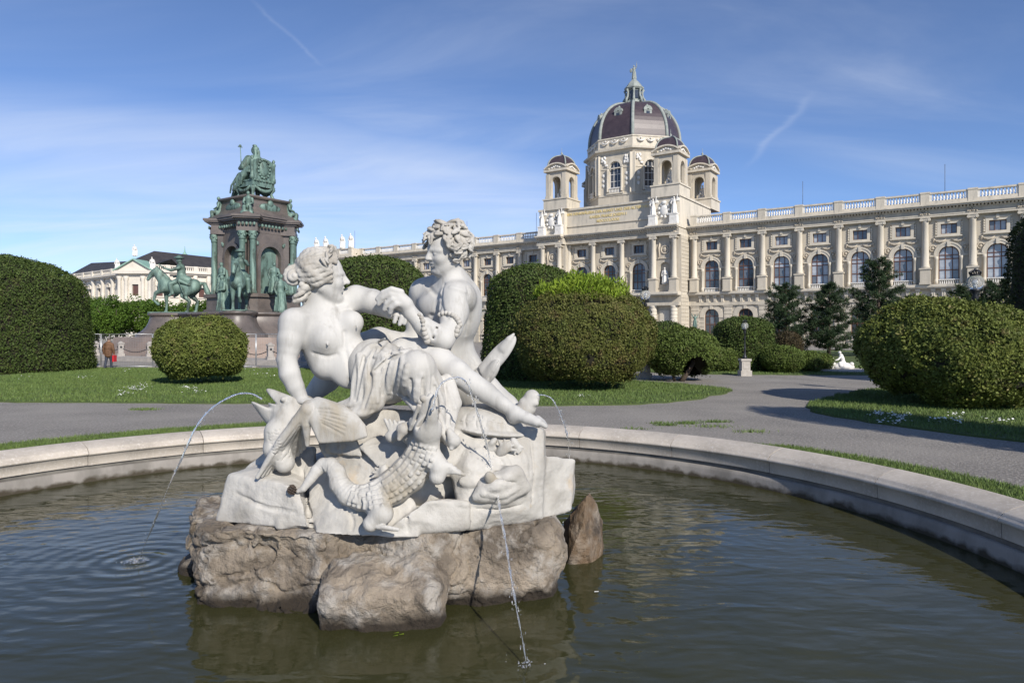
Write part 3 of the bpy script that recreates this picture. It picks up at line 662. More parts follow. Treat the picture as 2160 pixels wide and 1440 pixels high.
gs = MB(); gs.box(-1.7, 1.7, -0.3, 0.1, 1.55, 1.72); gs.box(-1.7, 1.7, -0.24, 0.1, 0.75, 0.92); gs.box(-1.66, -1.36, -0.2, 0.1, 0.92, 1.55); gs.box(1.36, 1.66, -0.2, 0.1, 0.92, 1.55); me_gsill = gs.mesh('window_sill', M['stone'])
def baluster_row(m, x0, x1, y, z0, z1, n, r):
    for i in range(n):
        x = x0 + (x1 - x0) * (i + 0.5) / n; h_ = z1 - z0
        m.lathe([(r * 0.8, z0), (r * 0.8, z0 + 0.08 * h_), (r * 0.45, z0 + 0.16 * h_), (r, z0 + 0.38 * h_), (r * 0.5, z0 + 0.75 * h_), (r * 0.5, z0 + 0.86 * h_), (r * 0.8, z1)], 7, (x, y))
sm_ = MB(); baluster_row(sm_, -1.2, 1.2, -0.2, 9.0, 9.52, 9, 0.10); sm_.box(-1.25, 1.25, -0.34, -0.06, 9.52, 9.66); sm_.box(-1.25, 1.25, -0.34, -0.06, 8.94, 9.02); me_wbal = sm_.mesh('window_balustrade', M['stone_white'])
sg = MB(); baluster_row(sg, -1.25, 1.25, -0.12, 0.92, 1.55, 8, 0.11); me_gbal = sg.mesh('window_balustrade', M['stone_white'])
fcm = MB()
fcm.lathe([(0.26, 8.96), (0.26, 9.62), (0.21, 9.66), (0.19, 9.75), (0.19, 12.4), (0.24, 12.5), (0.27, 12.93)], 10, (0, -0.2)); me_scol = fcm.mesh('window_column', M['stone_pale'])
zm = MB(); rect_wall(zm, -1.42, 1.42, 15.75, 18.0, -0.98, 0.98, 16.15, 17.6, -0.16, 0.02); zm.box(-1.65, 1.65, -0.3, 0, 15.72, 15.92); zm.box(-1.6, 1.6, -0.26, 0, 18.0, 18.16); zm.box(-0.18, 0.18, -0.34, 0, 17.85, 18.4)
for g in (-1, 1):
    for i in range(5): zm.ball((1.58 * g, -0.1, 16.2 + 0.36 * i), (0.13, 0.12, 0.2), 7, 5)
me_mez = zm.mesh('mezzanine_surround', M['stone_pale'])
om = MB()
for g in (-1, 1):
    om.tube([(0.35 * g, -0.1, 15.35), (0.7 * g, -0.16, 15.12), (1.1 * g, -0.14, 15.02), (1.5 * g, -0.14, 15.16), (1.75 * g, -0.1, 15.42)], [0.07, 0.13, 0.15, 0.13, 0.07], 6)
    om.ball((1.8 * g, -0.1, 15.42), 0.15, 7, 5); om.tube([(1.8 * g, -0.08, 15.4), (1.84 * g, -0.1, 14.95)], [0.12, 0.04], 6)
me_gar = om.mesh('garland', M['relief'])
ck = MB()
for i in range(14): a = 2 * math.pi * i / 14; b = 2 * math.pi * (i + 1) / 14; ck.tube([(0.40 * math.cos(a), -0.08, 0.40 * math.sin(a)), (0.40 * math.cos(b), -0.08, 0.40 * math.sin(b))], 0.085, 6, caps=False)
ck.ball((0, -0.02, 0), (0.24, 0.14, 0.26), 8, 6); me_med = ck.mesh('medallion', M['relief'])
cm = MB(); cm.lathe([(0.56, 11.3), (0.56, 11.42), (0.60, 11.48), (0.56, 11.56), (0.48, 11.62), (0.51, 11.68), (0.46, 11.74), (0.455, 13.5), (0.40, 17.85), (0.43, 17.9), (0.40, 17.95), (0.40, 18.12)], 18, caps=False); me_col = cm.mesh('column', M['stone_pale'])
kp = MB(); kp.box(-0.62, 0.62, -0.52, 0.52, 18.46, 18.6)
for g in (-1, 1):
    Rx = Matrix.Translation((0.50 * g, 0, 18.26)) @ Matrix.Rotation(R(90), 4, 'X'); kp.lathe([(0.20, -0.5), (0.22, -0.42), (0.15, 0), (0.22, 0.42), (0.20, 0.5)], 12, M=Rx)
kp.box(-0.5, 0.5, -0.46, 0.46, 18.1, 18.44); me_cap = kp.mesh('capital', M['stone_pale'])
pm = MB(); pm.box(-0.72, 0.72, -0.72, 0.72, 8.95, 9.2); pm.box(-0.64, 0.64, -0.64, 0.64, 9.2, 11.08); pm.box(-0.76, 0.76, -0.76, 0.76, 11.08, 11.3); me_ped = pm.mesh('pedestal', M['stone'])
blk = MB(); blk.box(-0.56, 0.56, -0.12, 0.02, 0.035, 0.585); me_blk = blk.mesh('stone_block', M['stone'])
gp = MB(); gp.box(-0.72, 0.72, -0.30, 0, 0, 1.4)
for i in range(8): gp.box(-0.66, 0.66, -0.28, 0, 1.44 + 0.62 * i, 1.44 + 0.62 * i + 0.55)
gp.box(-0.62, 0.62, -0.16, 0, 1.4, 6.4); gp.box(-0.78, 0.78, -0.34, 0, 6.40, 6.62); me_gp = gp.mesh('ground_pilaster', M['stone'])
tg = MB()
for x in (-1.9, -0.63, 0.63, 1.9): tg.box(x - 0.26, x + 0.26, -0.28, 0, 7.18, 8.05); tg.box(x - 0.3, x + 0.3, -0.5, 0, 8.05, 8.32); tg.box(x - 0.17, x - 0.07, -0.34, -0.2, 7.22, 8.0); tg.box(x + 0.07, x + 0.17, -0.34, -0.2, 7.22, 8.0)
me_tri = tg.mesh('bracket_row', M['stone_pale'])
fo = MB(); rr = random.Random(9)
for i in range(16): fo.ball((rr.uniform(-0.62, 0.62), -0.72, 19.3 + rr.uniform(-0.26, 0.26)), (rr.uniform(0.09, 0.2), 0.09, rr.uniform(0.06, 0.13)), 6, 4)
me_fr = fo.mesh('frieze_ornament', M['relief'])
# windows: frame with panes
def grid_frame(w, z0, z1, xs, zs, t, y0, y1, arch_r=None):
    m = MB(); m.box(-w / 2, -w / 2 + t, y0, y1, z0, z1); m.box(w / 2 - t, w / 2, y0, y1, z0, z1); m.box(-w / 2, w / 2, y0 + 0.004, y1, z0, z0 + t)
    for x in xs: m.box(x - t / 2, x + t / 2, y0 + 0.01, y1, z0, z1 + (math.sqrt(max(arch_r ** 2 - x * x, 0)) if arch_r else 0))
    for z in zs: m.box(-w / 2, w / 2, y0 - 0.01, y1, z - t / 2, z + t / 2)
    if arch_r: m.arch(0, z1, arch_r - t, arch_r, y0, y1, 16)
    return m
FR_A = grid_frame(2.5, 9.6, 13.15, (-0.42, 0.42), (11.0, 12.6, 13.15), 0.11, 0.30, 0.42, 1.25).mesh('frame', M['wood'])
FR_G = grid_frame(2.5, 1.7, 4.8, (-0.42, 0.42), (3.4, 4.8), 0.11, 0.30, 0.42, 1.25).mesh('frame', M['wood'])
FR_M = grid_frame(1.96, 16.15, 17.6, (-0.33, 0.33), (17.55,), 0.09, 0.30, 0.42).mesh('frame', M['wood'])
def pane_mesh(w, h_): m = MB(); m.box(-w / 2, w / 2, 0.36, 0.39, -h_ / 2, h_ / 2); return m.mesh('pane')
PN_A1, PN_A2, PN_A3, PN_M, PN_G1, PN_G2 = pane_mesh(0.74, 1.26), pane_mesh(0.74, 1.46), pane_mesh(0.74, 0.44), pane_mesh(0.60, 1.30), pane_mesh(0.74, 1.55), pane_mesh(0.74, 1.28)
fm = MB(); fm.xz_prism([(1.16 * math.cos(a), 1.16 * math.sin(a)) for a in [math.pi * i / 14 for i in range(15)]], 0.36, 0.39); FANL = fm.mesh('fanlight')
_pm = {}
_pr = random.Random(31)
def pane(me, mat, parent, loc):
    if mat == 'pane_pale' and _pr.random() < 0.22: mat = 'pane_mid'
    elif mat == 'pane_dark' and _pr.random() < 0.22: mat = 'pane_mid'
    k = (me.name, mat)
    if k not in _pm:
        c = me.copy(); c.materials.clear(); c.materials.append(M[mat]); _pm[k] = c
    o = link_mesh('pane', _pm[k], None, parent, loc); return o
def arch_window(x, y, mat, rnd=None):
    e = link_mesh('window', FR_A, None, mus, (x, y, 0))
    for cx in (-0.80, 0, 0.80): pane(PN_A1, mat, e, (cx, 0, 10.33)); pane(PN_A2, mat, e, (cx, 0, 11.80)); pane(PN_A3, mat, e, (cx, 0, 12.87))
    f = pane(FANL, mat, e, (0, 0, 13.2)); f.name = 'fanlight'; return e
def mezz_window(x, y, mat):
    e = link_mesh('mezzanine_window', FR_M, None, mus, (x, y, 0))
    for cx in (-0.63, 0, 0.63): pane(PN_M, mat, e, (cx, 0, 16.86))
def ground_window(x, y, mat):
    e = link_mesh('ground_window', FR_G, None, mus, (x, y, 0))
    for cx in (-0.80, 0, 0.80): pane(PN_G1, mat, e, (cx, 0, 2.57)); pane(PN_G2, mat, e, (cx, 0, 4.10))
    f = pane(FANL, mat, e, (0, 0, 4.85)); f.name = 'fanlight'
def bay(x, y, mat, blocks=True, ground=True):
    link_mesh('wall', me_wall, None, mus, (x, y, 0)); link_mesh('archivolt', me_arch, None, mus, (x, y, 0)); link_mesh('mezzanine_surround', me_mez, None, mus, (x, y, 0)); link_mesh('garland', me_gar, None, mus, (x, y, 0))
    for g in (-1, 1): link_mesh('medallion', me_med, None, mus, (x + 1.95 * g, y, 14.15)); link_mesh('window_column', me_scol, None, mus, (x + 1.52 * g, y, 0))
    link_mesh('window_balustrade', me_wbal, None, mus, (x, y, 0)); arch_window(x, y, mat); mezz_window(x, y, mat)
    if ground:
        link_mesh('ground_arch', me_garch, None, mus, (x, y, 0)); link_mesh('window_sill', me_gsill, None, mus, (x, y, 0)); link_mesh('window_balustrade', me_gbal, None, mus, (x, y, 0)); ground_window(x, y, 'pane_dark'); tag(link_mesh('bracket_row', me_tri, None, mus, (x, y, 0)), kind='stuff')
    if blocks:
        for i in range(8):
            for g in (-1, 1):
                if 1.75 + 0.62 * i > 4.6 and i < 8: pass
                link_mesh('stone_block', me_blk, None, mus, (x + 1.86 * g, y, 1.75 + 0.62 * i) if 1.75 + 0.62 * i < 4.3 else (x + 2.2 * g, y, 1.75 + 0.62 * i))
def column(x, y, ped=True):
    c = link_mesh('column', me_col, None, mus, (x, y, 0)); link_mesh('capital', me_cap, None, c)
    if ped: link_mesh('pedestal', me_ped, None, c)
    return c
def entablature(x0, x1, yf, ends=True):
    """architrave, frieze, dentils and cornice in front of the line y = yf, plus the band above the ground floor"""
    m = MB(); m.box(x0, x1, yf, 0.6, 18.6, 18.85); m.box(x0, x1, yf - 0.05, 0.6, 18.85, 19.0); mp_(m, 'architrave', 'stone_pale')
    m = MB(); m.box(x0, x1, yf + 0.06, 0.6, 19.0, 19.62); mp_(m, 'frieze', 'stone')
    m = MB(); m.box(x0, x1, yf - 0.12, 0.6, 19.62, 19.74); n_ = int((x1 - x0) / 0.42)
    for i in range(n_): m.box(x0 + (i + 0.2) * (x1 - x0) / n_, x0 + (i + 0.75) * (x1 - x0) / n_, yf - 0.42, yf, 19.74, 19.93)
    tag(mp_(m, 'dentil_row', 'stone_pale'), kind='stuff')
    m = MB(); m.box(x0 - 0.0, x1 + 0.0, yf - 0.75, 0.6, 19.93, 20.14); m.box(x0, x1, yf - 0.92, 0.6, 20.14, 20.26); m.box(x0, x1, yf - 0.86, 0.6, 20.26, 20.35); mp_(m, 'cornice', 'stone_pale')
def floor_band(x0, x1, yf):
    m = MB(); m.box(x0, x1, yf - 0.10, 0.5, 6.62, 6.86); m.box(x0, x1, yf - 0.02, 0.5, 6.86, 7.16); mp_(m, 'string_course', 'stone')
    m = MB(); m.box(x0, x1, yf - 0.42, 0.5, 8.36, 8.55); m.box(x0, x1, yf - 0.62, 0.5, 8.55, 8.80); m.box(x0, x1, yf - 0.56, 0.5, 8.80, 8.95); mp_(m, 'middle_cornice', 'stone_pale')
def parapet(xs, y, z0=20.35, nb=10):
    """parapet pedestals at xs with balusters between"""
    for i, x in enumerate(xs):
        m = MB(); m.box(-0.55, 0.55, -0.34, 0.34, 0, 1.62); m.box(-0.62, 0.62, -0.4, 0.4, 1.62, 1.86); mp_(m, 'parapet_pier', 'stone_pale', (x, y, z0))
        if i + 1 < len(xs):
            a, b = x + 0.55, xs[i + 1] - 0.55
            m = MB(); m.box(a, b, y - 0.28, y + 0.28, z0, z0 + 0.5); m.box(a, b, y - 0.3, y + 0.3, z0 + 1.5, z0 + 1.74); mp_(m, 'parapet_rail', 'stone_pale')
            m = MB(); baluster_row(m, a + 0.35, b - 0.35, y, z0 + 0.5, z0 + 1.5, nb, 0.17); m.box(a, a + 0.3, y - 0.2, y + 0.2, z0 + 0.5, z0 + 1.5); m.box(b - 0.3, b, y - 0.2, y + 0.2, z0 + 0.5, z0 + 1.5); tag(mp_(m, 'baluster_row', 'stone_white'), kind='stuff')
# right and left wings
NR, NL = 10, 9
for i in range(NR): bay(B * (i + 0.5), 0, 'pane_dark' if i < 2 else 'pane_pale')
for i in range(NR + 1): column(B * i, -0.5); link_mesh('ground_pilaster', me_gp, None, mus, (B * i, 0, 0)); tag(link_mesh('frieze_ornament', me_fr, None, mus, (B * i, -0.1, 0)), kind='stuff')
XL = 2 * CX
for i in range(NL): bay(XL - B * (i + 0.5), 0, 'pane_dark' if i < 3 else 'pane_pale', False, i < 6)
for i in range(NL + 1): column(XL - B * i, -0.5); link_mesh('ground_pilaster', me_gp, None, mus, (XL - B * i, 0, 0)); tag(link_mesh('frieze_ornament', me_fr, None, mus, (XL - B * i, -0.1, 0)), kind='stuff')
X1 = B * NR + 0.6; X0 = XL - B * NL - 0.6
entablature(-1.1, X1, -0.72); entablature(X0, XL + 1.1, -0.72); floor_band(-1.1, X1, -0.3); floor_band(X0, XL + 1.1, -0.3)
parapet([B * i for i in range(NR + 1)], -0.75); parapet([XL - B * i for i in range(NL + 1)][::-1], -0.75)
m = MB(); m.box(X0, X1, 0.6, 26, 18, 20.9); m.box(X0, X1, 0.72, 26, 0, 18); mp_(m, 'wing_core', 'pane_dark')
m = MB(); m.box(X0, X1, 3, 24, 20.9, 21.6); mp_(m, 'wing_roof', 'roof')
m = MB(); m.box(-1.1, 0, 0, 0.7, 0, 8.4); m.box(-1.1, 0, 0, 0.7, 8.4, 18.6); m.box(XL, XL + 1.1, 0, 0.7, 0, 8.4); m.box(XL, XL + 1.1, 0, 0.7, 8.4, 18.6); mp_(m, 'junction_wall', 'stone')
# left end pavilion with statues on its parapet
m = MB(); m.box(X0 - 14, X0, -3.0, 26, 0, 18.6); mp_(m, 'end_pavilion', 'stone'); 
m = MB(); m.box(X0 - 14, X0 + 0.05, -3.3, 26, 18.6, 19.6); m.box(X0 - 14.6, X0 + 0.7, -4.0, 26, 19.9, 20.35); m.box(X0 - 14.2, X0 + 0.3, -3.6, 26, 19.6, 19.9); mp_(m, 'end_cornice', 'stone_pale')
parapet([X0 - 14, X0 - 9.4, X0 - 4.6, X0 - 0.3], -3.4)
m = MB(); m.box(X0 - 0.8, X0 + 0.1, -3.0, 0, 20.35, 22.1); mp_(m, 'parapet_return', 'stone_pale')
# centre block: two projecting corner bays and three bays between
YP, YM = -3.95, -2.35
for x in (-9.5, CX, -21.1): bay(x, YM, 'pane_dark', False, False)
for x in (-12.4, -18.2): column(x, YM - 0.95)
for x in (-6.9, -23.7): column(x, YM - 0.25)
for g in (-1, 1):
    for d in (9.45, 13.15): column(CX + g * d, YP - 0.55)
    for d in (9.45, 13.15):
        gc = MB(); gc.lathe([(0.62, 0), (0.62, 0.5), (0.56, 0.6), (0.55, 6.2), (0.62, 6.35), (0.7, 6.6)], 14)
        for i in range(9): gc.lathe([(0.59, 0.85 + 0.6 * i), (0.60, 1.3 + 0.6 * i), (0.57, 1.34 + 0.6 * i)], 14, caps=False)
        mp_(gc, 'ground_column', 'stone_pale', (CX + g * d, YP - 0.55, 0))
    xc = CX + g * 11.3
    m = MB(); arch_wall(m, xc - 2.9, xc + 2.9, 8.95, 18.6, xc, 1.9, 10.3, 13.2, YP, YP + 0.9); m.box(xc - 0.95, xc + 0.95, YP + 0.6, YP + 0.9, 10.3, 14.2); mp_(m, 'niche_wall', 'stone')
    m = MB(); m.box(xc - 2.9, xc + 2.9, YP, 0.6, 0, 8.4); mp_(m, 'pavilion_base', 'stone'); m = MB(); m.box(xc - 0.9, xc + 0.9, YP - 0.15, YP, 2.2, 5.8); m.box(xc - 0.7, xc + 0.7, YP - 0.17, YP - 0.13, 2.4, 5.6); mp_(m, 'door_panel', 'stone_pale')
    m = MB(); m.box(xc - 2.9, xc - 2.88 + 0.0, YP, 0.6, 8.95, 18.6); m.box(xc + 2.86, xc + 2.9, YP + 0.9, 0.6, 8.95, 18.6); m.box(xc - 2.85, xc + 2.85, YP + 0.9, 0.6, 8.95, 18.6); mp_(m, 'pavilion_wall', 'stone')
    xo = CX + g * 14.2                                           # rusticated quoins on the outer flank
    for i in range(15):
        for j in range(2): m = MB(); m.box(-0.07, 0.07, 0.02, 1.72 - 0.1 * ((i + j) % 2), 0, 0.58); mp_(m, 'stone_block', 'stone', (xo, YP + 0.1 + 1.8 * j, 9.0 + 0.64 * i)) if g > 0 else None
    for i in range(12):
        for j in range(2): m = MB(); m.box(-0.07, 0.07, 0.02, 1.72 - 0.1 * ((i + j) % 2), 0, 0.58); mp_(m, 'stone_block', 'stone', (xo, YP + 0.1 + 1.8 * j, 0.9 + 0.64 * i)) if g > 0 else None
    link_mesh('medallion', me_med, None, mus, (xc, YP, 16.3)).scale = (1.7, 1.2, 1.7)
    om2 = MB(); 
    for q in (-1, 1): om2.tube([(q * 0.85, -0.08, 17.6), (q * 1.05, -0.1, 16.6), (q * 0.95, -0.1, 15.6), (q * 1.1, -0.08, 14.6)], [0.1, 0.18, 0.16, 0.08], 6)
    om2.box(-1.2, 1.2, -0.2, 0, 14.75, 14.95); mp_(om2, 'niche_garland', 'relief', (xc, YP, 0))
    entablature(xc - 2.9, xc + 2.9, YP - 1.05); floor_band(xc - 2.9, xc + 2.9, YP - 1.05)
m = MB(); m.box(CX - 8.4, CX + 8.4, YM, 0.6, 0, 8.4); mp_(m, 'entrance_wall', 'stone')
for x in (-9.5, CX, -21.1):
    m = MB(); m.arch(x, 4.6, 1.5, 2.0, YM - 0.25, YM + 0.05, 14); mp_(m, 'ground_arch', 'stone_pale'); m = MB(); m.xz_prism([(x - 1.5, 0), (x + 1.5, 0)] + [(x + 1.5 * math.cos(a), 4.6 + 1.5 * math.sin(a)) for a in [math.pi * i / 12 for i in range(13)]], YM - 0.02, YM + 0.02); mp_(m, 'entrance_door', 'pane_dark')
entablature(CX - 8.4, CX + 8.4, YM - 1.5); floor_band(CX - 8.4, CX + 8.4, YM - 1.5)
fo = MB(); rr = random.Random(4)
for i in range(150): fo.ball((CX + rr.uniform(-8.2, 8.2), YM - 1.46, 19.32 + rr.uniform(-0.25, 0.25)), (rr.uniform(0.08, 0.24), 0.12, rr.uniform(0.06, 0.16)), 6, 4)
for g in (-1, 1):
    for i in range(46): fo.ball((CX + 11.3 * g + rr.uniform(-2.7, 2.7), YP - 1.0, 19.32 + rr.uniform(-0.25, 0.25)), (rr.uniform(0.08, 0.22), 0.12, rr.uniform(0.06, 0.16)), 6, 4)
mp_(fo, 'carved_frieze', 'relief', kind='stuff')
# attic with its gilt inscription
m = MB(); m.box(CX - 8.6, CX + 8.6, YM - 0.75, 12, 20.35, 25.0); m.box(CX - 8.6, CX + 8.6, YM - 1.0, 12.2, 25.0, 25.35); m.box(CX - 8.6, CX + 8.6, YM - 0.95, 12, 21.9, 22.1); m.box(CX - 8.6, CX + 8.6, YM - 0.85, 12, 20.35, 20.9); mp_(m, 'attic', 'stone_pale')
for g in (-1, 1):
    xc = CX + 11.3 * g; m = MB(); m.box(xc - 2.8, xc + 2.75, YP - 0.2, 12, 20.35, 25.2); m.box(xc - 2.95, xc + 2.95, YP - 0.45, 12, 25.2, 25.55); m.box(xc - 2.85, xc + 2.85, YP - 0.4, 12, 20.35, 20.8); mp_(m, 'attic_corner', 'stone_pale')
    for d in (-1.9, 1.9): m = MB(); m.box(-0.75, 0.75, -0.75, 0.5, 0, 0.4); m.box(-0.65, 0.65, -0.65, 0.5, 0.4, 1.7); m.box(-0.72, 0.72, -0.72, 0.5, 1.7, 1.9); mp_(m, 'statue_pedestal', 'stone_white', (xc + d, YP - 0.55, 20.35))
    m = MB(); m.ball((0, -0.1, 0), (0.75, 0.3, 1.0), 12, 8); m.ball((0, -0.2, 1.3), (0.5, 0.3, 0.35), 9, 6)
    for a in range(9): m.ball((0.95 * math.cos(a * 0.7), -0.12, 1.15 * math.sin(a * 0.7)), (0.28, 0.2, 0.28), 7, 5)
    mp_(m, 'coat_of_arms', 'stone_white', (xc, YP - 0.25, 23.0))
def lettering(txt, x, z, size, y):
    cu = bpy.data.curves.new('inscription', 'FONT'); cu.body = txt; cu.size = size; cu.align_x = 'CENTER'; cu.extrude = 0.03; cu.materials.append(M['gold']); cu.resolution_u = 2; cu.offset = 0.012
    t_ = bpy.data.objects.new('inscription_curve', cu); me = bpy.data.meshes.new_from_object(t_); me.name = 'inscription'; bpy.data.objects.remove(t_)
    o = link_mesh('inscription', me, None, mus, (x, y, z)); o.rotation_euler = (R(90), 0, 0); return tag(o, kind='stuff')
lettering('DEN DENKMÄLERN DER KUNST UND DES ALTERTHUMS', CX, 24.05, 0.70, YM - 0.785); lettering('KAISER FRANZ JOSEPH I', CX, 23.15, 0.70, YM - 0.785); lettering('MDCCCLXXXI', CX, 22.3, 0.70, YM - 0.785)
# corner turrets
tw = 2.1; DCX, DCY = CX + 0.35, 7.6
def turret(x, y):
    t = empty('turret', (x, y, 25.3), 0, mus)
    m = MB(); m.box(-2.55, 2.55, -2.55, 2.55, 0, 1.9); m.box(-2.7, 2.7, -2.7, 2.7, 1.9, 2.15); mp_(m, 'turret_base', 'stone_pale', parent=t)
    for k in range(4):
        Mz = Matrix.Rotation(k * math.pi / 2, 4, 'Z'); m = MB(); arch_wall(m, -tw + 0.0, tw - 0.5, 2.15, 7.3, 0, 2.0, 2.2, 5.3, -tw, -tw + 0.5, 8, Mz); m.arch(0, 5.3, 1.02, 1.3, -tw - 0.12, -tw, 12, M=Mz)
        m.box(-tw - 0.06, -tw + 0.75, -tw - 0.16, -tw - 0.0, 2.15, 6.9, Mz); m.box(tw - 0.75, tw + 0.06, -tw - 0.16, -tw, 2.15, 6.9, Mz); m.box(-tw - 0.15, -tw + 0.85, -tw - 0.25, -tw, 2.15, 2.75, Mz); m.box(tw - 0.85, tw + 0.15, -tw - 0.25, -tw, 2.15, 2.75, Mz); m.box(-1.35, -1.05, -tw - 0.1, -tw, 2.2, 5.3, Mz); m.box(1.05, 1.35, -tw - 0.1, -tw, 2.2, 5.3, Mz)
        mp_(m, 'turret_wall', 'stone', parent=t)
        m = MB(); rp = 3.6; hw = math.asin(2.35 / rp); m.arch(0, 7.75 + 0.95 - rp, rp - 0.02, rp + 0.22, -tw - 0.5, -tw + 0.6, 12, math.pi / 2 - hw, math.pi / 2 + hw, Mz)
        m.xz_prism([(rp * math.cos(a), 7.75 + 0.95 - rp + rp * math.sin(a)) for a in [math.pi / 2 - hw + 2 * hw * i / 10 for i in range(11)]], -tw - 0.1, -tw + 0.6, Mz); mp_(m, 'turret_gable', 'stone_pale', parent=t)
        m = MB(); 
        for i in range(5): m.ball(((i - 2) * 0.42, -tw - 0.2, 8.0 + 0.16 * (2 - abs(i - 2))), (0.26, 0.14, 0.18), 7, 5, Mz)
        mp_(m, 'gable_carving', 'stone_white', parent=t)
    m = MB(); m.box(-tw - 0.45, tw + 0.45, -tw - 0.45, tw + 0.45, 7.3, 7.72); m.box(-tw + 0.4, tw - 0.4, -tw + 0.4, tw - 0.4, 7.2, 8.7); mp_(m, 'turret_cornice', 'stone_pale', parent=t)
    pr = [(2.75 * math.cos(a) ** 0.9 if a < 1.5 else 0.25, 8.35 + 2.35 * math.sin(a)) for a in [math.pi / 2 * i / 9 for i in range(10)]]
    m = MB(); m.lathe(pr, 4, smooth=False, a0=math.pi / 4); d = mp_(m, 'turret_dome', 'roof', parent=t)
    for k in range(4):
        a = math.pi / 4 + k * math.pi / 2; m = MB(); m.tube([(r_ * math.cos(a) * 1.01, r_ * math.sin(a) * 1.01, z_ + 0.03) for r_, z_ in pr], 0.14, 6); mp_(m, 'dome_rib', 'copper', parent=d)
    m = MB(); m.lathe([(0.35, 10.6), (0.3, 10.8), (0.12, 10.9), (0.24, 11.15), (0.1, 11.35), (0.05, 11.4), (0.02, 12.2)], 8); mp_(m, 'finial', 'copper', parent=t)
    return t
t0 = turret(CX + 11.55, -1.95)
for x, y in ((CX - 10.4, -1.95), (CX + 11.9, 13.6), (CX - 10.6, 13.6)): dup_tree(t0, mus, (x, y, 25.3))
# drum and dome: octagon
dome = empty('dome', (DCX, DCY, 0), 0, mus)
RD = 9.1; AP = RD * math.cos(math.pi / 8); FW = RD * math.sin(math.pi / 8)
m = MB(); arch_wall(m, -FW, FW, 24.5, 35.2, 0, 2.3, 28.8, 32.5, -AP, -AP + 0.7, 10); me_df = m.mesh('drum_wall', M['stone'])
m = MB(); m.arch(0, 32.5, 1.17, 1.6, -AP - 0.18, -AP + 0.05, 14); m.box(-1.6, -1.17, -AP - 0.2, -AP, 28.6, 32.3); m.box(1.17, 1.6, -AP - 0.2, -AP, 28.6, 32.3); m.box(-1.75, 1.75, -AP - 0.3, -AP, 27.6, 27.9); m.box(-FW, FW, -AP - 0.12, -AP, 27.3, 27.6); m.box(-FW, FW, -AP - 0.10, -AP, 32.3, 32.5)
for g in (-1, 1): m.box(FW * g - 0.55, FW * g + 0.55, -AP - 0.14, -AP + 0.1, 27.6, 34.9); m.lathe([(0.26, 28.0), (0.22, 28.2), (0.2, 32.0), (0.28, 32.3)], 9, (1.42 * g, -AP - 0.28))
me_dt = m.mesh('drum_trim', M['stone_pale'])
m = MB(); rr = random.Random(2)
for g in (-1, 1):
    for i in range(10): m.ball((g * rr.uniform(1.6, 2.7), -AP - 0.1, rr.uniform(33.0, 34.6)), (rr.uniform(0.15, 0.35), 0.22, rr.uniform(0.2, 0.4)), 7, 5)
    for z in (29.3, 30.2, 31.2): m.ball((g * 2.35, -AP - 0.02, z), (0.35, 0.14, 0.35), 8, 5)
me_dr = m.mesh('drum_relief', M['stone_white'])
m = MB(); baluster_row(m, -1.2, 1.2, -AP - 0.18, 27.9, 28.6, 8, 0.12); m.box(-1.2, 1.2, -AP - 0.3, -AP, 28.6, 28.78); me_db = m.mesh('drum_balustrade', M['stone_white'])
FR_D = grid_frame(2.3, 28.8, 32.5, (-0.38, 0.38), (30.0, 31.3, 32.5), 0.09, -AP + 0.25, -AP + 0.36, 1.15).mesh('frame', M['stone_white'])
m = MB(); m.xz_prism([(-1.15, 28.8), (1.15, 28.8)] + [(1.15 * math.cos(a), 32.5 + 1.15 * math.sin(a)) for a in [math.pi * i / 12 for i in range(13)]], -AP + 0.3, -AP + 0.34); me_dp = m.mesh('pane', M['pane_dark'])
m = MB()
for i in range(3):
    x = (i - 1) * 1.9; m.tube([(x - 0.75, -AP - 0.2, 37.5), (x - 0.4, -AP - 0.28, 37.12), (x, -AP - 0.3, 37.0), (x + 0.4, -AP - 0.28, 37.12), (x + 0.75, -AP - 0.2, 37.5)], [0.07, 0.14, 0.17, 0.14, 0.07], 6); m.ball((x, -AP - 0.2, 37.55), 0.16, 7, 5)
me_dg = m.mesh('drum_garland', M['stone_white'])
dpr = [(8.75, 38.0), (8.72, 38.6)] + [(1.75 + 6.95 * math.cos(a) ** 0.86, 38.6 + 7.5 * math.sin(a)) for a in [math.pi / 2 * i / 14 for i in range(1, 14)]] + [(1.75, 46.15)]
for k in range(8):
    a = k * math.pi / 4
    for nm, me in (('drum_wall', me_df), ('drum_trim', me_dt), ('drum_relief', me_dr), ('drum_balustrade', me_db), ('drum_window', FR_D), ('drum_pane', me_dp), ('drum_garland', me_dg)): link_mesh(nm, me, None, dome, None, a)
m = MB(); m.lathe([(RD + 0.1, 35.15), (RD + 0.25, 35.4), (RD + 0.75, 35.6), (RD + 0.8, 35.95), (RD + 0.3, 36.05)], 8, smooth=False, a0=math.pi / 8); mp_(m, 'drum_cornice', 'stone_pale', parent=dome)
m = MB(); m.lathe([(RD, 36.0), (RD + 0.05, 36.5), (RD - 0.02, 36.55), (RD - 0.02, 37.8), (RD + 0.12, 37.9), (RD + 0.12, 38.12), (8.6, 38.15)], 8, smooth=False, a0=math.pi / 8); mp_(m, 'drum_attic', 'stone_pale', parent=dome)
m = MB(); m.lathe(dpr, 8, smooth=False, a0=math.pi / 8); mp_(m, 'dome_shell', 'roof', parent=dome)
m = MB(); m.lathe([(8.4, 24), (8.4, 35)], 8, smooth=False, a0=math.pi / 8); mp_(m, 'drum_core', 'pane_dark', parent=dome)
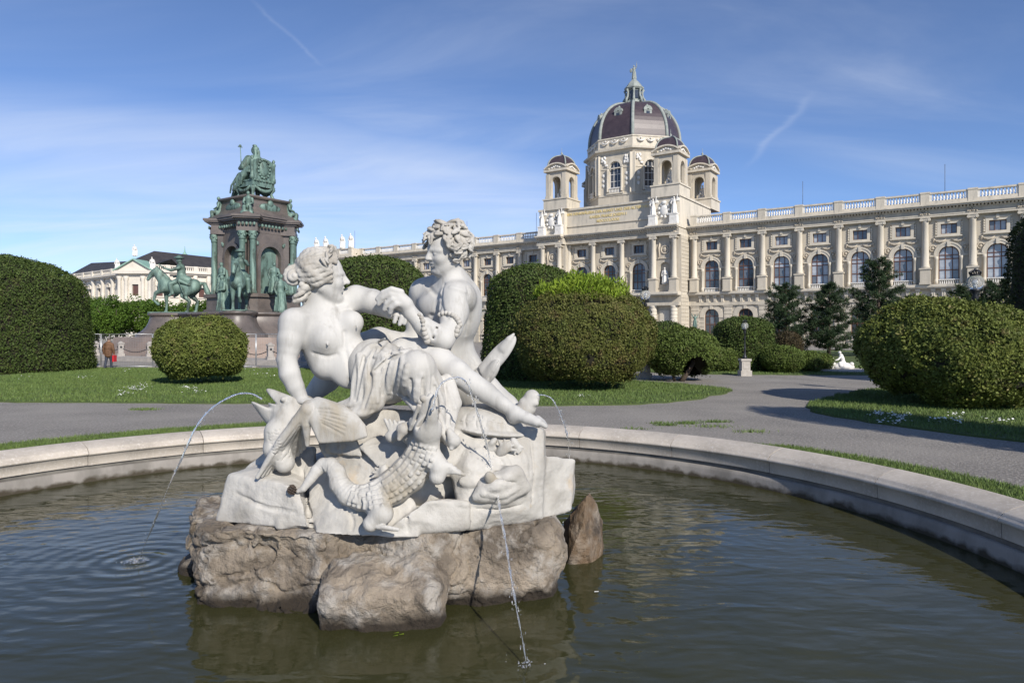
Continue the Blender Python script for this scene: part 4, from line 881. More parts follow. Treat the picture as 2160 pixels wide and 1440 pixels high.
for k in range(8):
    a = math.pi / 8 + k * math.pi / 4; m = MB(); m.tube([(r_ * math.cos(a) * 1.0, r_ * math.sin(a) * 1.0, z_) for r_, z_ in dpr], 0.32, 8); mp_(m, 'dome_rib', 'copper', parent=dome)
    m = MB(); Mz = Matrix.Rotation(k * math.pi / 4, 4, 'Z'); ap = 7.2 * math.cos(math.pi / 8)
    m.box(-0.75, 0.75, -ap - 0.55, -ap + 0.9, 41.1, 43.2, Mz); m.arch(0, 43.2, 0.2, 0.85, -ap - 0.6, -ap + 1.8, 8, M=Mz); m.box(-1.05, -0.7, -ap - 0.45, -ap + 0.6, 41.0, 42.4, Mz); m.box(0.7, 1.05, -ap - 0.45, -ap + 0.6, 41.0, 42.4, Mz); m.box(-1.05, 1.05, -ap - 0.65, -ap + 0.6, 40.85, 41.1, Mz); m.ball((0, -ap, 44.2), 0.22, 7, 5, Mz)
    dm = mp_(m, 'dormer', 'copper', parent=dome); m = MB(); m.box(-0.34, 0.34, -ap - 0.58, -ap - 0.5, 41.5, 43.0, Mz); dpn = mp_(m, 'pane', 'pane_dark', parent=dm)
lan = MB(); lan.lathe([(2.1, 45.9), (2.2, 46.3), (1.75, 46.5), (1.75, 46.9)], 8, smooth=False, a0=math.pi / 8)
lan.lathe([(1.35, 46.9), (1.35, 49.4)], 8, smooth=False, a0=math.pi / 8); lan.lathe([(1.7, 49.2), (1.9, 49.45), (1.9, 49.7), (1.6, 49.8), (1.35, 50.3), (0.85, 50.9), (0.5, 51.2), (0.45, 51.4)], 8, smooth=False, a0=math.pi / 8)
for k in range(8):
    a = math.pi / 8 + k * math.pi / 4; Mz = Matrix.Rotation(a, 4, 'Z'); lan.tube([(2.15, 0, 46.4), (2.0, 0, 47.2), (1.65, 0, 47.8), (1.6, 0, 48.6), (1.85, 0, 49.2)], [0.22, 0.26, 0.2, 0.2, 0.24], 6, Mz)
mp_(lan, 'lantern', 'copper', parent=dome)
for k in range(8):
    Mz = Matrix.Rotation(k * math.pi / 4, 4, 'Z'); m = MB(); m.box(-0.34, 0.34, -1.35, -1.2, 47.3, 48.9, Mz); mp_(m, 'lantern_pane', 'pane_dark', parent=dome)
rodm = MB(); rodm.tube([(0, 0, 0), (0, 0, 4.6)], 0.035, 5); me_rod = rodm.mesh('lightning_rod', material('rod', (0.08, 0.08, 0.09), rough=0.5))
for x, y in ((17.2, 1.5), (36.6, 1.2), (-34, 2), (-52, 2), (X0 - 0.5, -2)): link_mesh('lightning_rod', me_rod, None, mus, (x, y, 21.8))
# statues that stand on the museum
me_wing = fig_mesh('winged_statue', 'winged', 0.03, M['stone_white']); me_st = fig_mesh('roof_statue', 'stand', 0.035, M['stone_white']); me_seat = fig_mesh('seated_statue', 'seat', 0.035, M['stone_white']); me_sp = fig_mesh('roof_statue', 'spear', 0.035, M['copper'])
def statue(name, me, x, y, z, sc, label, rz=0.0, group=None, mat=None):
    o = link_mesh(name, me); o.location = mus_world(x, y, z); o.rotation_euler = (0, 0, -PHI + rz); o.scale = (sc,) * 3; return tag(o, label, 'statue', group)
WG = 'winged statues on the attic corners'
statue('winged_statue', me_wing, CX - 13.2, YP - 0.6, 22.25, 1.6, 'white winged statue at the far left end of the museum attic', 0, WG); statue('winged_statue', me_wing, CX - 9.4, YP - 0.6, 22.25, 1.6, 'white winged statue left of the gilt inscription', 0, WG)
statue('winged_statue', me_wing, CX + 9.4, YP - 0.6, 22.25, 1.6, 'white winged statue right of the gilt inscription', 0, WG); statue('winged_statue', me_wing, CX + 13.2, YP - 0.6, 22.25, 1.6, 'white winged statue at the right end of the museum attic below the near turret', 0, WG)
statue('niche_statue', me_st, CX + 11.3, YP - 0.05, 10.35, 1.6, 'white statue in the niche between the columns right of the entrance bays'); statue('niche_statue', me_st, CX - 11.3, YP - 0.05, 10.35, 1.6, 'white statue in the niche between the columns left of the entrance bays')
statue('dome_statue', me_sp, DCX, DCY, 51.35, 1.55, 'green bronze goddess with raised spear on top of the dome lantern')
statue('seated_statue', me_seat, CX + 11.55, -1.95, 27.5, 1.9, 'seated white figure inside the near right turret'); statue('seated_statue', me_seat, CX - 10.4, -1.95, 27.5, 1.9, 'seated white figure inside the left turret'); statue('seated_statue', me_seat, CX + 11.9, 13.6, 27.5, 1.9, 'seated white figure inside the turret behind the dome')
for i, (x, w) in enumerate(((-0.4, 'rightmost'), (-3.4, 'second from right'), (-9.4, 'third from right'), (-12.8, 'leftmost'))):
    statue('roof_statue', me_st, X0 + x, -3.4, 22.2, 1.9, '%s of the four white statues on the far left museum roof corner' % w, 0, 'statues on the left end of the museum roof')

# ------------------------------------------------------------------ the bronze monument
M['bronze'] = material('green_bronze', (0.115, 0.185, 0.155), (0.19, 0.285, 0.245), 0.6, 1.3, 7, 0.38, 0.64, c3=(0.045, 0.065, 0.052), s3=2.3, t3=(0.48, 0.64), stretch=(1.3, 1.3, 0.45), metallic=0.25, bump=0.3, bscale=9, bdist=0.03)
M['porphyry'] = material('brown_granite', (0.132, 0.110, 0.098), (0.078, 0.068, 0.063), 0.42, 0.9, 8, 0.38, 0.64, bump=0.15, bscale=14, bdist=0.02, c3=(0.175, 0.15, 0.135), s3=22, t3=(0.52, 0.7), random_col=0.06)
M['porphyry_step'] = material('step_granite', (0.33, 0.255, 0.215), (0.25, 0.20, 0.175), 0.7, 0.9, 8, 0.38, 0.64, c3=(0.38, 0.33, 0.29), s3=20, t3=(0.52, 0.7), random_col=0.08)
MX, MY = -22.6, 60.0
mon = empty('monument', (MX, MY, 0), -PHI); bpy.context.view_layer.update()
tag(mon, 'brown granite monument with bronze columns crowned by a throned queen', 'monument')
def mw(x, y, z): return mon.matrix_world @ Vector((x, y, z))
def mpart(mb, name, mat, parent=None, loc=None, rz=None, kind=None): return tag(mb.build(name, M[mat], parent or mon, loc, rz), kind=kind)
def octo(r, c=0.38): k = r * c; return [(r, -k), (r, k), (k, r), (-k, r), (-r, k), (-r, -k), (-k, -r), (k, -r)]
for i, (r_, z0, z1) in enumerate(((10.4, 0, 0.42), (10.0, 0.42, 0.84), (9.7, 0.84, 1.26), (9.45, 1.26, 1.68))): m = MB(); m.prism(octo(r_, 0.55), z0, z1 - 0.03); m.prism(octo(r_ - 0.12, 0.55), z1 - 0.03, z1); mpart(m, 'step', 'porphyry_step')
def ogee(poly_fn, levels, m):
    vs, fs = [], []; n = None
    for s_, z in levels:
        p = poly_fn(s_); n = len(p); vs += [(x, y, z) for x, y in p]
    for j in range(len(levels) - 1):
        for i in range(n): k = (i + 1) % n; fs.append((j * n + i, j * n + k, (j + 1) * n + k, (j + 1) * n + i))
    fs.append(tuple(range((len(levels) - 1) * n, len(levels) * n))); m.add(vs, fs, True); return m
lv = [(1.55, 1.66), (1.5, 1.9), (0.95, 2.15), (0.5, 2.5), (0.22, 2.9), (0.08, 3.3), (0.06, 3.45), (0.3, 3.5), (0.34, 3.62), (0.2, 3.7), (0.0, 3.74)]
m = MB(); ogee(lambda e: octo(5.2 + e * 0.8, 0.5), lv, m); mpart(m, 'socle', 'porphyry')
def capsule_plan(L0, L1, w):
    def f(e):
        q = w + e * 0.75; return [(L0, -q)] + [(L1 + q * math.sin(a), -q * math.cos(a)) for a in [math.pi * i / 10 for i in range(11)]] + [(L0, q)]
    return f
diag = [-math.pi / 4 + k * math.pi / 2 for k in range(4)]          # local: towards the eye, right, back, left
for a in diag: m = MB(); ogee(capsule_plan(3.0, 7.4, 1.05), lv, m); mpart(m, 'horse_pedestal', 'porphyry', rz=a)
m = MB(); m.prism([(x * 1.0, y) for x, y in octo(3.5, 0.62)], 3.7, 4.0); m.prism(octo(3.3, 0.62), 4.0, 5.0); m.prism(octo(3.5, 0.62), 5.0, 5.3); mpart(m, 'plinth', 'porphyry')
for k in range(4):
    Mz = Matrix.Rotation(k * math.pi / 2, 4, 'Z'); m = MB(); arch_wall(m, -2.2, 2.2, 5.3, 10.5, 0, 2.0, 5.3, 8.4, -2.2, -1.6, 10, Mz); m.arch(0, 8.4, 1.02, 1.3, -2.3, -2.15, 14, M=Mz); m.box(-1.3, -1.02, -2.28, -2.15, 5.3, 8.4, Mz); m.box(1.02, 1.3, -2.28, -2.15, 5.3, 8.4, Mz); mpart(m, 'niche_wall', 'porphyry')
    m = MB(); m.box(-1.0, 1.0, -1.75, -1.55, 5.3, 9.4, Mz); mpart(m, 'niche_back', 'bronze')
    m = MB()
    for g in (-1, 1):
        for i in range(5): m.ball((g * (1.3 + 0.16 * i), -2.25, 9.6 + 0.1 * (i % 3)), (0.16, 0.08, 0.2), 6, 4, Mz)
    mpart(m, 'spandrel_scroll', 'bronze', kind='stuff')
for a in diag:
    m = MB(); m.box(1.6, 2.95, -0.62, 0.62, 5.3, 10.5); mpart(m, 'corner_pier', 'porphyry', rz=a)
    for g in (-1, 1):
        c = MB(); c.lathe([(0.34, 5.3), (0.34, 5.42), (0.30, 5.5), (0.27, 5.6), (0.27, 7.1), (0.25, 7.15), (0.235, 9.7), (0.26, 9.75)], 12); co = mpart(c, 'column', 'bronze', loc=(3.25 * math.cos(a) - 0.42 * g * math.sin(a), 3.25 * math.sin(a) + 0.42 * g * math.cos(a), 0))
        q = MB(); q.lathe([(0.24, 9.75), (0.30, 9.95), (0.28, 10.05), (0.36, 10.25), (0.34, 10.3), (0.42, 10.5)], 8)
        for i in range(8): b = i * math.pi / 4; q.ball((0.33 * math.cos(b), 0.33 * math.sin(b), 10.12 + 0.16 * (i % 2)), (0.09, 0.09, 0.12), 6, 4)
        mpart(q, 'capital', 'bronze', co)
def ent_plan(e):
    """square with projecting corner blocks"""
    out = []; s_ = 2.3 + e
    for k in range(4):
        a = diag[k]; ca, sa = math.cos(a), math.sin(a); d, w = 3.5 + e, 0.84 + e * 0.6
        for x, y in ((s_ * 1.0, -w), (d, -w), (d, w), (s_ * 1.0, w)): out.append((x * ca - y * sa, x * sa + y * ca))
    return out
m = MB(); m.prism(ent_plan(0), 10.5, 10.85); m.prism(ent_plan(-0.06), 10.85, 11.35); mpart(m, 'entablature', 'porphyry')
m = MB(); m.prism(ent_plan(0.12), 11.35, 11.5); m.prism(ent_plan(0.42), 11.5, 11.62); m.prism(ent_plan(0.52), 11.62, 11.8); mpart(m, 'cornice', 'porphyry')
fz = MB()
for k in range(4):
    Mz = Matrix.Rotation(k * math.pi / 2, 4, 'Z')
    for i in range(9): fz.ball(((i - 4) * 0.34, -2.52, 11.08), (0.15, 0.08, 0.16), 6, 4, Mz)
for a in diag:
    Mz = Matrix.Rotation(a, 4, 'Z')
    for i in range(5): fz.ball((3.66, (i - 2) * 0.3, 11.08), (0.07, 0.13, 0.16), 6, 4, Mz)
mpart(fz, 'frieze_scroll', 'bronze', kind='stuff')
def sq(h_, c=0.25): k = h_ - c; return [(h_, -k), (h_, k), (k, h_), (-k, h_), (-h_, k), (-h_, -k), (-k, -h_), (k, -h_)]
m = MB(); ogee(lambda e: sq(1.9 + e), [(1.0, 11.8), (0.9, 12.0), (0.45, 12.3), (0.25, 12.6), (0.15, 13.1), (0.12, 13.4), (0.35, 13.45), (0.35, 13.62), (0.0, 13.64)], m); mpart(m, 'throne_base', 'porphyry')
for k in range(4):
    Mz = Matrix.Rotation(k * math.pi / 2, 4, 'Z'); m = MB(); m.ball((0, -2.12, 12.75), (1.1, 0.16, 0.38), 12, 6, Mz); m.ball((0, -2.2, 13.1), (0.32, 0.16, 0.3), 8, 5, Mz); mpart(m, 'base_relief', 'bronze')
# throne: legs, seat, carved back with posts, arms
th = empty('throne', (0, 0, 13.6), 0, mon)
m = MB(); m.box(-1.1, 1.25, -1.1, 1.1, 1.15, 1.55); m.box(-1.15, 1.3, -1.15, 1.15, 1.05, 1.17); m.box(-1.15, 1.3, -1.15, 1.15, 1.5, 1.62); mpart(m, 'seat', 'bronze', th)
for x in (-0.95, 1.08):
    for y in (-0.95, 0.95): m = MB(); m.tube([(x, y, 0), (x * 1.05, y * 1.05, 0.25), (x * 0.94, y * 0.94, 0.6), (x * 1.06, y * 1.06, 0.95), (x, y, 1.1)], [0.2, 0.15, 0.14, 0.24, 0.2], 8); mpart(m, 'throne_leg', 'bronze', th)
m = MB(); m.xz_prism([(-1.0, 1.6), (1.0, 1.6), (1.0, 3.1)] + [(1.0 * math.cos(a), 3.1 + 0.42 * math.sin(a)) for a in [math.pi * i / 12 for i in range(1, 12)]] + [(-1.0, 3.1)], -0.13, 0.13); mpart(m, 'back_panel', 'bronze', th, (1.15, 0, 0), R(90))
m = MB(); m.ball((0, 0, 0), (0.14, 0.46, 0.66), 14, 10); 
for i in range(16): b = i * math.pi / 8; m.ball((0.04, 0.58 * math.cos(b), 0.80 * math.sin(b)), 0.12, 7, 5)
for i in range(7): m.ball((0.02, (i - 3) * 0.3, -1.05 + 0.0), (0.1, 0.12, 0.14), 6, 4)
mpart(m, 'back_shield', 'bronze', th, (1.27, 0, 2.62))
for y in (-1.08, 1.08):
    m = MB(); m.lathe([(0.2, 1.6), (0.2, 1.9), (0.15, 2.0), (0.15, 3.0), (0.19, 3.1), (0.19, 3.25), (0.08, 3.3), (0.15, 3.48), (0.04, 3.65)], 10); mpart(m, 'back_post', 'bronze', th, (1.15, y, 0))
    m = MB(); m.tube([(1.0, y, 2.3), (0.3, y, 2.32), (-0.7, y, 2.25), (-0.95, y, 2.0), (-0.85, y, 1.6)], [0.12, 0.13, 0.13, 0.15, 0.12], 8); mpart(m, 'throne_arm', 'bronze', th)
for i, (a, y) in enumerate(((0, 0), (1, -1.12), (2, 1.12))):
    m = MB()
    if i == 0: m.tube([(1.28, -0.9, 1.05), (1.32, -0.45, 0.75), (1.32, 0, 0.66), (1.32, 0.45, 0.75), (1.28, 0.9, 1.05)], [0.08, 0.15, 0.18, 0.15, 0.08], 7)
    else: m.tube([(-0.9, y, 1.05), (-0.3, y, 0.75), (0.1, y, 0.68), (0.5, y, 0.75), (1.0, y, 1.05)], [0.08, 0.15, 0.18, 0.15, 0.08], 7)
    mpart(m, 'seat_swag', 'bronze', th)
# the queen: seated, facing local -x, sceptre raised
q = SDF((-2.7, -1.7, -0.3), (1.3, 1.7, 5.6), 0.05)
q.chain([(0.35, 0, 1.9), (0.2, 0, 2.7), (0.15, 0, 3.4)], [0.72, 0.55, 0.58], 0.2); q.cap((0.12, -0.62, 3.55), (0.12, 0.62, 3.55), 0.28, 0.28, 0.2); q.cap((0.1, 0, 3.8), (0.02, 0, 4.2), 0.2, 0.18, 0.1); q.ell((-0.05, 0, 4.42), (0.31, 0.27, 0.36), None, 0.05)
q.ell((0.16, 0, 4.5), (0.24, 0.28, 0.26), None, 0.05); q.cap((0.3, 0.15, 4.3), (0.4, 0.15, 3.6), 0.14, 0.1, 0.05); q.cap((0.3, -0.15, 4.3), (0.42, -0.2, 3.5), 0.14, 0.1, 0.05); q.ell((-0.02, 0, 4.82), (0.2, 0.2, 0.12), None, 0.03)
q.chain([(0.2, 0, 1.9), (-0.9, 0, 2.0), (-1.35, 0, 1.1), (-1.9, 0, 0.2)], [0.75, 0.68, 0.7, 0.62], 0.25); q.cap((-1.3, -0.5, 0.2), (-1.7, 0.6, 0.1), 0.45, 0.45, 0.2); q.cap((-1.9, 0, 0.1), (-2.3, -0.2, -0.1), 0.3, 0.15, 0.2)
q.chain([(0.1, -0.72, 3.5), (-0.15, -0.98, 2.85), (-0.75, -0.95, 2.75)], [0.32, 0.34, 0.17], 0.1); q.chain([(0.1, 0.72, 3.5), (-0.3, 0.98, 2.95), (-0.7, 0.9, 3.5)], [0.3, 0.25, 0.15], 0.1)
for i in range(9): a = -1.2 + 0.3 * i; q.chain([(-0.9, 0.62 * math.sin(a), 2.3), (-1.75 - 0.1 * math.cos(a), 0.85 * math.sin(a), 1.2), (-2.05, 1.0 * math.sin(a), 0.05)], [0.08, 0.11, 0.13], 0.06)
q.chain([(0.6, -0.85, 2.6), (0.0, -1.05, 2.1), (-0.6, -1.1, 1.4), (-1.2, -1.2, 0.9)], [0.3, 0.32, 0.25, 0.15], 0.12)
for i in range(5): q.chain([(0.4 - 0.3 * i, -1.12, 2.6 - 0.1 * i), (0.1 - 0.4 * i, -1.3, 1.9 - 0.15 * i), (-0.2 - 0.4 * i, -1.22, 1.3 - 0.15 * i)], 0.08, 0.05)
V, Qd = q.nets(); qo = link_mesh('queen_statue', np_mesh('queen_statue', V, Qd), M['bronze']); qo.location = mw(0, 0, 13.62); qo.rotation_euler = (0, 0, -PHI); tag(qo, 'robed green bronze queen seated on the throne holding up a sceptre', 'statue')
m = MB(); m.tube([(-0.55, -0.95, 2.6), (-0.8, -0.9, 4.75)], [0.05, 0.035], 6); m.ball((-0.81, -0.9, 4.75), 0.12, 7, 5); m.box(-0.85, -0.77, -1.1, -0.7, 4.62, 4.69); m.build('sceptre', M['bronze'], qo)
# seated allegories on the cornice corners, standing figures round the socle
me_bs = fig_mesh('seated_bronze', 'seat', 0.035, M['bronze']); me_bst = fig_mesh('standing_bronze', 'stand', 0.035, M['bronze']); me_bs2 = fig_mesh('standing_bronze', 'cloak', 0.035, M['bronze'])
def mstat(name, me, x, y, z, sc, rz, label, group=None):
    o = link_mesh(name, me); o.location = mw(x, y, z); o.rotation_euler = (0, 0, -PHI + rz); o.scale = (sc,) * 3; return tag(o, label, 'statue', group)
SG = 'seated bronze figures on the monument cornice'; TG = 'standing bronze figures round the monument'
for a, w in ((diag[0], 'front'), (diag[1], 'right'), (diag[3], 'left')):
    mstat('seated_bronze', me_bs, 3.0 * math.cos(a), 3.0 * math.sin(a), 11.78, 1.35, a + math.pi / 2, 'seated bronze figure on the %s corner of the monument cornice' % w, SG)
    m = MB(); m.box(1.6, 3.4, -0.5, 0.5, 11.8, 12.05); mpart(m, 'figure_block', 'porphyry', rz=a)
for (x, y, z, s_, rz, lb) in ((1.35, -3.95, 3.7, 1.70, -0.2, 'robed bronze statesman standing left of the frontal horse'), (0.3, -3.35, 5.3, 1.45, 0, 'bronze figure standing in the left niche behind the robed statesman'),
                              (5.0, -1.1, 3.7, 1.75, math.pi / 2, 'bronze figure in a long coat standing in front of the right niche'), (3.9, 0.6, 5.3, 1.45, math.pi / 2 + 0.3, 'bronze figure with crossed arms in the right niche'), (3.9, -0.9, 5.3, 1.45, math.pi / 2 - 0.3, 'bronze figure looking left inside the right niche')):
    mstat('standing_bronze', me_bst, x, y, z, s_, rz, lb, TG)
# horse and rider, facing -x
def horse_meshes():
    s = SDF((-1.8, -0.6, -0.05), (1.6, 0.6, 2.3), 0.03)
    s.chain([(-0.58, 0, 1.27), (-0.1, 0, 1.2), (0.3, 0, 1.22), (0.62, 0, 1.3)], [0.31, 0.32, 0.31, 0.33], 0.1); s.ell((0.68, 0.14, 1.28), (0.28, 0.2, 0.3), None, 0.08); s.ell((0.68, -0.14, 1.28), (0.28, 0.2, 0.3), None, 0.08); s.ell((-0.75, 0, 1.2), (0.2, 0.24, 0.27), None, 0.08)
    s.chain([(-0.62, 0, 1.42), (-0.88, 0, 1.74), (-1.02, 0, 1.96)], [0.27, 0.19, 0.14], 0.08); s.chain([(-1.0, 0, 2.0), (-1.2, 0, 1.84), (-1.36, 0, 1.58)], [0.14, 0.12, 0.078], 0.04); s.chain([(-0.5, 0, 1.62), (-0.78, 0, 1.92), (-0.98, 0, 2.12)], [0.09, 0.085, 0.06], 0.05)
    for g in (-1, 1): s.cap((-0.98, 0.07 * g, 2.08), (-0.99, 0.09 * g, 2.22), 0.04, 0.015, 0.02)
    s.chain([(-0.6, 0.17, 1.12), (-0.62, 0.17, 0.68), (-0.60, 0.17, 0.36), (-0.62, 0.17, 0.08)], [0.16, 0.085, 0.058, 0.065], 0.05); s.ell((-0.64, 0.17, 0.05), (0.1, 0.08, 0.06), None, 0.03)
    s.chain([(-0.62, -0.17, 1.12), (-0.98, -0.17, 0.92), (-1.06, -0.17, 0.58), (-0.9, -0.17, 0.42)], [0.16, 0.085, 0.055, 0.06], 0.05); s.ell((-0.86, -0.17, 0.40), (0.08, 0.07, 0.08), None, 0.03)
    for g, o_ in ((1, 0.0), (-1, -0.28)): s.chain([(0.68, 0.16 * g, 1.15), (0.5 + o_, 0.17 * g, 0.82), (0.78 + o_, 0.17 * g, 0.55), (0.70 + o_, 0.17 * g, 0.1)], [0.22, 0.13, 0.075, 0.062], 0.06); s.ell((0.66 + o_, 0.17 * g, 0.05), (0.1, 0.08, 0.06), None, 0.03)
    s.chain([(0.92, 0, 1.42), (1.12, 0, 1.38), (1.26, 0, 1.0), (1.42, 0, 0.6)], [0.07, 0.1, 0.13, 0.04], 0.05)
    V, Q = s.nets(); h_ = np_mesh('horse', V, Q); h_.materials.append(M['bronze'])
    s = SDF((-0.95, -0.7, 0.6), (0.8, 0.7, 2.9), 0.03)
    s.chain([(0.08, 0, 1.55), (0.1, 0, 1.95), (0.06, 0, 2.15)], [0.21, 0.18, 0.2], 0.06); s.cap((0.06, -0.2, 2.15), (0.06, 0.2, 2.15), 0.09, 0.09, 0.05); s.cap((0.05, 0, 2.2), (0.02, 0, 2.4), 0.075, 0.07, 0.03); s.ell((0, 0, 2.48), (0.13, 0.11, 0.15), None, 0.02); s.ell((0, 0, 2.60), (0.25, 0.22, 0.055), None, 0.02); s.ell((0, 0, 2.64), (0.13, 0.12, 0.09), None, 0.02)
    for g in (-1, 1): s.chain([(0.1, 0.16 * g, 1.55), (-0.3, 0.36 * g, 1.35), (-0.2, 0.38 * g, 0.9), (-0.32, 0.38 * g, 0.80)], [0.15, 0.11, 0.085, 0.06], 0.05)
    s.chain([(0.06, 0.24, 2.12), (0.08, 0.33, 1.82), (-0.28, 0.14, 1.72)], [0.085, 0.07, 0.05], 0.03); s.chain([(0.06, -0.24, 2.12), (-0.25, -0.36, 1.98), (-0.62, -0.28, 2.1)], [0.085, 0.07, 0.045], 0.03); s.cap((-0.5, -0.28, 2.04), (-0.82, -0.26, 2.26), 0.03, 0.03, 0.01)
    s.chain([(0.15, 0, 1.6), (0.4, 0, 1.55)], [0.25, 0.18], 0.08); s.cap((0.1, -0.34, 1.5), (0.55, -0.34, 1.3), 0.1, 0.06, 0.08); s.cap((0.1, 0.34, 1.5), (0.55, 0.34, 1.3), 0.1, 0.06, 0.08)
    V, Q = s.nets(); r_ = np_mesh('rider', V, Q); r_.materials.append(M['bronze']); return h_, r_
me_h, me_r = horse_meshes()
def equestrian(d, a, label):
    e = empty('equestrian_statue', mw(d * math.cos(a), d * math.sin(a), 3.74), -PHI + a + math.pi); e.scale = (1.82,) * 3; tag(e, label, 'statue', 'equestrian statues at the monument corners')
    link_mesh('horse', me_h, None, e); link_mesh('rider', me_r, None, e)
    m = MB(); m.tube([(0.05, -0.42, 1.55), (0.35, -0.42, 0.75)], 0.02, 5); m.build('sword', M['bronze'], e)
    m = MB(); m.box(-1.25, 1.2, -0.45, 0.45, -0.02, 0.035); m.build('base_plate', M['bronze'], e)
equestrian(6.2, diag[0], 'bronze rider in a tricorn hat on a horse facing the fountain'); equestrian(6.2, diag[3], 'bronze rider pointing forward on a walking horse seen from the side, at the monument left')
# stone posts with chains round it, on a kerb
M['post_stone'] = material('post_stone', (0.40, 0.37, 0.34), (0.30, 0.28, 0.26), 0.8, 4, 6); M['iron'] = material('black_iron', (0.022, 0.024, 0.028), rough=0.45, metallic=0.3)
pp = [P(u, 700, Y) for u, Y in ((150, 53), (202, 52), (255, 51), (316, 50), (380, 48.7), (445, 47.3), (508, 45.8), (570, 44.4), (640, 42.9), (715, 41.5))]
m = MB(); m.box(-0.24, 0.24, -0.24, 0.24, 0.3, 0.5); m.box(-0.18, 0.18, -0.18, 0.18, 0.5, 1.2); m.box(-0.22, 0.22, -0.22, 0.22, 1.2, 1.3); m.ball((0, 0, 1.3), (0.17, 0.17, 0.12), 10, 6); me_post = m.mesh('post', M['post_stone'])
m = MB(); m.ball((0, -0.19, 0.98), (0.08, 0.06, 0.08), 8, 6); m.ball((0.19, 0, 0.98), (0.06, 0.06, 0.08), 8, 6); m.ball((-0.19, 0, 0.98), (0.06, 0.06, 0.08), 8, 6); me_ros = m.mesh('rosette', M['iron'])
names = ['first', 'second', 'third', 'fourth', 'fifth', 'sixth', 'seventh', 'eighth', 'ninth', 'tenth']
for i, p in enumerate(pp):
    e = empty('chain_post', (p.x, p.y, 0), 0.6); tag(e, 'short grey stone chain post round the monument, %s from the left' % names[i], 'post', 'chain posts round the monument'); link_mesh('shaft', me_post, None, e); link_mesh('rosette', me_ros, None, e)
    if i + 1 < len(pp):
        b = pp[i + 1]; m = MB(); n_ = 26
        def cp(t): return Vector((p.x + (b.x - p.x) * t, p.y + (b.y - p.y) * t, 0.98 - 1.5 * t * (1 - t)))
        for k in range(n_):
            t0, t1 = (k + 0.05) / n_, (k + 0.95) / n_; m.tube([cp(0.08 + 0.84 * t0), cp(0.08 + 0.84 * t1)], 0.035 if k % 2 else 0.022, 5)
        o = m.build('chain', M['iron']); tag(o, 'sagging iron chain between the %s and %s chain posts from the left' % (names[i], names[i + 1]), 'chain', 'chains round the monument')
m = MB(); d = (pp[-1] - pp[0]).normalized(); nn = Vector((-d.y, d.x, 0)); a, b = pp[0] - d * 12, pp[-1] + d * 2
m.prism([(a.x - nn.x * 0.6, a.y - nn.y * 0.6), (b.x - nn.x * 0.6, b.y - nn.y * 0.6), (b.x + nn.x * 2.0, b.y + nn.y * 2.0), (a.x + nn.x * 2.0, a.y + nn.y * 2.0)], 0.0, 0.3); tag(m.build('kerb', M['post_stone']), kind='structure')

# ------------------------------------------------------------------ palace far left, trees in front of it
M['palace'] = material('palace_stone', (0.66, 0.61, 0.53), (0.56, 0.52, 0.45), 0.85, 0.4, 6, 0.35, 0.65, c3=(0.46, 0.43, 0.38), s3=0.7, t3=(0.58, 0.75)); M['slate'] = material('dark_slate', (0.035, 0.033, 0.034), (0.05, 0.046, 0.046), 0.6, 0.6)
M['copper_green'] = material('copper_roof', (0.20, 0.36, 0.29), (0.27, 0.42, 0.35), 0.6, 1.5); M['pal_win'] = material('palace_window', (0.10, 0.05, 0.04), rough=0.3)
def facing(a, b):
    """wall frame: x runs from a to b, y away from the eye"""
    a, b = Vector((a[0], a[1], 0)), Vector((b[0], b[1], 0)); d = (b - a).normalized(); return a, math.atan2(d.y, d.x), (b - a).length
corner = P(262, 700, 172); corner2 = P(322, 700, 172)
pal = empty('palace', (corner.x, corner.y, 0)); tag(pal, 'pale palace with pediment and dark slate roofs beyond the trees at far left', 'palace')
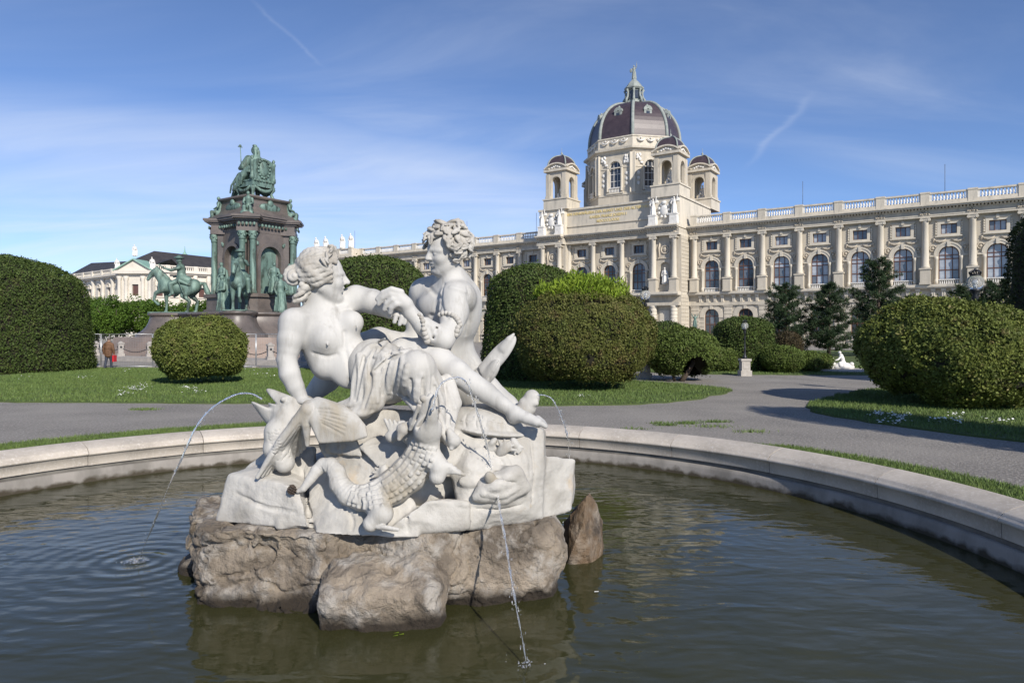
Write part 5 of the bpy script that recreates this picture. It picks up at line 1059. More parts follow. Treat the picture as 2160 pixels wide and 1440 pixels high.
def pal_wing(a, b, nb, H, flip):
    o, ang, L = facing(a, b); T = Matrix.Translation((o.x - corner.x, o.y - corner.y, 0)) @ Matrix.Rotation(ang, 4, 'Z')
    def pp_(m, nm, mat): return m.build(nm, M[mat], pal)
    m = MB(); bw_ = L / nb
    for i in range(nb): rect_wall(m, i * bw_, (i + 1) * bw_, 8.0, H - 1.6, i * bw_ + bw_ / 2 - 0.7, i * bw_ + bw_ / 2 + 0.7, 11.2, 13.6, 0, 1, T)
    m.box(0, L, 0, 1, 0, 8, T); m.box(0, L, 1.0, 14, 0, H - 1.7, T); pp_(m, 'wall', 'palace')
    m = MB(); m.box(-0.3, L + 0.3, -0.8, 14, H - 1.6, H - 1.2, T); m.box(-0.3, L + 0.3, -1.3, 14, H - 1.2, H - 0.8, T); pp_(m, 'cornice', 'palace')
    m = MB(); m.box(0, L, -0.6, -0.2, H - 0.8, H - 0.4, T); m.box(0, L, -0.65, -0.1, H + 0.4, H + 0.7, T); n_ = nb * 7
    for i in range(n_): m.box((i + 0.25) * L / n_, (i + 0.75) * L / n_, -0.5, -0.25, H - 0.4, H + 0.4, T)
    for i in range(nb + 1): m.box(i * bw_ - 0.5, i * bw_ + 0.5, -0.75, 0.0, H - 0.8, H + 0.75, T)
    tag(pp_(m, 'balustrade', 'palace'), kind='stuff')
    for i in range(nb + 1): m = MB(); m.lathe([(0.6, 8), (0.5, 8.4), (0.42, 14.6), (0.6, 15.2), (0.62, H - 1.6)], 8, (i * bw_, -0.25), T); pp_(m, 'pilaster', 'palace')
    for i in range(nb):
        x = i * bw_ + bw_ / 2; m = MB(); m.box(x - 0.7, x + 0.7, 0.4, 0.5, 11.2, 13.6, T); w_ = pp_(m, 'window', 'pal_win'); m = MB(); m.box(x - 1.0, x + 1.0, -0.3, 0, 13.7, 13.95, T); m.arch(x, 13.95, 0.7, 1.0, -0.3, 0, 8, M=T); m.box(x - 1.0, x + 1.0, -0.3, 0, 10.9, 11.15, T); m.build('window_hood', M['palace'], w_)
    return T, L
left_a = P(95, 700, 206); T, L = pal_wing(left_a, corner, 9, 17.6, 0)
m = MB(); m.add([(3, 3, 17.9), (L, 3, 17.9), (L, 16, 17.9), (3, 16, 17.9), (10, 9, 23.0), (L + 6, 9, 20.8)], [(0, 1, 5, 4), (1, 2, 5), (2, 3, 4, 5), (3, 0, 4)], M=T); m.build('roof', M['slate'], pal)
right_b = P(520, 700, 188); T2, L2 = pal_wing(corner2, right_b, 7, 18.4, 0)
m = MB(); m.add([(-6, 3, 18.6), (L2, 3, 18.6), (L2, 18, 18.6), (-6, 18, 18.6), (3, 10, 23.6), (L2 + 8, 10, 22.5)], [(0, 1, 5, 4), (1, 2, 5), (2, 3, 4, 5), (3, 0, 4)], M=T2); m.build('roof', M['slate'], pal)
m = MB(); m.lathe([(5, 21.8), (3.0, 22.6), (1.0, 23.5), (0.25, 24.6), (0.05, 26.2)], 8, (12.5, 16), T2); m.build('copper_cap', M['copper_green'], pal)
o, ang, L3 = facing(corner, corner2); T3 = Matrix.Translation((o.x - corner.x, o.y - corner.y, 0)) @ Matrix.Rotation(ang, 4, 'Z')
m = MB(); rect_wall(m, -0.5, L3 + 0.5, 8, 17.0, L3 / 2 - 0.8, L3 / 2 + 0.8, 11.2, 14.0, -1.5, 3, T3); m.box(-0.5, L3 + 0.5, -1.5, 3, 0, 8, T3); m.build('pavilion_wall', M['palace'], pal)
m = MB(); m.box(L3 / 2 - 0.8, L3 / 2 + 0.8, -1.0, -0.9, 11.2, 14.0, T3); m.build('window', M['pal_win'], pal)
for x in (-0.2, 1.5, L3 - 1.5, L3 + 0.2): m = MB(); m.lathe([(0.6, 8), (0.5, 8.4), (0.45, 15), (0.65, 15.6), (0.65, 16)], 8, (x, -1.8), T3); m.build('pilaster', M['palace'], pal)
m = MB(); m.box(-1.2, L3 + 1.2, -2.6, 3, 16.6, 17.4, T3); m.xz_prism([(-1.2, 17.4), (L3 + 1.2, 17.4), (L3 / 2, 20.0)], -2.0, 3, T3); m.build('pediment', M['palace'], pal)
m = MB()
for g in (-1, 1): m.add([(L3 / 2, -2.7, 20.4), (L3 / 2 + g * (L3 / 2 + 1.4), -2.7, 17.5), (L3 / 2 + g * (L3 / 2 + 1.4), 6, 17.5), (L3 / 2, 6, 20.4), (L3 / 2, -2.7, 20.1), (L3 / 2 + g * (L3 / 2 + 1.4), -2.7, 17.2), (L3 / 2 + g * (L3 / 2 + 1.4), 6, 17.2), (L3 / 2, 6, 20.1)], [(0, 1, 2, 3), (7, 6, 5, 4), (0, 4, 5, 1), (1, 5, 6, 2), (2, 6, 7, 3), (3, 7, 4, 0)], M=T3)
m.build('pediment_roof', M['copper_green'], pal)
for x, z, s_, w in ((L3 / 2, 21.0, 2.0, 'on top of'), (-0.8, 17.6, 2.0, 'at the left end of'), (L3 + 0.8, 17.6, 2.2, 'at the right end of')):
    o = link_mesh('roof_statue', me_st); o.location = pal.location + (T3 @ Vector((x, -1.8, z))); o.scale = (s_ * 0.8,) * 3; tag(o, 'pale statue %s the palace pediment' % w, 'statue', 'statues on the palace pediment')
# leafy trees
def leaf_quads(C, D, U, L, Wd):
    """quads from centres, directions, side vectors"""
    n = len(C); V = np.zeros((n, 4, 3), np.float32); a = D * L[:, None]; b = U * Wd[:, None]
    V[:, 0] = C - 0.15 * b; V[:, 1] = C + 0.5 * a + b; V[:, 2] = C + a; V[:, 3] = C + 0.5 * a - b; return V.reshape(-1, 3), np.arange(4 * n).reshape(-1, 4)
def unit(A): return A / (np.linalg.norm(A, axis=1, keepdims=True) + 1e-9)
def rand_dirs(n): return unit(rng.normal(size=(n, 3)))
def foliage_mat(name, c1, c2, c3, sc=1.2, t3=(0.55, 0.72), rnd=0.35, rough=0.65):
    m = material(name, c1, c2, rough, sc, 5, 0.38, 0.62, c3=c3, s3=sc * 2.2, t3=t3, island=True, random_col=rnd, spec=0.25)
    n, l = m.node_tree.nodes, m.node_tree.links; b = n['Principled BSDF']; tr = n.new('ShaderNodeBsdfTranslucent'); mx = n.new('ShaderNodeMixShader'); mx.inputs[0].default_value = 0.22
    src = b.inputs['Base Color'].links[0].from_socket; l.new(src, tr.inputs['Color']); o = n['Material Output']; l.new(b.outputs[0], mx.inputs[1]); l.new(tr.outputs[0], mx.inputs[2]); l.new(mx.outputs[0], o.inputs['Surface']); return m
M['leaf_spring'] = foliage_mat('spring_leaf', (0.085, 0.15, 0.018), (0.055, 0.11, 0.014), (0.12, 0.17, 0.03), 0.35); M['bark'] = material('bark', (0.085, 0.062, 0.045), (0.05, 0.038, 0.03), 0.9, 8, 6, bump=0.6, bscale=30)
def broad_tree(x, y, H, W, label, n=9000, seed=1, mat='leaf_spring'):
    rn = np.random.default_rng(seed); e = empty('leafy_tree', (x, y, 0)); tag(e, label, 'tree', 'spring trees in front of the palace')
    m = MB(); m.tube([(0, 0, 0), (0.05, 0, H * 0.3), (0, 0.1, H * 0.6)], [0.22, 0.17, 0.08], 8)
    for k in range(6): a = k * 1.05; m.tube([(0, 0, H * 0.3), (0.5 * W * 0.5 * math.cos(a), 0.5 * W * 0.5 * math.sin(a), H * 0.55), (0.8 * W * 0.5 * math.cos(a), 0.8 * W * 0.5 * math.sin(a), H * 0.72)], [0.11, 0.07, 0.03], 6)
    m.build('trunk', M['bark'], e)
    nc = 46; cc = rn.normal(size=(nc, 3)); cc = unit(cc) * (rn.uniform(0.25, 1, (nc, 1)) ** 0.5) * np.array((W / 2 * 0.85, W / 2 * 0.85, H * 0.36)) + np.array((0, 0, H * 0.58)); rc = rn.uniform(0.35, 0.75, nc) * W * 0.22
    w = rn.integers(0, nc, n); d = unit(rn.normal(size=(n, 3))); C = cc[w] + d * (rc[w] * rn.uniform(0.6, 1.05, n))[:, None]
    V, F = leaf_quads(C, unit(d + 0.9 * rn.normal(size=(n, 3))), unit(np.cross(d, rn.normal(size=(n, 3)))), rn.uniform(0.18, 0.34, n), rn.uniform(0.07, 0.13, n)); link_mesh('crown', np_mesh('crown', V, F, False), M[mat], e)
for i, (u, Y, H, W_, lb) in enumerate(((205, 92, 7.4, 6.5, 'leftmost leafy spring tree beyond the construction fence'), (245, 88, 6.9, 6.0, 'leafy spring tree above the walking man'), (290, 96, 7.2, 6.5, 'leafy spring tree left of the walking bronze horse'), (335, 90, 6.6, 5.6, 'leafy spring tree behind the front legs of the side-on bronze horse'),
                                        (385, 98, 7.0, 6.5, 'leafy spring tree under the belly of the side-on bronze horse'), (428, 92, 6.6, 5.0, 'leafy spring tree under the tail of the side-on bronze horse'), (160, 100, 7.5, 6.5, 'leafy spring tree half hidden by the tall clipped dome hedge'))):
    p = P(u, 700, Y); broad_tree(p.x, p.y, H, W_, lb, 8000, 20 + i)

# ------------------------------------------------------------------ clipped yews, pines, lamps, fence, man
M['yew'] = foliage_mat('yew_leaf', (0.077, 0.115, 0.025), (0.055, 0.085, 0.020), (0.119, 0.112, 0.037), 1.3); M['yew_shaded'] = foliage_mat('shaded_yew_leaf', (0.024, 0.040, 0.011), (0.034, 0.050, 0.014), (0.045, 0.048, 0.016), 1.0)  # second yew: shade from unseen trees is put into its leaf colour
M['thuja'] = foliage_mat('thuja_leaf', (0.156, 0.185, 0.040), (0.106, 0.135, 0.030), (0.194, 0.150, 0.069), 1.6, (0.56, 0.72)); M['sprout'] = foliage_mat('sprout_leaf', (0.193, 0.270, 0.024), (0.149, 0.226, 0.022), (0.242, 0.286, 0.044), 1.2)
M['thuja_brown'] = foliage_mat('brown_thuja_leaf', (0.131, 0.135, 0.035), (0.098, 0.119, 0.027), (0.156, 0.106, 0.050), 1.4, (0.53, 0.70)); M['under'] = material('dark_core', (0.012, 0.014, 0.006), (0.022, 0.018, 0.010), 1.0, 6, 4)  # solid core inside each bush, near black to paint the shade between leaves
M['far_yew'] = foliage_mat('far_yew_leaf', (0.109, 0.152, 0.032), (0.081, 0.117, 0.025), (0.132, 0.132, 0.046), 1.2); M['rust_yew'] = foliage_mat('rusty_yew_leaf', (0.075, 0.052, 0.026), (0.050, 0.046, 0.020), (0.095, 0.058, 0.034), 1.0)
def topiary(name, x, y, prof, n, size, mat, label, seed=0, lump=0.04, squash=(1, 1), trunk=None, hole=None, cat='hedge', group=None, lean=0.0):
    """clipped plant: leaves stand out of a surface of revolution given by (radius, height) pairs"""
    rn = np.random.default_rng(seed + 77); e = empty(name, (x, y, 0)); tag(e, label, cat, group)
    pr = np.array(prof, np.float32); sg = np.linalg.norm(np.diff(pr, axis=0), axis=1); ar = sg * (pr[1:, 0] + pr[:-1, 0]); cu = np.cumsum(ar) / ar.sum()
    k = np.searchsorted(cu, rn.random(n)); t = rn.random(n).astype(np.float32); rz_ = pr[k] * (1 - t[:, None]) + pr[k + 1] * t[:, None]; a = rn.uniform(0, 2 * np.pi, n)
    dr = pr[k + 1] - pr[k]; nr, nz_ = dr[:, 1], -dr[:, 0]; ln = np.hypot(nr, nz_) + 1e-9; N = np.stack([nr / ln * np.cos(a), nr / ln * np.sin(a), nz_ / ln], 1)
    C = np.stack([rz_[:, 0] * np.cos(a) * squash[0], rz_[:, 0] * np.sin(a) * squash[1], rz_[:, 1]], 1).astype(np.float32)
    bump_ = fbm(C + np.array((x, y, 0), np.float32), 0.9, 4, 0.55, seed); dep = rn.uniform(-0.11, 0.06, n) * (size / 0.06) + 0.05 * fbm(C, 4.0, 3, 0.6, seed + 2); C = C + N * (lump * 4.2 * bump_ + dep)[:, None]
    sprig = rn.random(n) < 0.03; C = C + N * np.where(sprig, rn.uniform(0.03, 0.16, n), 0)[:, None]; gapm = vnoise(C, 1.6, seed + 8); C = C - N * np.where(gapm < -0.30, 0.16, 0.0)[:, None]
    clump = vnoise(C, 5.0, seed + 3); T = unit(np.cross(N, rn.normal(size=(n, 3)))); up = np.array((0, 0, 0.5)); D = unit(N * rn.uniform(0.0, 0.7, n)[:, None] + T * rn.uniform(0.5, 1.0, n)[:, None] + up * 0.7)
    keep = np.ones(n, bool)
    if hole is not None:
        hc, hr = np.array(hole[0]), np.array(hole[1]); keep &= (((C - hc) / hr) ** 2).sum(1) > 1
    keep &= C[:, 2] > 0.02; C, D, N, clump = C[keep], D[keep], N[keep], clump[keep]; m_ = len(C)
    V, F = leaf_quads(C, D, unit(np.cross(D, N + 0.45 * rn.normal(size=(m_, 3)))), size * rn.uniform(0.7, 1.7, m_) * (1 + 0.7 * clump), size * rn.uniform(0.34, 0.58, m_))
    link_mesh('foliage', np_mesh('foliage', V, F, False), M[mat], e)
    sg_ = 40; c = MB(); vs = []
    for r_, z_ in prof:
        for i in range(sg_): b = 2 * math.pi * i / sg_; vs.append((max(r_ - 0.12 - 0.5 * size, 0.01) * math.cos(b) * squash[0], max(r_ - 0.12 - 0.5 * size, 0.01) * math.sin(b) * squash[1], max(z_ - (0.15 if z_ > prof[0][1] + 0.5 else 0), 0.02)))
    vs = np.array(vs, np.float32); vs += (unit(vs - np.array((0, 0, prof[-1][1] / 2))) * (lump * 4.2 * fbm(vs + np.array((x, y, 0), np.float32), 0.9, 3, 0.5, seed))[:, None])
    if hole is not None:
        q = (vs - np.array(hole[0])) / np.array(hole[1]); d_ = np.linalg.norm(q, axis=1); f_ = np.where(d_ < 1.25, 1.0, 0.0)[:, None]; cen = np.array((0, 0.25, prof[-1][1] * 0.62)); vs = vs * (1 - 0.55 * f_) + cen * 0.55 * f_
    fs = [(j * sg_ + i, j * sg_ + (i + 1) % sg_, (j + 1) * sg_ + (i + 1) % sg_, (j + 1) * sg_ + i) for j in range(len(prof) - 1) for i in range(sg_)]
    link_mesh('dark_core', np_mesh('dark_core', vs, fs, True), M['under'], e)
    if trunk:
        for pts, r_ in trunk: m = MB(); m.tube(pts, r_, 8); m.build('trunk', M['bark'], e)
    return e
def dome_prof(Rb, Rt, Hs, H): return [(Rb * 0.97, 0.0), (Rb, 0.25), ((Rb + Rt) / 2, Hs * 0.5), (Rt, Hs)] + [(Rt * math.cos(a), Hs + (H - Hs) * math.sin(a)) for a in [math.pi / 2 * i / 8 for i in range(1, 8)]] + [(0.02, H)]
def ball_prof(Rr, H, z0=0.05, fl=0.5): return [(Rr * math.sin(a) ** 0.85 if 0.05 < a < 3.1 else 0.02, z0 + (H - z0) * (0.5 - 0.5 * math.cos(a))) for a in [0.62 + (math.pi - 0.62) * i / 14 for i in range(15)]]
def at(u, Y): return (u - 1080) / FPX * Y
TOP = 'clipped dome hedges'; BALL = 'clipped ball bushes'
topiary('dome_hedge', at(-8, 36.5), 36.5, dome_prof(4.55, 4.05, 4.35, 6.05), 80000, 0.072, 'yew', 'huge clipped dome hedge cut by the left edge of the picture', 1, 0.05, group=TOP)
topiary('ball_bush', at(423, 27.5), 27.5, ball_prof(1.72, 2.70), 44000, 0.062, 'thuja', 'clipped yellow-green ball bush in front of the monument', 2, 0.075, group=BALL, cat='bush')
topiary('dome_hedge', at(785, 36.5), 36.5, dome_prof(2.95, 2.80, 4.5, 6.05), 40000, 0.085, 'yew', 'clipped dark dome hedge standing between nymph and triton', 3, 0.04, group=TOP)
topiary('dome_hedge', at(1126, 30.5), 30.5, dome_prof(2.30, 1.95, 3.95, 5.05), 36000, 0.075, 'yew', 'clipped dark dome hedge right of the triton behind the sprouting bush', 4, 0.04, group=TOP)
eb = topiary('ball_bush', at(1232, 25.2), 25.2, ball_prof(2.62, 3.72), 84000, 0.054, 'thuja_brown', 'large clipped ball bush topped with unclipped bright green shoots', 5, 0.08, group=BALL, cat='bush')
n = 15000; a = rng.uniform(0, 2 * np.pi, n); r_ = 1.72 * np.sqrt(rng.uniform(0, 1, n)); hx = np.stack([r_ * np.cos(a) - 0.12, r_ * np.sin(a), np.full(n, 3.62) - 0.24 * (r_ / 1.7) ** 2 * 1.9], 1); lenf = rng.uniform(0.25, 1.0, n) * (1.0 - 0.22 * (r_ / 1.72)) * (0.8 + 0.9 * vnoise(hx.astype(np.float32), 2.2, 9)); bend = rng.normal(0, 0.14, (n, 2)); hx[:, 2] += lenf * rng.uniform(0.0, 0.85, n)
D = unit(np.stack([bend[:, 0], bend[:, 1], np.ones(n)], 1) + 0.55 * rng.normal(size=(n, 3)) * np.array((1, 1, 0.2))); V, F = leaf_quads(hx, D, unit(np.cross(D, rng.normal(size=(n, 3)))), rng.uniform(0.10, 0.24, n), rng.uniform(0.018, 0.036, n)); link_mesh('new_shoots', np_mesh('new_shoots', V, F, False), M['sprout'], eb)
topiary('ball_bush', at(1441, 29.6), 29.6, ball_prof(1.50, 2.22), 26000, 0.065, 'far_yew', 'leafy ball bush with a hollow showing its slanting trunk', 6, 0.09, group=BALL, cat='bush', hole=((0.22, -1.2, 0.55), (0.52, 0.95, 0.55)), trunk=[([(-0.2, -0.5, 0.0), (0.05, -0.45, 0.35), (0.35, -0.3, 0.75), (0.5, 0.0, 1.2)], [0.13, 0.11, 0.09, 0.05]), ([(-0.5, -0.55, 0.0), (-0.55, -0.4, 0.4), (-0.6, 0, 0.9)], [0.07, 0.06, 0.04])])
topiary('dome_hedge', at(1404, 44), 44, dome_prof(1.35, 1.25, 2.1, 2.75), 9000, 0.08, 'yew', 'small dome hedge peeping over the hollow ball bush', 7, 0.03, group=TOP)
topiary('dome_hedge', at(1569, 37), 37, dome_prof(1.62, 1.52, 2.15, 2.85), 20000, 0.075, 'yew', 'clipped dome hedge behind the street lamp on the path', 8, 0.03, group=TOP)
topiary('ball_bush', at(1524, 35.8), 35.8, ball_prof(0.72, 1.25), 7000, 0.06, 'far_yew', 'small ball bush just left of the street lamp', 9, 0.04, group=BALL, cat='bush')
topiary('dome_hedge', at(1661, 45), 45, dome_prof(0.98, 0.9, 1.5, 2.1), 7000, 0.075, 'rust_yew', 'rusty brown dome hedge between street lamp and pines', 10, 0.03, group=TOP)
topiary('ball_bush', at(1650, 35), 35, ball_prof(1.05, 1.28), 11000, 0.06, 'far_yew', 'broad low ball bush right of the street lamp', 11, 0.05, group=BALL, cat='bush')
topiary('ball_bush', at(1698, 35.8), 35.8, ball_prof(0.78, 1.05), 7000, 0.06, 'far_yew', 'middle of the three low ball bushes under the pines', 12, 0.075, group=BALL, cat='bush')
topiary('ball_bush', at(1730, 36.5), 36.5, ball_prof(0.62, 0.88), 5000, 0.06, 'far_yew', 'smallest low ball bush beside the white far sculpture', 13, 0.05, group=BALL, cat='bush')
topiary('ball_bush', at(2016, 19.6), 19.6, ball_prof(2.52, 2.92), 115000, 0.060, 'thuja', 'huge shaggy ball bush filling the right edge above the daisies', 14, 0.11, group=BALL, cat='bush')
topiary('dome_hedge', at(2350, 24.5), 24.5, dome_prof(3.3, 3.1, 5.4, 7.2), 36000, 0.075, 'yew_shaded', 'tall shaded dome hedge at the far right edge', 15, 0.04, group=TOP)
topiary('dome_hedge', 12.7, 8.0, dome_prof(1.6, 1.5, 6.0, 7.4), 16000, 0.085, 'yew', 'tall dome hedge beside the basin just outside the picture on the right', 16, 0.04, group=TOP)
# pines
M['needle'] = foliage_mat('pine_needle', (0.045, 0.075, 0.032), (0.032, 0.056, 0.025), (0.066, 0.088, 0.036), 0.8, rnd=0.4)
def pine(x, y, H, W_, label, seed, lean=0.0):
    rn = np.random.default_rng(seed); e = empty('pine_tree', (x, y, 0)); tag(e, label, 'tree', 'black pines before the museum'); m = MB(); m.tube([(0, 0, 0), (lean * 0.4, 0, H * 0.4), (lean, 0, H * 0.98)], [0.17, 0.12, 0.03], 8); m.build('trunk', M['bark'], e)
    bm_ = MB(); C, DD = [], []
    for k in range(int(H * 6.0)):
        f = 0.10 + 0.88 * k / (H * 6.0); z = f * H; L_ = W_ / 2 * (1.08 - f) ** 0.62 * rn.uniform(0.55, 1.15) * (0.75 if f < 0.2 else 1); a = k * 2.4 + rn.uniform(-0.4, 0.4); d = np.array((math.cos(a), math.sin(a), 0.0)); x0 = np.array((lean * f, 0, z)); tip = x0 + d * L_ + np.array((0, 0, 0.18 * L_ + 0.1)); mid = x0 + d * L_ * 0.5 + np.array((0, 0, -0.02 * L_))
        bm_.tube([x0, mid, tip], [0.045, 0.035, 0.015], 5); nt = int(10 + L_ * 20)
        for j in range(nt):
            s_ = rn.uniform(0.25, 1.05); b = x0 * (1 - s_) ** 2 + 2 * s_ * (1 - s_) * mid + s_ * s_ * tip; o_ = rn.normal(size=3) * np.array((0.2, 0.2, 0.11)) * (0.5 + L_ * 0.35); C.append(b + o_); DD.append(d * 0.5 + np.array((0, 0, 0.8)) + 0.3 * rn.normal(size=3))
    bm_.build('branches', M['bark'], e)
    C, DD = np.array(C), unit(np.array(DD)); k = 18; C2 = np.repeat(C, k, 0) + 0.05 * rn.normal(size=(len(C) * k, 3)); D2 = unit(np.repeat(DD, k, 0) + 0.85 * rn.normal(size=(len(C) * k, 3))); nn_ = len(C2)
    V, F = leaf_quads(C2, D2, unit(np.cross(D2, rn.normal(size=(nn_, 3)))), rn.uniform(0.15, 0.30, nn_), rn.uniform(0.014, 0.026, nn_)); link_mesh('crown', np_mesh('crown', V, F, False), M['needle'], e)
for i, (u, Y, H, W_, lb, ln) in enumerate(((1662, 58, 6.3, 6.2, 'broad black pine behind the dome hedges, left of the other pines', -0.2), (1748, 57, 6.3, 4.6, 'thin ragged black pine with bare trunk between two others', 0.1), (1852, 58, 8.4, 6.0, 'tallest pointed black pine in front of the museum windows', 0.1), (1905, 62, 5.4, 5.4, 'low black pine behind the shaggy ball bush', 0.2), (2040, 55, 5.8, 5.6, 'black pine left of the large globe lamp post', -0.3), (2105, 54, 6.2, 5.4, 'black pine between the globe lamp and the right edge', 0.2))):
    pine(at(u, Y), Y, H, W_, lb, 40 + i, ln)
# lamps: globe lanterns with a crown on slender posts
M['globe'] = bpy.data.materials.new('lamp_glass'); M['globe'].use_nodes = True; nb_ = M['globe'].node_tree.nodes['Principled BSDF']; nb_.inputs['Base Color'].default_value = (0.93, 0.92, 0.88, 1); nb_.inputs['Transmission Weight'].default_value = 0.8; nb_.inputs['Roughness'].default_value = 0.12; nb_.inputs['IOR'].default_value = 1.08
def lamp(x, y, ztop, rg, label, ped=True):
    """ztop: centre of the globe"""
    e = empty('street_lamp', (x, y, 0)); tag(e, label, 'street lamp', 'globe street lamps'); s_ = rg / 0.22
    if ped: m = MB(); m.box(-0.26, 0.26, -0.26, 0.26, 0, 0.26); m.box(-0.20, 0.20, -0.20, 0.20, 0.26, 0.72); m.box(-0.245, 0.245, -0.245, 0.245, 0.72, 0.82); m.box(-0.13, 0.13, -0.212, -0.19, 0.34, 0.64); m.build('pedestal', material('lamp_stone', (0.46, 0.43, 0.39), (0.36, 0.335, 0.30), 0.85, 6, 6), e); zb = 0.82
    else: zb = 0.0
    m = MB(); zt = ztop - rg; m.lathe([(0.17 * s_, zb), (0.13 * s_, zb + 0.08), (0.07 * s_, zb + 0.2), (0.06 * s_, zb + 0.45), (0.075 * s_, zb + 0.5), (0.045 * s_, zb + 0.56), (0.035 * s_, zt - 0.5), (0.05 * s_, zt - 0.45), (0.035 * s_, zt - 0.4), (0.04 * s_, zt - 0.3 * s_), (0.10 * s_, zt - 0.22 * s_), (0.055 * s_, zt - 0.14 * s_), (0.13 * s_, zt - 0.03), (0.14 * s_, zt + 0.03 * s_)], 12); m.build('post', M['iron'], e)
    m = MB(); m.ball((0, 0, ztop), rg, 24, 16); m.build('globe', M['globe'], e)
    m = MB(); m.lathe([(0.05 * s_, zt), (0.045 * s_, ztop - 0.02 * s_)], 8); m.ball((0, 0, ztop), 0.07 * s_, 10, 8); m.build('lamp_holder', material('lamp_white', (0.8, 0.8, 0.78), rough=0.4), e)
    m = MB(); m.lathe([(0.13 * s_, ztop + rg * 0.82), (0.14 * s_, ztop + rg * 0.98), (0.11 * s_, ztop + rg * 1.05)], 12)
    for k in range(8): a = k * math.pi / 4; m.tube([(0.12 * s_ * math.cos(a), 0.12 * s_ * math.sin(a), ztop + rg), (0.15 * s_ * math.cos(a), 0.15 * s_ * math.sin(a), ztop + rg * 1.3), (0.06 * s_ * math.cos(a), 0.06 * s_ * math.sin(a), ztop + rg * 1.55), (0, 0, ztop + rg * 1.5)], 0.022 * s_, 5)
    m.ball((0, 0, ztop + rg * 1.62), 0.04 * s_, 7, 5); m.build('crown', M['iron'], e)
lamp(at(1571, 32.7), 32.7, 2.40, 0.165, 'globe lamp on a stone pedestal beside the crossing path'); lamp(at(1361, 30.5), 30.5, 3.76, 0.225, 'globe lamp whose head shows above the sprouting ball bush'); lamp(at(2057, 21.5), 21.5, 3.66, 0.245, 'large crowned globe lamp behind the shaggy ball bush at right')
# far sculpture of the next fountain, and a bronze victory on a column by the museum
o = empty('far_sculpture', (at(1772, 36.5), 36.5, 0.08)); tag(o, 'small white marble figure group of the far fountain beside the ball bushes', 'sculpture')
s = SDF((-0.9, -0.5, -0.02), (0.9, 0.5, 1.1), 0.022); s.ell((0.15, 0, 0.15), (0.6, 0.35, 0.25), None, 0.05); s.chain([(0.15, 0, 0.35), (0.12, 0, 0.6), (0.05, 0, 0.75)], [0.13, 0.11, 0.11], 0.04); s.ell((-0.02, 0, 0.92), 0.085, None, 0.02); s.chain([(0.05, -0.05, 0.74), (-0.15, -0.1, 0.55), (-0.32, -0.1, 0.5)], [0.05, 0.045, 0.03], 0.03); s.chain([(-0.4, 0, 0.1), (-0.42, 0, 0.35), (-0.38, 0, 0.5)], [0.09, 0.09, 0.07], 0.03); s.ell((-0.4, 0, 0.62), 0.065, None, 0.02); s.chain([(0.15, -0.1, 0.4), (-0.1, -0.18, 0.35), (-0.1, -0.2, 0.05)], [0.1, 0.08, 0.06], 0.03)
for i in range(8): s.ell((rng.uniform(-0.5, 0.7), rng.uniform(-0.3, 0.1), rng.uniform(0.05, 0.35)), rng.uniform(0.08, 0.16), None, 0.02)
V, F = s.nets(); link_mesh('figures', np_mesh('figures', V, F), M['stone_white'], o); m = MB(); m.lathe([(1.6, -0.08), (1.6, 0.02), (1.5, 0.05)], 24); m.build('plinth', M['post_stone'], o)
me_vic = fig_mesh('victory_statue', 'arms_up', 0.035, M['bronze']); p = P(1466, 690, 72); o = link_mesh('victory_statue', me_vic); o.location = p; o.scale = (0.75,) * 3; tag(o, 'small green bronze figure with raised arms before the museum corner', 'statue')
m = MB(); m.lathe([(0.3, -2.6), (0.3, -1.0), (0.2, -0.9), (0.2, -0.55), (0.3, -0.3), (0.3, -0.15), (0.12, -0.02)], 12); m.lathe([(0.5, -2.7), (0.5, -2.5), (0.34, -2.45)], 12); o2 = m.build('statue_column', M['stone_white']); o2.location = p; tag(o2, 'white column carrying the small green bronze figure', 'column')
# construction fence: framed panels of wire
M['zinc'] = material('galvanised', (0.52, 0.53, 0.54), (0.42, 0.43, 0.44), 0.4, 8, metallic=0.6)
for i in range(5):
    x0, x1 = at(105 + 109 * i, 39.5), at(105 + 109 * (i + 1), 39.5); e = empty('fence_panel', (x0, 39.5, 0)); tag(e, 'wire mesh construction fence panel, %s from the left' % names[i], 'fence', 'construction fence panels'); L_ = x1 - x0 - 0.05
    for x in (0.0, L_): m = MB(); m.tube([(x, 0, 0.05), (x, 0, 2.0)], 0.022, 6); m.build('upright', M['zinc'], e)
    for z in (0.12, 1.98): m = MB(); m.tube([(0, 0, z), (L_, 0, z)], 0.02, 6); m.build('rail', M['zinc'], e)
    m = MB()
    for k in range(1, 30): m.tube([(L_ * k / 30, 0, 0.12), (L_ * k / 30, 0, 1.98)], 0.0035, 3, caps=False)
    for z in (0.6, 1.1, 1.6): m.tube([(0, 0, z), (L_, 0, z)], 0.004, 3, caps=False)
    tag(m.build('wire_mesh', M['zinc'], e), kind='stuff'); m = MB(); m.box(-0.12, 0.12, -0.35, 0.35, 0.0, 0.12); m.build('foot_block', M['post_stone'], e)
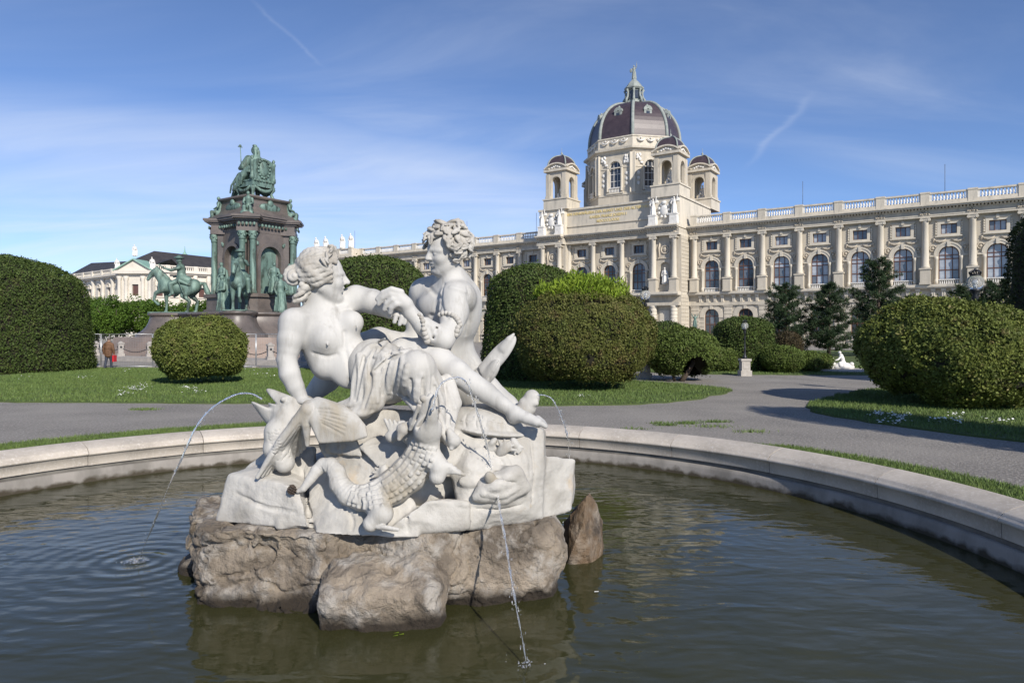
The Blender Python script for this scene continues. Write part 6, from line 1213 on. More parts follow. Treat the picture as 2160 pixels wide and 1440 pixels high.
# the walking man
man = empty('person', (at(229, 38.6), 38.6, 0.0)); tag(man, 'man in a brown jacket and dark jeans walking away past the fence', 'person')
def part_sdf(fn, name, mat, lo=(-0.5, -0.5, -0.02), hi=(0.5, 0.5, 1.85), h_=0.014):
    s = SDF(lo, hi, h_); fn(s); V, F = s.nets(); return link_mesh(name, np_mesh(name, V, F), mat, man)
def f_body(s):
    s.cap((0, -0.02, 1.45), (0.0, 0.03, 1.58), 0.06, 0.055, 0.02); s.ell((0, 0.05, 1.66), (0.085, 0.10, 0.12), None, 0.02); s.ell((0, 0.15, 1.63), (0.02, 0.03, 0.025), None, 0.02)
    s.chain([(0, 0, 1.45), (0, -0.01, 1.0)], [0.12, 0.13], 0.05)
    for g in (-1, 1): s.chain([(0.17 * g, 0, 1.38), (0.25 * g, -0.01, 1.1), (0.27 * g, 0.06, 0.88)], [0.055, 0.048, 0.036], 0.02); s.ell((0.275 * g, 0.07, 0.83), (0.035, 0.04, 0.055), None, 0.02)
    for g in (-1, 1):
        for k in range(4): s.cap((0.275 * g, 0.05 + 0.017 * k, 0.81), (0.272 * g, 0.06 + 0.016 * k, 0.755 + 0.004 * abs(k - 1)), 0.010, 0.008, 0.004)
        s.cap((0.26 * g, 0.10, 0.84), (0.25 * g, 0.125, 0.79), 0.012, 0.009, 0.006)
part_sdf(f_body, 'body', material('skin', (0.42, 0.27, 0.20), rough=0.6))
def f_jacket(s):
    s.chain([(0, 0.0, 1.40), (0, -0.02, 1.2), (0, -0.01, 0.95), (0, 0.0, 0.82)], [0.185, 0.19, 0.19, 0.195], 0.06); s.cap((-0.17, 0, 1.40), (0.17, 0, 1.40), 0.085, 0.085, 0.06)
    for g in (-1, 1): s.chain([(0.2 * g, 0, 1.38), (0.275 * g, -0.02, 1.12), (0.28 * g, 0.05, 0.90)], [0.088, 0.075, 0.06], 0.03)
    for z in (1.25, 1.05, 0.92): s.cap((-0.15, -0.2, z), (0.13, -0.2, z - 0.05), 0.012, 0.012, 0.02)
part_sdf(f_jacket, 'jacket', material('brown_jacket', (0.155, 0.080, 0.042), (0.115, 0.058, 0.03), 0.8, 5))
def f_jeans(s):
    s.ell((0, 0, 0.82), (0.18, 0.13, 0.12), None, 0.04); s.chain([(-0.09, 0, 0.82), (-0.085, -0.10, 0.46), (-0.08, -0.24, 0.12)], [0.105, 0.075, 0.06], 0.03); s.chain([(0.09, 0, 0.82), (0.09, 0.10, 0.46), (0.085, 0.12, 0.10)], [0.105, 0.075, 0.06], 0.03)
part_sdf(f_jeans, 'jeans', material('denim', (0.028, 0.034, 0.055), (0.04, 0.048, 0.07), 0.85, 6))
def f_shoe(s): s.chain([(-0.08, -0.27, 0.08), (-0.08, -0.15, 0.03)], [0.05, 0.035], 0.02); s.chain([(0.085, 0.09, 0.055), (0.085, 0.26, 0.04)], [0.052, 0.038], 0.02)
part_sdf(f_shoe, 'shoes', material('shoe_leather', (0.03, 0.028, 0.026), rough=0.5)).rotation_euler = (0, 0, 0)
def f_hair(s): s.ell((0, 0.03, 1.70), (0.092, 0.105, 0.10), None, 0.01); s.ell((0, 0.13, 1.63), (0.07, 0.07, 0.085), None, 0.02, -1)
part_sdf(f_hair, 'hair', material('grey_hair', (0.09, 0.075, 0.065), (0.14, 0.12, 0.11), 0.8, 20))
m = MB(); m.box(-0.05, 0.05, -0.14, 0.14, 0.42, 0.78); m.tube([(0, -0.07, 0.78), (0, -0.03, 0.86), (0, 0.03, 0.86), (0, 0.07, 0.78)], 0.008, 5); o = m.build('shopping_bag', material('red_bag', (0.50, 0.02, 0.03), rough=0.5)); o.location = man.location + Vector((0.30, 0.06, 0.0)); tag(o, 'red shopping bag in the right hand of the walking man', 'bag')

# ------------------------------------------------------------------ the marble group in the basin
def px(r, Y): return r * Y / FPX
group = empty('fountain_sculpture', P(820, 1090, 6.5))
GI = group.matrix_world
tag(group, 'white marble sea nymph and triton with crocodile and fish on craggy marble', 'sculpture')
bpy.context.view_layer.update()
def under(o, parent, root):
    """parent an object that is modelled in world coordinates"""
    o.parent = parent
    if parent is root: o.matrix_parent_inverse = Matrix.Translation(-root.location)
    return o
# --- the nymph
nb = SDF((-2.45, 5.55, 0.9), (0.55, 6.95, 3.0), 0.0105)
def finger(sd, pts, r, k=0.008):
    sd.chain(pts, [r * (1 - 0.28 * i / (len(pts) - 1)) for i in range(len(pts))], k)
NH = P(682, 584, 6.28)
nb.cap(P(668, 612, 6.30), P(672, 668, 6.32), 0.112, 0.135, 0.05)
nb.chain([P(690, 690, 6.36), P(712, 725, 6.37), P(738, 760, 6.38), P(812, 800, 6.40)], [0.215, 0.215, 0.205, 0.25], 0.07)
nb.cap(P(672, 664, 6.32), P(624, 682, 6.18), 0.10, 0.13, 0.08); nb.cap(P(676, 662, 6.34), P(750, 632, 6.50), 0.10, 0.12, 0.08)
nb.cap(P(655, 700, 6.25), P(690, 765, 6.30), 0.14, 0.16, 0.07)
nb.ell(P(685, 714, 6.18), (0.130, 0.125, 0.130), None, 0.065); nb.ell(P(741, 680, 6.30), (0.112, 0.112, 0.110), None, 0.075)
nb.ell(P(691, 726, 6.058), 0.012, None, 0.02); nb.ell(P(754, 689, 6.195), 0.011, None, 0.02)
nb.ell(P(735, 782, 6.225), (0.15, 0.09, 0.16), None, 0.08)
nb.ridge([(652, 664), (636, 672)], 0.014, 0.03); nb.ridge([(690, 662), (730, 645)], 0.014, 0.03)
nb.chain([P(620, 682, 6.15), P(613, 716, 6.11), P(605, 758, 6.09), P(611, 788, 6.08), P(623, 815, 6.09), P(635, 838, 6.10)], [0.135, 0.116, 0.087, 0.092, 0.078, 0.060], 0.05)
nb.ell(P(648, 847, 6.07), (0.085, 0.06, 0.035), None, 0.03)
for i in range(4): finger(nb, [P(652 + 3 * i, 845 + i, 6.04 - 0.02 * i + 0.06), P(668 + 4 * i, 848 + 2 * i, 6.05 - 0.03 * i), P(676 + 4 * i, 856 + 2 * i, 6.04 - 0.03 * i)], 0.024)
nb.chain([P(752, 629, 6.50), P(786, 636, 6.45), P(826, 650, 6.38), P(850, 655, 6.32)], [0.122, 0.118, 0.10, 0.068], 0.05)
nb.ell(P(846, 648, 6.26), (0.075, 0.06, 0.065), None, 0.03)
for (a, b, c) in (((836, 648), (827, 656), (822, 666)), ((843, 650), (836, 664), (832, 679)), ((851, 651), (848, 668), (843, 684)), ((858, 652), (858, 668), (853, 682))):
    finger(nb, [P(*a, 6.26), P(*b, 6.21), P(*c, 6.21)], 0.027)
# the bare outstretched leg and the draped bent one
nb.chain([P(855, 755, 6.46), P(885, 752, 6.42), P(925, 762, 6.32), P(960, 784, 6.25)], [0.20, 0.175, 0.142, 0.118], 0.06)
nb.ell(P(966, 780, 6.17), (0.085, 0.06, 0.075), None, 0.05)
nb.chain([P(960, 784, 6.25), P(995, 808, 6.21), P(1026, 828, 6.18), P(1058, 851, 6.14), P(1082, 868, 6.11)], [0.112, 0.103, 0.095, 0.072, 0.058], 0.045)
nb.ell(P(1084, 880, 6.11), (0.065, 0.06, 0.06), None, 0.03)
nb.chain([P(1088, 872, 6.09), P(1112, 882, 6.04), P(1134, 891, 5.99)], [0.062, 0.055, 0.045], 0.04)
for i in range(5): finger(nb, [P(1128 + 1.5 * i, 890 - 2.5 * i, 5.98 + 0.028 * i), P(1142 + 1.5 * (2 - abs(i - 1)), 894 - 2.5 * i, 5.955 + 0.03 * i), P(1150 + 1.5 * (1.5 - abs(i - 1)), 899 - 2.5 * i, 5.95 + 0.03 * i)], 0.03 if i == 0 else 0.022)
nb.chain([P(800, 800, 6.25), P(878, 778, 5.98), P(893, 850, 6.0)], [0.2, 0.13, 0.09], 0.05)
nb.ridge([(726, 700), (728, 740), (738, 775), (745, 800)], 0.010, 0.03, 0.0, -1)
nb.ell(nb.hit(741, 800), 0.016, None, 0.012, -1)
nb.ridge([(660, 744), (690, 753), (712, 747)], 0.005, 0.03, 0.0, -1)
nL, nF = head(nb, NH, (0.965, 0.26, 0.01), (0.06, -0.10, 1), 0.98)
nymph = under(nb.build('nymph', M['marble_clean']), group, group)
tag(nymph, 'reclining nude nymph leaning back on one arm')
# her hair: waved locks drawn back from the brow to a coiled knot, loose curls on the nape, a leaf wreath
hb = SDF(np.array(NH) - (0.36, 0.30, 0.34), np.array(NH) + (0.26, 0.30, 0.34), 0.0075)
hb.ell(nL(-0.045, 0.065, 0), (0.188 * 0.98, 0.182 * 0.98, 0.166 * 0.98), nF, 0.02)
def arc(L, a, b, mid, n=6):
    return [L(*[(1 - t) ** 2 * a[i] + 2 * t * (1 - t) * mid[i] + t * t * b[i] for i in range(3)]) for t in [j / n for j in range(n + 1)]]
for j in range(23):                                              # waves combed back from the brow, round to the nape
    ps = R(-118 + 236 * j / 22); th0 = 48 if abs(j - 11) < 6 else 62
    pts, rad_ = [], []
    for i in range(13):
        th = R(th0 + (164 - th0) * i / 12); p2 = ps + 0.075 * math.sin(i * 1.25 + j * 2.1) + 0.10 * math.copysign(1, ps) * math.sin(math.pi * i / 12); rr_ = 1.0 + 0.035 * math.sin(i * 1.25 + j)
        pts.append(nL(-0.03 + 0.212 * rr_ * math.cos(th), 0.06 + 0.200 * rr_ * math.sin(th) * math.cos(p2), 0.186 * rr_ * math.sin(th) * math.sin(p2))); rad_.append(0.021 + 0.009 * math.sin(math.pi * i / 12))
    hb.chain(pts, rad_, 0.004)
kn = nL(-0.262, 0.005, 0.0)                                      # the knot, coiled
for t in range(26):
    a0, a1 = t * 0.5, (t + 1) * 0.5; r0, r1 = 0.092 - 0.0031 * t, 0.092 - 0.0031 * (t + 1)
    def q(a, r, t): return kn + nF @ np.array((r * math.cos(a) * 0.9, r * math.sin(a), 0.03 + 0.0026 * t), np.float32)
    hb.cap(q(a0, r0, t), q(a1, r1, t + 1), 0.026, 0.026, 0.006)
hb.ell(kn, (0.085, 0.09, 0.075), nF, 0.01); hb.cap(nL(-0.18, 0.01, 0), kn, 0.07, 0.06, 0.02)
for j in range(8):                                               # curls on the nape and neck
    a = nL(-0.10 - 0.022 * (j % 4), -0.07 - 0.015 * (j % 3), 0.05 + 0.025 * (j % 4) - 0.02 * (j // 4)); pts = []
    for i in range(9):
        an = i * 0.95 + j; pts.append(np.array(a) + nF @ np.array((-0.010 * i + 0.024 * math.cos(an), -0.017 * i, 0.024 * math.sin(an)), np.float32))
    hb.chain(pts, [0.028 - 0.0014 * i for i in range(9)], 0.008)
for j in range(16):                                              # wreath of leaves
    w = j / 15; an = -1.35 + 2.7 * w; c = nL(0.05 + 0.04 * math.cos(an * 2), 0.06 + 0.185 * math.cos(an * 0.9) + 0.012 * (j % 2), 0.205 * math.sin(an))
    d = frame((0.4 * math.cos(j * 2.1), 0.5 + 0.3 * math.sin(j * 1.7), 0.8 * math.cos(j)), (math.sin(j), math.cos(j * 1.4), 1))
    hb.ell(c, (0.066, 0.015, 0.038), d, 0.004); hb.cap(np.array(c) - d[:, 0] * 0.06, np.array(c) + d[:, 0] * 0.06, 0.009, 0.006, 0.004)
under(hb.build('hair', M['marble_hair']), nymph, group)
# --- drapery over her hips and bent leg
db = SDF((-1.75, 5.35, 0.75), (-0.35, 6.75, 2.3), 0.0095)
db.chain([P(790, 772, 6.32), P(822, 790, 6.25), P(880, 778, 5.99), P(894, 842, 5.99), P(905, 872, 5.96)], [0.255, 0.262, 0.165, 0.118, 0.13], 0.06)
db.cap(P(762, 765, 6.16), P(760, 862, 6.02), 0.085, 0.075, 0.09); db.cap(P(785, 790, 6.1), P(792, 850, 6.02), 0.10, 0.08, 0.09)
db.cap(P(768, 868, 6.0), P(720, 880, 6.06), 0.055, 0.04, 0.06); db.cap(P(740, 850, 6.05), P(690, 870, 6.12), 0.05, 0.05, 0.05)
db.chain([P(905, 800, 6.08), P(925, 850, 5.98), P(930, 900, 5.86), P(955, 935, 5.76)], [0.11, 0.095, 0.085, 0.05], 0.06)
db.chain([P(945, 800, 6.16), P(960, 850, 6.05), P(950, 880, 5.98)], [0.06, 0.06, 0.05], 0.05)
folds = [[(812, 714), (772, 733), (752, 768), (744, 808), (741, 850)], [(816, 720), (786, 745), (771, 785), (776, 830), (762, 868)], [(820, 726), (802, 756), (790, 800), (796, 846)],
         [(832, 728), (827, 760), (816, 800), (820, 828)], [(846, 733), (850, 765), (843, 800), (838, 830)], [(858, 772), (853, 808), (862, 850)],
         [(896, 748), (905, 790), (901, 830), (896, 872)], [(866, 736), (836, 750), (800, 768), (776, 796)], [(880, 806), (876, 850)],
         [(742, 868), (760, 878), (786, 868)], [(840, 832), (862, 846), (880, 868), (906, 872)], [(914, 800), (932, 850), (926, 900), (948, 934)], [(906, 830), (914, 880), (908, 926)],
         [(944, 820), (960, 860), (955, 905)], [(756, 748), (764, 790), (756, 838)], [(805, 742), (812, 770), (806, 815)], [(700, 868), (730, 856), (760, 848)], [(695, 878), (735, 872), (770, 872)],
         [(890, 790), (884, 826), (886, 862)], [(920, 862), (938, 905), (930, 930)], [(782, 800), (784, 838), (774, 866)], [(835, 742), (800, 748), (770, 758)]]
for i, f in enumerate(folds): db.ridge(f, 0.020 + 0.008 * (i % 3), 0.02, -0.002)
for f in ([(792, 735), (778, 765), (782, 815), (768, 856)], [(826, 738), (812, 780), (806, 832)], [(842, 745), (836, 790), (828, 826)], [(768, 752), (758, 795), (750, 845)], [(918, 815), (922, 870), (918, 915)],
          [(866, 800), (870, 852)], [(892, 800), (890, 855)], [(938, 812), (946, 860), (942, 915)], [(852, 745), (820, 758), (792, 782)], [(858, 836), (878, 856), (898, 862)]):
    db.ridge(f, 0.021, 0.012, 0.0, -1)
under(db.build('drapery', M['marble']), nymph, group)
# --- the triton
tb = SDF((-2.3, 5.95, 1.0), (0.7, 7.55, 3.05), 0.0115)
TH = P(940, 528, 6.66)
tb.cap(P(946, 562, 6.70), P(956, 612, 6.80), 0.112, 0.150, 0.06)
tb.chain([P(946, 652, 6.84), P(948, 690, 6.86), P(953, 730, 6.90), P(968, 790, 6.92)], [0.265, 0.255, 0.215, 0.245], 0.07)
tb.cap(P(956, 600, 6.78), P(970, 628, 6.62), 0.13, 0.165, 0.08); tb.cap(P(948, 600, 6.84), P(896, 618, 6.98), 0.13, 0.16, 0.09); tb.cap(P(956, 580, 6.80), P(984, 622, 6.80), 0.10, 0.13, 0.08); tb.ell(P(984, 640, 6.84), (0.13, 0.17, 0.20), None, 0.08)
tb.ell(P(982, 660, 6.80), (0.15, 0.18, 0.24), None, 0.08)
tb.ell(P(910, 646, 6.76), (0.14, 0.10, 0.10), frame((1, -0.4, -0.2), (0, 0, 1)), 0.09); tb.ell(P(938, 650, 6.66), (0.10, 0.06, 0.10), None, 0.09)
tb.chain([P(962, 630, 6.56), P(957, 660, 6.49), P(950, 692, 6.40), P(937, 716, 6.31)], [0.165, 0.142, 0.114, 0.088], 0.05)
tb.chain([P(937, 716, 6.31), P(915, 704, 6.28), P(892, 686, 6.25), P(866, 660, 6.22)], [0.088, 0.104, 0.088, 0.062], 0.045)
tb.chain([P(866, 660, 6.22), P(856, 642, 6.19), P(842, 624, 6.17)], [0.062, 0.068, 0.052], 0.03); tb.ell(P(846, 632, 6.17), (0.085, 0.05, 0.06), frame((-1, 0, 0.7), (0.6, -0.3, 1)), 0.03)
for (a, b, c, d) in (((846, 616), (826, 610), (808, 617), (796, 631)), ((845, 624), (824, 620), (808, 628), (799, 641)), ((847, 633), (828, 631), (816, 640), (811, 652)), ((850, 641), (836, 641), (826, 649), (823, 659))):
    finger(tb, [P(*a, 6.15), P(*b, 6.12), P(*c, 6.13), P(*d, 6.15)], 0.031, 0.012)
tb.ell(P(842, 640, 6.20), (0.08, 0.05, 0.06), None, 0.03)
tb.chain([P(895, 628, 7.02), P(876, 672, 7.05), P(880, 722, 7.0)], [0.14, 0.11, 0.09], 0.05)
tb.chain([P(968, 790, 6.92), P(1010, 830, 6.86), P(1062, 862, 6.74), P(1100, 880, 6.62)], [0.245, 0.225, 0.16, 0.09], 0.07)
tb.chain([P(930, 775, 7.0), P(870, 742, 7.02), P(800, 722, 6.98), P(730, 742, 6.92), P(690, 800, 6.9), P(640, 850, 6.88)], [0.2, 0.17, 0.155, 0.14, 0.13, 0.06], 0.07)
fin = frame((0.66, -0.08, 0.75), (-0.35, -0.9, 0.2))
tb.ell(P(1046, 756, 6.64), (0.29, 0.045, 0.088), fin, 0.02); tb.chain([P(1004, 812, 6.72), P(1024, 786, 6.68), P(1040, 764, 6.66)], [0.10, 0.085, 0.05], 0.05); tb.ell(P(1036, 785, 6.58), (0.15, 0.04, 0.06), frame((0.5, -0.2, 0.8), (-0.3, -0.9, 0.1)), 0.03); tb.chain([P(1062, 735, 6.62), P(1074, 716, 6.60), P(1084, 704, 6.59)], [0.05, 0.035, 0.012], 0.02)
tb.ridge([(1030, 800), (1048, 772), (1060, 745)], 0.010, 0.014, 0, -1)
for f in ([(950, 606), (975, 612), (990, 622)], ): tb.ridge(f, 0.012, 0.03)
for f in ([(936, 600), (930, 630), (934, 655), (945, 672)], [(986, 606), (996, 640), (990, 680)], [(900, 600), (915, 618), (930, 628)], [(905, 690), (918, 720), (920, 760)], [(930, 640), (925, 680), (918, 700)], [(985, 620), (992, 660), (984, 705)], [(884, 660), (900, 668), (914, 664)]):
    tb.ridge(f, 0.012, 0.03, 0, -1)
for i in range(5): tb.ridge([(985 + 4 * i, 745 + 12 * i), (1004 + 4 * i, 760 + 14 * i), (1008 + 5 * i, 782 + 12 * i)], 0.008, 0.012, 0, -1)
tL, tF = head(tb, TH, (-0.80, -0.55, -0.22), (0.22, -0.10, 1), 0.96, True)
triton = under(tb.build('triton', M['marble_clean']), group, group)
tag(triton, 'muscular curly-haired triton with raised tail fin gripping her wrist')
cb = SDF(np.array(TH) - (0.34, 0.36, 0.38), np.array(TH) + (0.42, 0.38, 0.40), 0.0075)
cb.ell(tL(-0.055, 0.065, 0), (0.19 * 0.96, 0.178 * 0.96, 0.168 * 0.96), tF, 0.02)
rr = random.Random(5)
NC = 108
for j in range(NC):                                              # heavy leaf-shaped locks falling from the crown, each grooved and curling at its tip
    th = math.acos(1 - 1.60 * (j + 0.5) / NC); ph = j * 2.39996
    d = np.array((math.sin(th) * math.cos(ph), math.cos(th), math.sin(th) * math.sin(ph)))
    if d[0] > 0.60 and d[1] < 0.42: continue                     # the face stays free
    if d[0] > 0.12 and d[1] < -0.15: continue
    base = np.array((-0.05, 0.07, 0)) + d * np.array((0.205, 0.185, 0.18))
    t1 = np.array((0.35, -0.9, 0)) + 0.8 * np.array((rr.uniform(-1, 1), rr.uniform(-0.4, 1), rr.uniform(-1, 1))); t1 -= d * (t1 @ d); t1 /= np.linalg.norm(t1) + 1e-6; t2 = np.cross(d, t1) * rr.choice((-1, 1))
    L_ = rr.uniform(0.052, 0.075); lift = rr.uniform(0.25, 0.75)
    f1_ = t1 * 1.0 + d * lift; f1_ /= np.linalg.norm(f1_); c1 = base + f1_ * L_ * 0.45 + d * 0.012
    f2_ = t1 * 0.75 + t2 * 0.9 + d * (lift - 0.75); f2_ /= np.linalg.norm(f2_); c2 = c1 + f1_ * L_ * 0.62 + f2_ * L_ * 0.35
    for cc_, ff_, sc_ in ((c1, f1_, 1.0), (c2, f2_, 0.72)):
        Rm_ = frame(tF @ np.array(ff_, np.float32), tF @ np.array(d, np.float32)); cb.ell(tL(*cc_), (L_ * 1.08 * sc_, 0.023 * sc_, 0.036 * sc_), Rm_, 0.003)
        cb.cap(tL(*(cc_ - ff_ * L_ * 0.8 * sc_ + d * 0.026 * sc_)), tL(*(cc_ + ff_ * L_ * 0.8 * sc_ + d * 0.020 * sc_)), 0.008, 0.006, 0.006, -1)
under(cb.build('hair', M['marble_hair']), triton, group)
def beads(name, pts, r, parent, root, mat):
    m = MB()
    for p, q in zip(pts, r): m.ball(p, q, 12, 8)
    m.tube([Vector(p) for p in pts], 0.007, 6)
    o = m.build(name, mat); return under(o, parent, root)
wr = [tb.hit(u, v, 6.2, -0.012) for u, v in ((884, 664), (889, 670), (892, 677), (893, 685), (894, 694), (896, 703), (899, 711), (901, 719), (903, 726))]
beads('bead_bracelet', wr, [0.018, 0.02, 0.024, 0.018, 0.026, 0.029, 0.030, 0.032, 0.034], triton, group, M['marble_hair'])
ab = [tb.hit(u, v, 6.4, -0.014) for u, v in ((928, 664), (934, 661), (941, 660), (948, 661), (955, 664), (961, 668), (965, 673), (968, 679), (970, 685), (966, 691), (964, 698), (962, 706))]
beads('armband', ab, [0.026, 0.024, 0.022, 0.022, 0.024, 0.026, 0.028, 0.026, 0.027, 0.026, 0.027, 0.025], triton, group, M['marble_hair'])
# --- the craggy marble block, with a turtle and the spouting fish, a crocodile in front
def rotz(a, tilt=0.0, roll=0.0):
    return np.array(Matrix.Rotation(a, 3, 'Z') @ Matrix.Rotation(tilt, 3, 'X') @ Matrix.Rotation(roll, 3, 'Y'), np.float32)
mb_ = SDF((-2.95, 5.25, 0.30), (0.75, 8.0, 1.75), 0.0135)
mb_.ell(P(845, 1030, 6.9), (1.18, 0.85, 0.52), None, 0.06); mb_.box(P(830, 1080, 6.42), (0.92, 0.58, 0.17), rotz(0.02, 0.1), 0.05, 0.05); mb_.ell(P(880, 1010, 6.3), (0.4, 0.35, 0.3), None, 0.06)
for blk_ in (((459, 1100, 6.08), (650, 1112, 5.74), (633, 1040, 5.84), (484, 1004, 6.18), (545, 982, 6.5), (640, 1008, 6.3), (470, 1100, 6.8), (655, 1112, 6.7), (600, 1020, 5.86), (520, 1075, 5.96)),
             ((498, 1004, 6.6), (556, 958, 6.55), (662, 945, 6.4), (655, 1012, 6.2), (520, 1060, 6.5), (505, 1070, 7.1), (665, 1065, 7.0), (600, 950, 7.1)),
             ((652, 1045, 5.98), (668, 1128, 5.70), (760, 1130, 5.62), (880, 1130, 5.62), (872, 1062, 5.76), (790, 1002, 5.98), (700, 984, 6.12), (660, 1000, 6.2), (660, 1120, 6.8), (880, 1120, 6.8), (740, 1080, 5.72)),
             ((806, 1130, 5.64), (985, 1112, 5.72), (985, 1062, 5.74), (902, 1058, 5.66), (858, 1088, 5.60), (830, 1120, 6.4), (985, 1060, 6.4)),
             ((955, 1000, 5.88), (985, 1112, 5.78), (1140, 1090, 6.12), (1148, 965, 6.16), (1142, 908, 6.22), (1062, 898, 6.2), (1000, 930, 6.06), (985, 985, 5.82), (1060, 1060, 5.8), (1145, 910, 7.0), (1140, 1090, 7.1), (960, 1000, 7.0)),
             ((1139, 1090, 6.2), (1199, 1090, 6.45), (1210, 972, 6.56), (1150, 965, 6.24), (1206, 1085, 7.2), (1210, 980, 7.1), (1140, 1085, 7.1)),
             ((700, 984, 6.1), (790, 1000, 5.96), (950, 1002, 5.9), (1000, 930, 6.05), (930, 882, 6.2), (800, 862, 6.22), (722, 885, 6.26), (676, 935, 6.2), (700, 990, 7.2), (1000, 940, 7.2), (830, 870, 7.0)),
             ((1020, 1010, 5.78), (1090, 990, 5.82), (1112, 1030, 5.86), (1060, 1058, 5.76), (1000, 1050, 5.72), (1050, 1020, 5.68), (1060, 1000, 6.3), (1060, 1060, 6.3)),
             ((760, 940, 5.98), (800, 985, 5.9), (870, 975, 5.9), (850, 925, 6.0), (800, 915, 6.05), (810, 950, 6.5)), ((700, 900, 6.12), (745, 915, 6.05), (760, 960, 6.0), (690, 950, 6.08), (720, 930, 6.5))):
    mb_.hull([P(*q) for q in blk_], 0.015, 0.03)
for f in ([(1000, 1000), (1030, 988), (1065, 990), (1095, 1002)], [(1020, 1040), (1055, 1046), (1090, 1030)], [(1030, 935), (1060, 960), (1072, 985)], [(1085, 925), (1105, 960), (1108, 1000)], [(690, 905), (722, 930), (716, 962)], [(905, 1062), (945, 1056), (984, 1064)], [(770, 945), (800, 935), (840, 940)], [(1000, 960), (1030, 975), (1050, 980)]):
    mb_.ridge(f, 0.022, 0.02, 0.0)
for f in ([(1000, 1012), (1040, 1010), (1085, 1016)], [(640, 990), (648, 1050), (656, 1110)], [(1120, 930), (1126, 990), (1118, 1060)], [(870, 1066), (855, 1095), (862, 1122)], [(720, 1060), (745, 1090), (742, 1118)], [(500, 1040), (560, 1072), (620, 1080)], [(990, 1070), (1040, 1075), (1100, 1062)]):
    mb_.ridge(f, 0.016, 0.016, 0.0, -1)
mb_.ell(mb_.hit(1048, 1012, 5.8), (0.03, 0.02, 0.03), None, 0.01); mb_.ell(mb_.hit(990, 1015, 5.8), (0.09, 0.03, 0.05), None, 0.02)
mb_.F = np.maximum(mb_.F, (0.415 - mb_.ax[2])[None, None, :] * np.ones_like(mb_.F))
def rocky(a1, s1, a2, s2, a3=0.0, s3=1.0, off=0.0):
    def f(V, N): return V + N * (a1 * fbm(V, s1, 3, 0.5, off) + a2 * (cells(V, s2, off) - 0.5) + (a3 * fbm(V, s3, 3, 0.6, off + 5) if a3 else 0))[:, None]
    return f
def crag(V, N):
    Q = V * np.array((1, 1, 1.5), np.float32); return V + N * (0.03 * (cells(Q, 2.6, 1.0) - 0.5) + 0.012 * (cells(Q, 6.5, 2.0) - 0.5) + 0.035 * fbm(V, 2.4, 2) + 0.006 * fbm(V, 16, 3))[:, None]
under(mb_.build('marble_crag', M['marble_crag'], None, crag), group, group)
# spouting fish
fb = SDF((-2.65, 5.45, 0.45), (-1.2, 6.75, 1.75), 0.0095)
fy = 6.15
fb.hull([P(*q) for q in ((562, 821, fy), (572, 836, fy - 0.07), (572, 836, fy + 0.07), (612, 838, fy - 0.13), (612, 838, fy + 0.13), (640, 850, fy), (600, 880, fy - 0.13), (600, 880, fy + 0.12), (574, 860, fy - 0.08), (574, 860, fy + 0.08))], 0.025, 0.03, 1, 0.04)      # upper head
fb.hull([P(*q) for q in ((527, 843, fy), (534, 846, fy - 0.05), (534, 846, fy + 0.05), (572, 862, fy - 0.09), (572, 862, fy + 0.09), (570, 896, fy - 0.05), (570, 896, fy + 0.05), (610, 880, fy - 0.1), (610, 880, fy + 0.1), (545, 872, fy))], 0.02, 0.03, 1, 0.04)        # lower jaw
fb.hull([P(*q) for q in ((524, 838, fy - 0.2), (524, 838, fy + 0.2), (555, 818, fy - 0.2), (555, 818, fy + 0.2), (584, 853, fy - 0.2), (584, 853, fy + 0.2))], 0.004, 0.01, -1, 0.01)
fb.ell(P(598, 842, fy - 0.135), 0.026, None, 0.006); fb.ridge([(606, 848), (596, 858), (604, 872), (590, 884)], 0.014, 0.012); fb.ridge([(576, 876), (588, 888), (604, 882)], 0.010, 0.01)
fb.chain([P(640, 862, fy), P(612, 884, fy - 0.04), P(590, 912, fy - 0.1), P(584, 945, fy - 0.12), P(600, 975, fy - 0.1)], [0.125, 0.140, 0.130, 0.115, 0.09], 0.04)
# tail fan and side fin: thin curved blades with rays
def blade(sd, root, edge, rt=0.03, re=0.012, k=0.012):
    for i, e in enumerate(edge):
        mid = (np.array(root) + np.array(e)) / 2 + np.array((0, -0.03, 0.03))
        sd.chain([np.array(root), mid, np.array(e)], [rt, 0.8 * rt, re], k)
def dense(E, k=4):
    return [np.array(E[i]) * (1 - j / k) + np.array(E[i + 1]) * (j / k) for i in range(len(E) - 1) for j in range(k)] + [np.array(E[-1])]
blade(fb, P(652, 858, fy - 0.2), dense([P(u, v, y) for u, v, y in ((690, 848, 6.02), (722, 858, 5.96), (748, 876, 5.91), (766, 898, 5.87), (770, 918, 5.85), (742, 926, 5.84), (708, 928, 5.85), (676, 930, 5.86))]), 0.05, 0.022, 0.016)
blade(fb, P(648, 864, fy - 0.26), dense([mb_.hit(u, v, 5.95, -0.10) for u, v in ((606, 926), (584, 955), (562, 982), (543, 1006), (570, 996), (600, 978), (628, 958), (648, 938))], 3), 0.05, 0.020, 0.016)
for i in range(6): fb.ridge([(668 + 2 * i, 862 + 6 * i), (700 + 2 * i, 864 + 9 * i), (735 - 2 * i, 872 + 9 * i)], 0.007, 0.010, 0, -1)
for i in range(4): fb.ridge([(632 + i, 892 + 4 * i), (600 + 9 * i, 935 + 2 * i), (562 + 16 * i, 986 - 7 * i)], 0.007, 0.010, 0, -1)
for i in range(7):
    for j in range(2): fb.ridge([(562 + 14 * j + 2 * i, 912 + 7 * i - 6 * j), (569 + 14 * j + 2 * i, 917 + 7 * i - 6 * j), (576 + 14 * j + 2 * i, 912 + 7 * i - 6 * j)], 0.005, 0.008, 0, -1)
fish = under(fb.build('spouting_fish', M['marble']), group, group); tag(fish, 'open-mouthed fish with scaly body and fanned fins')
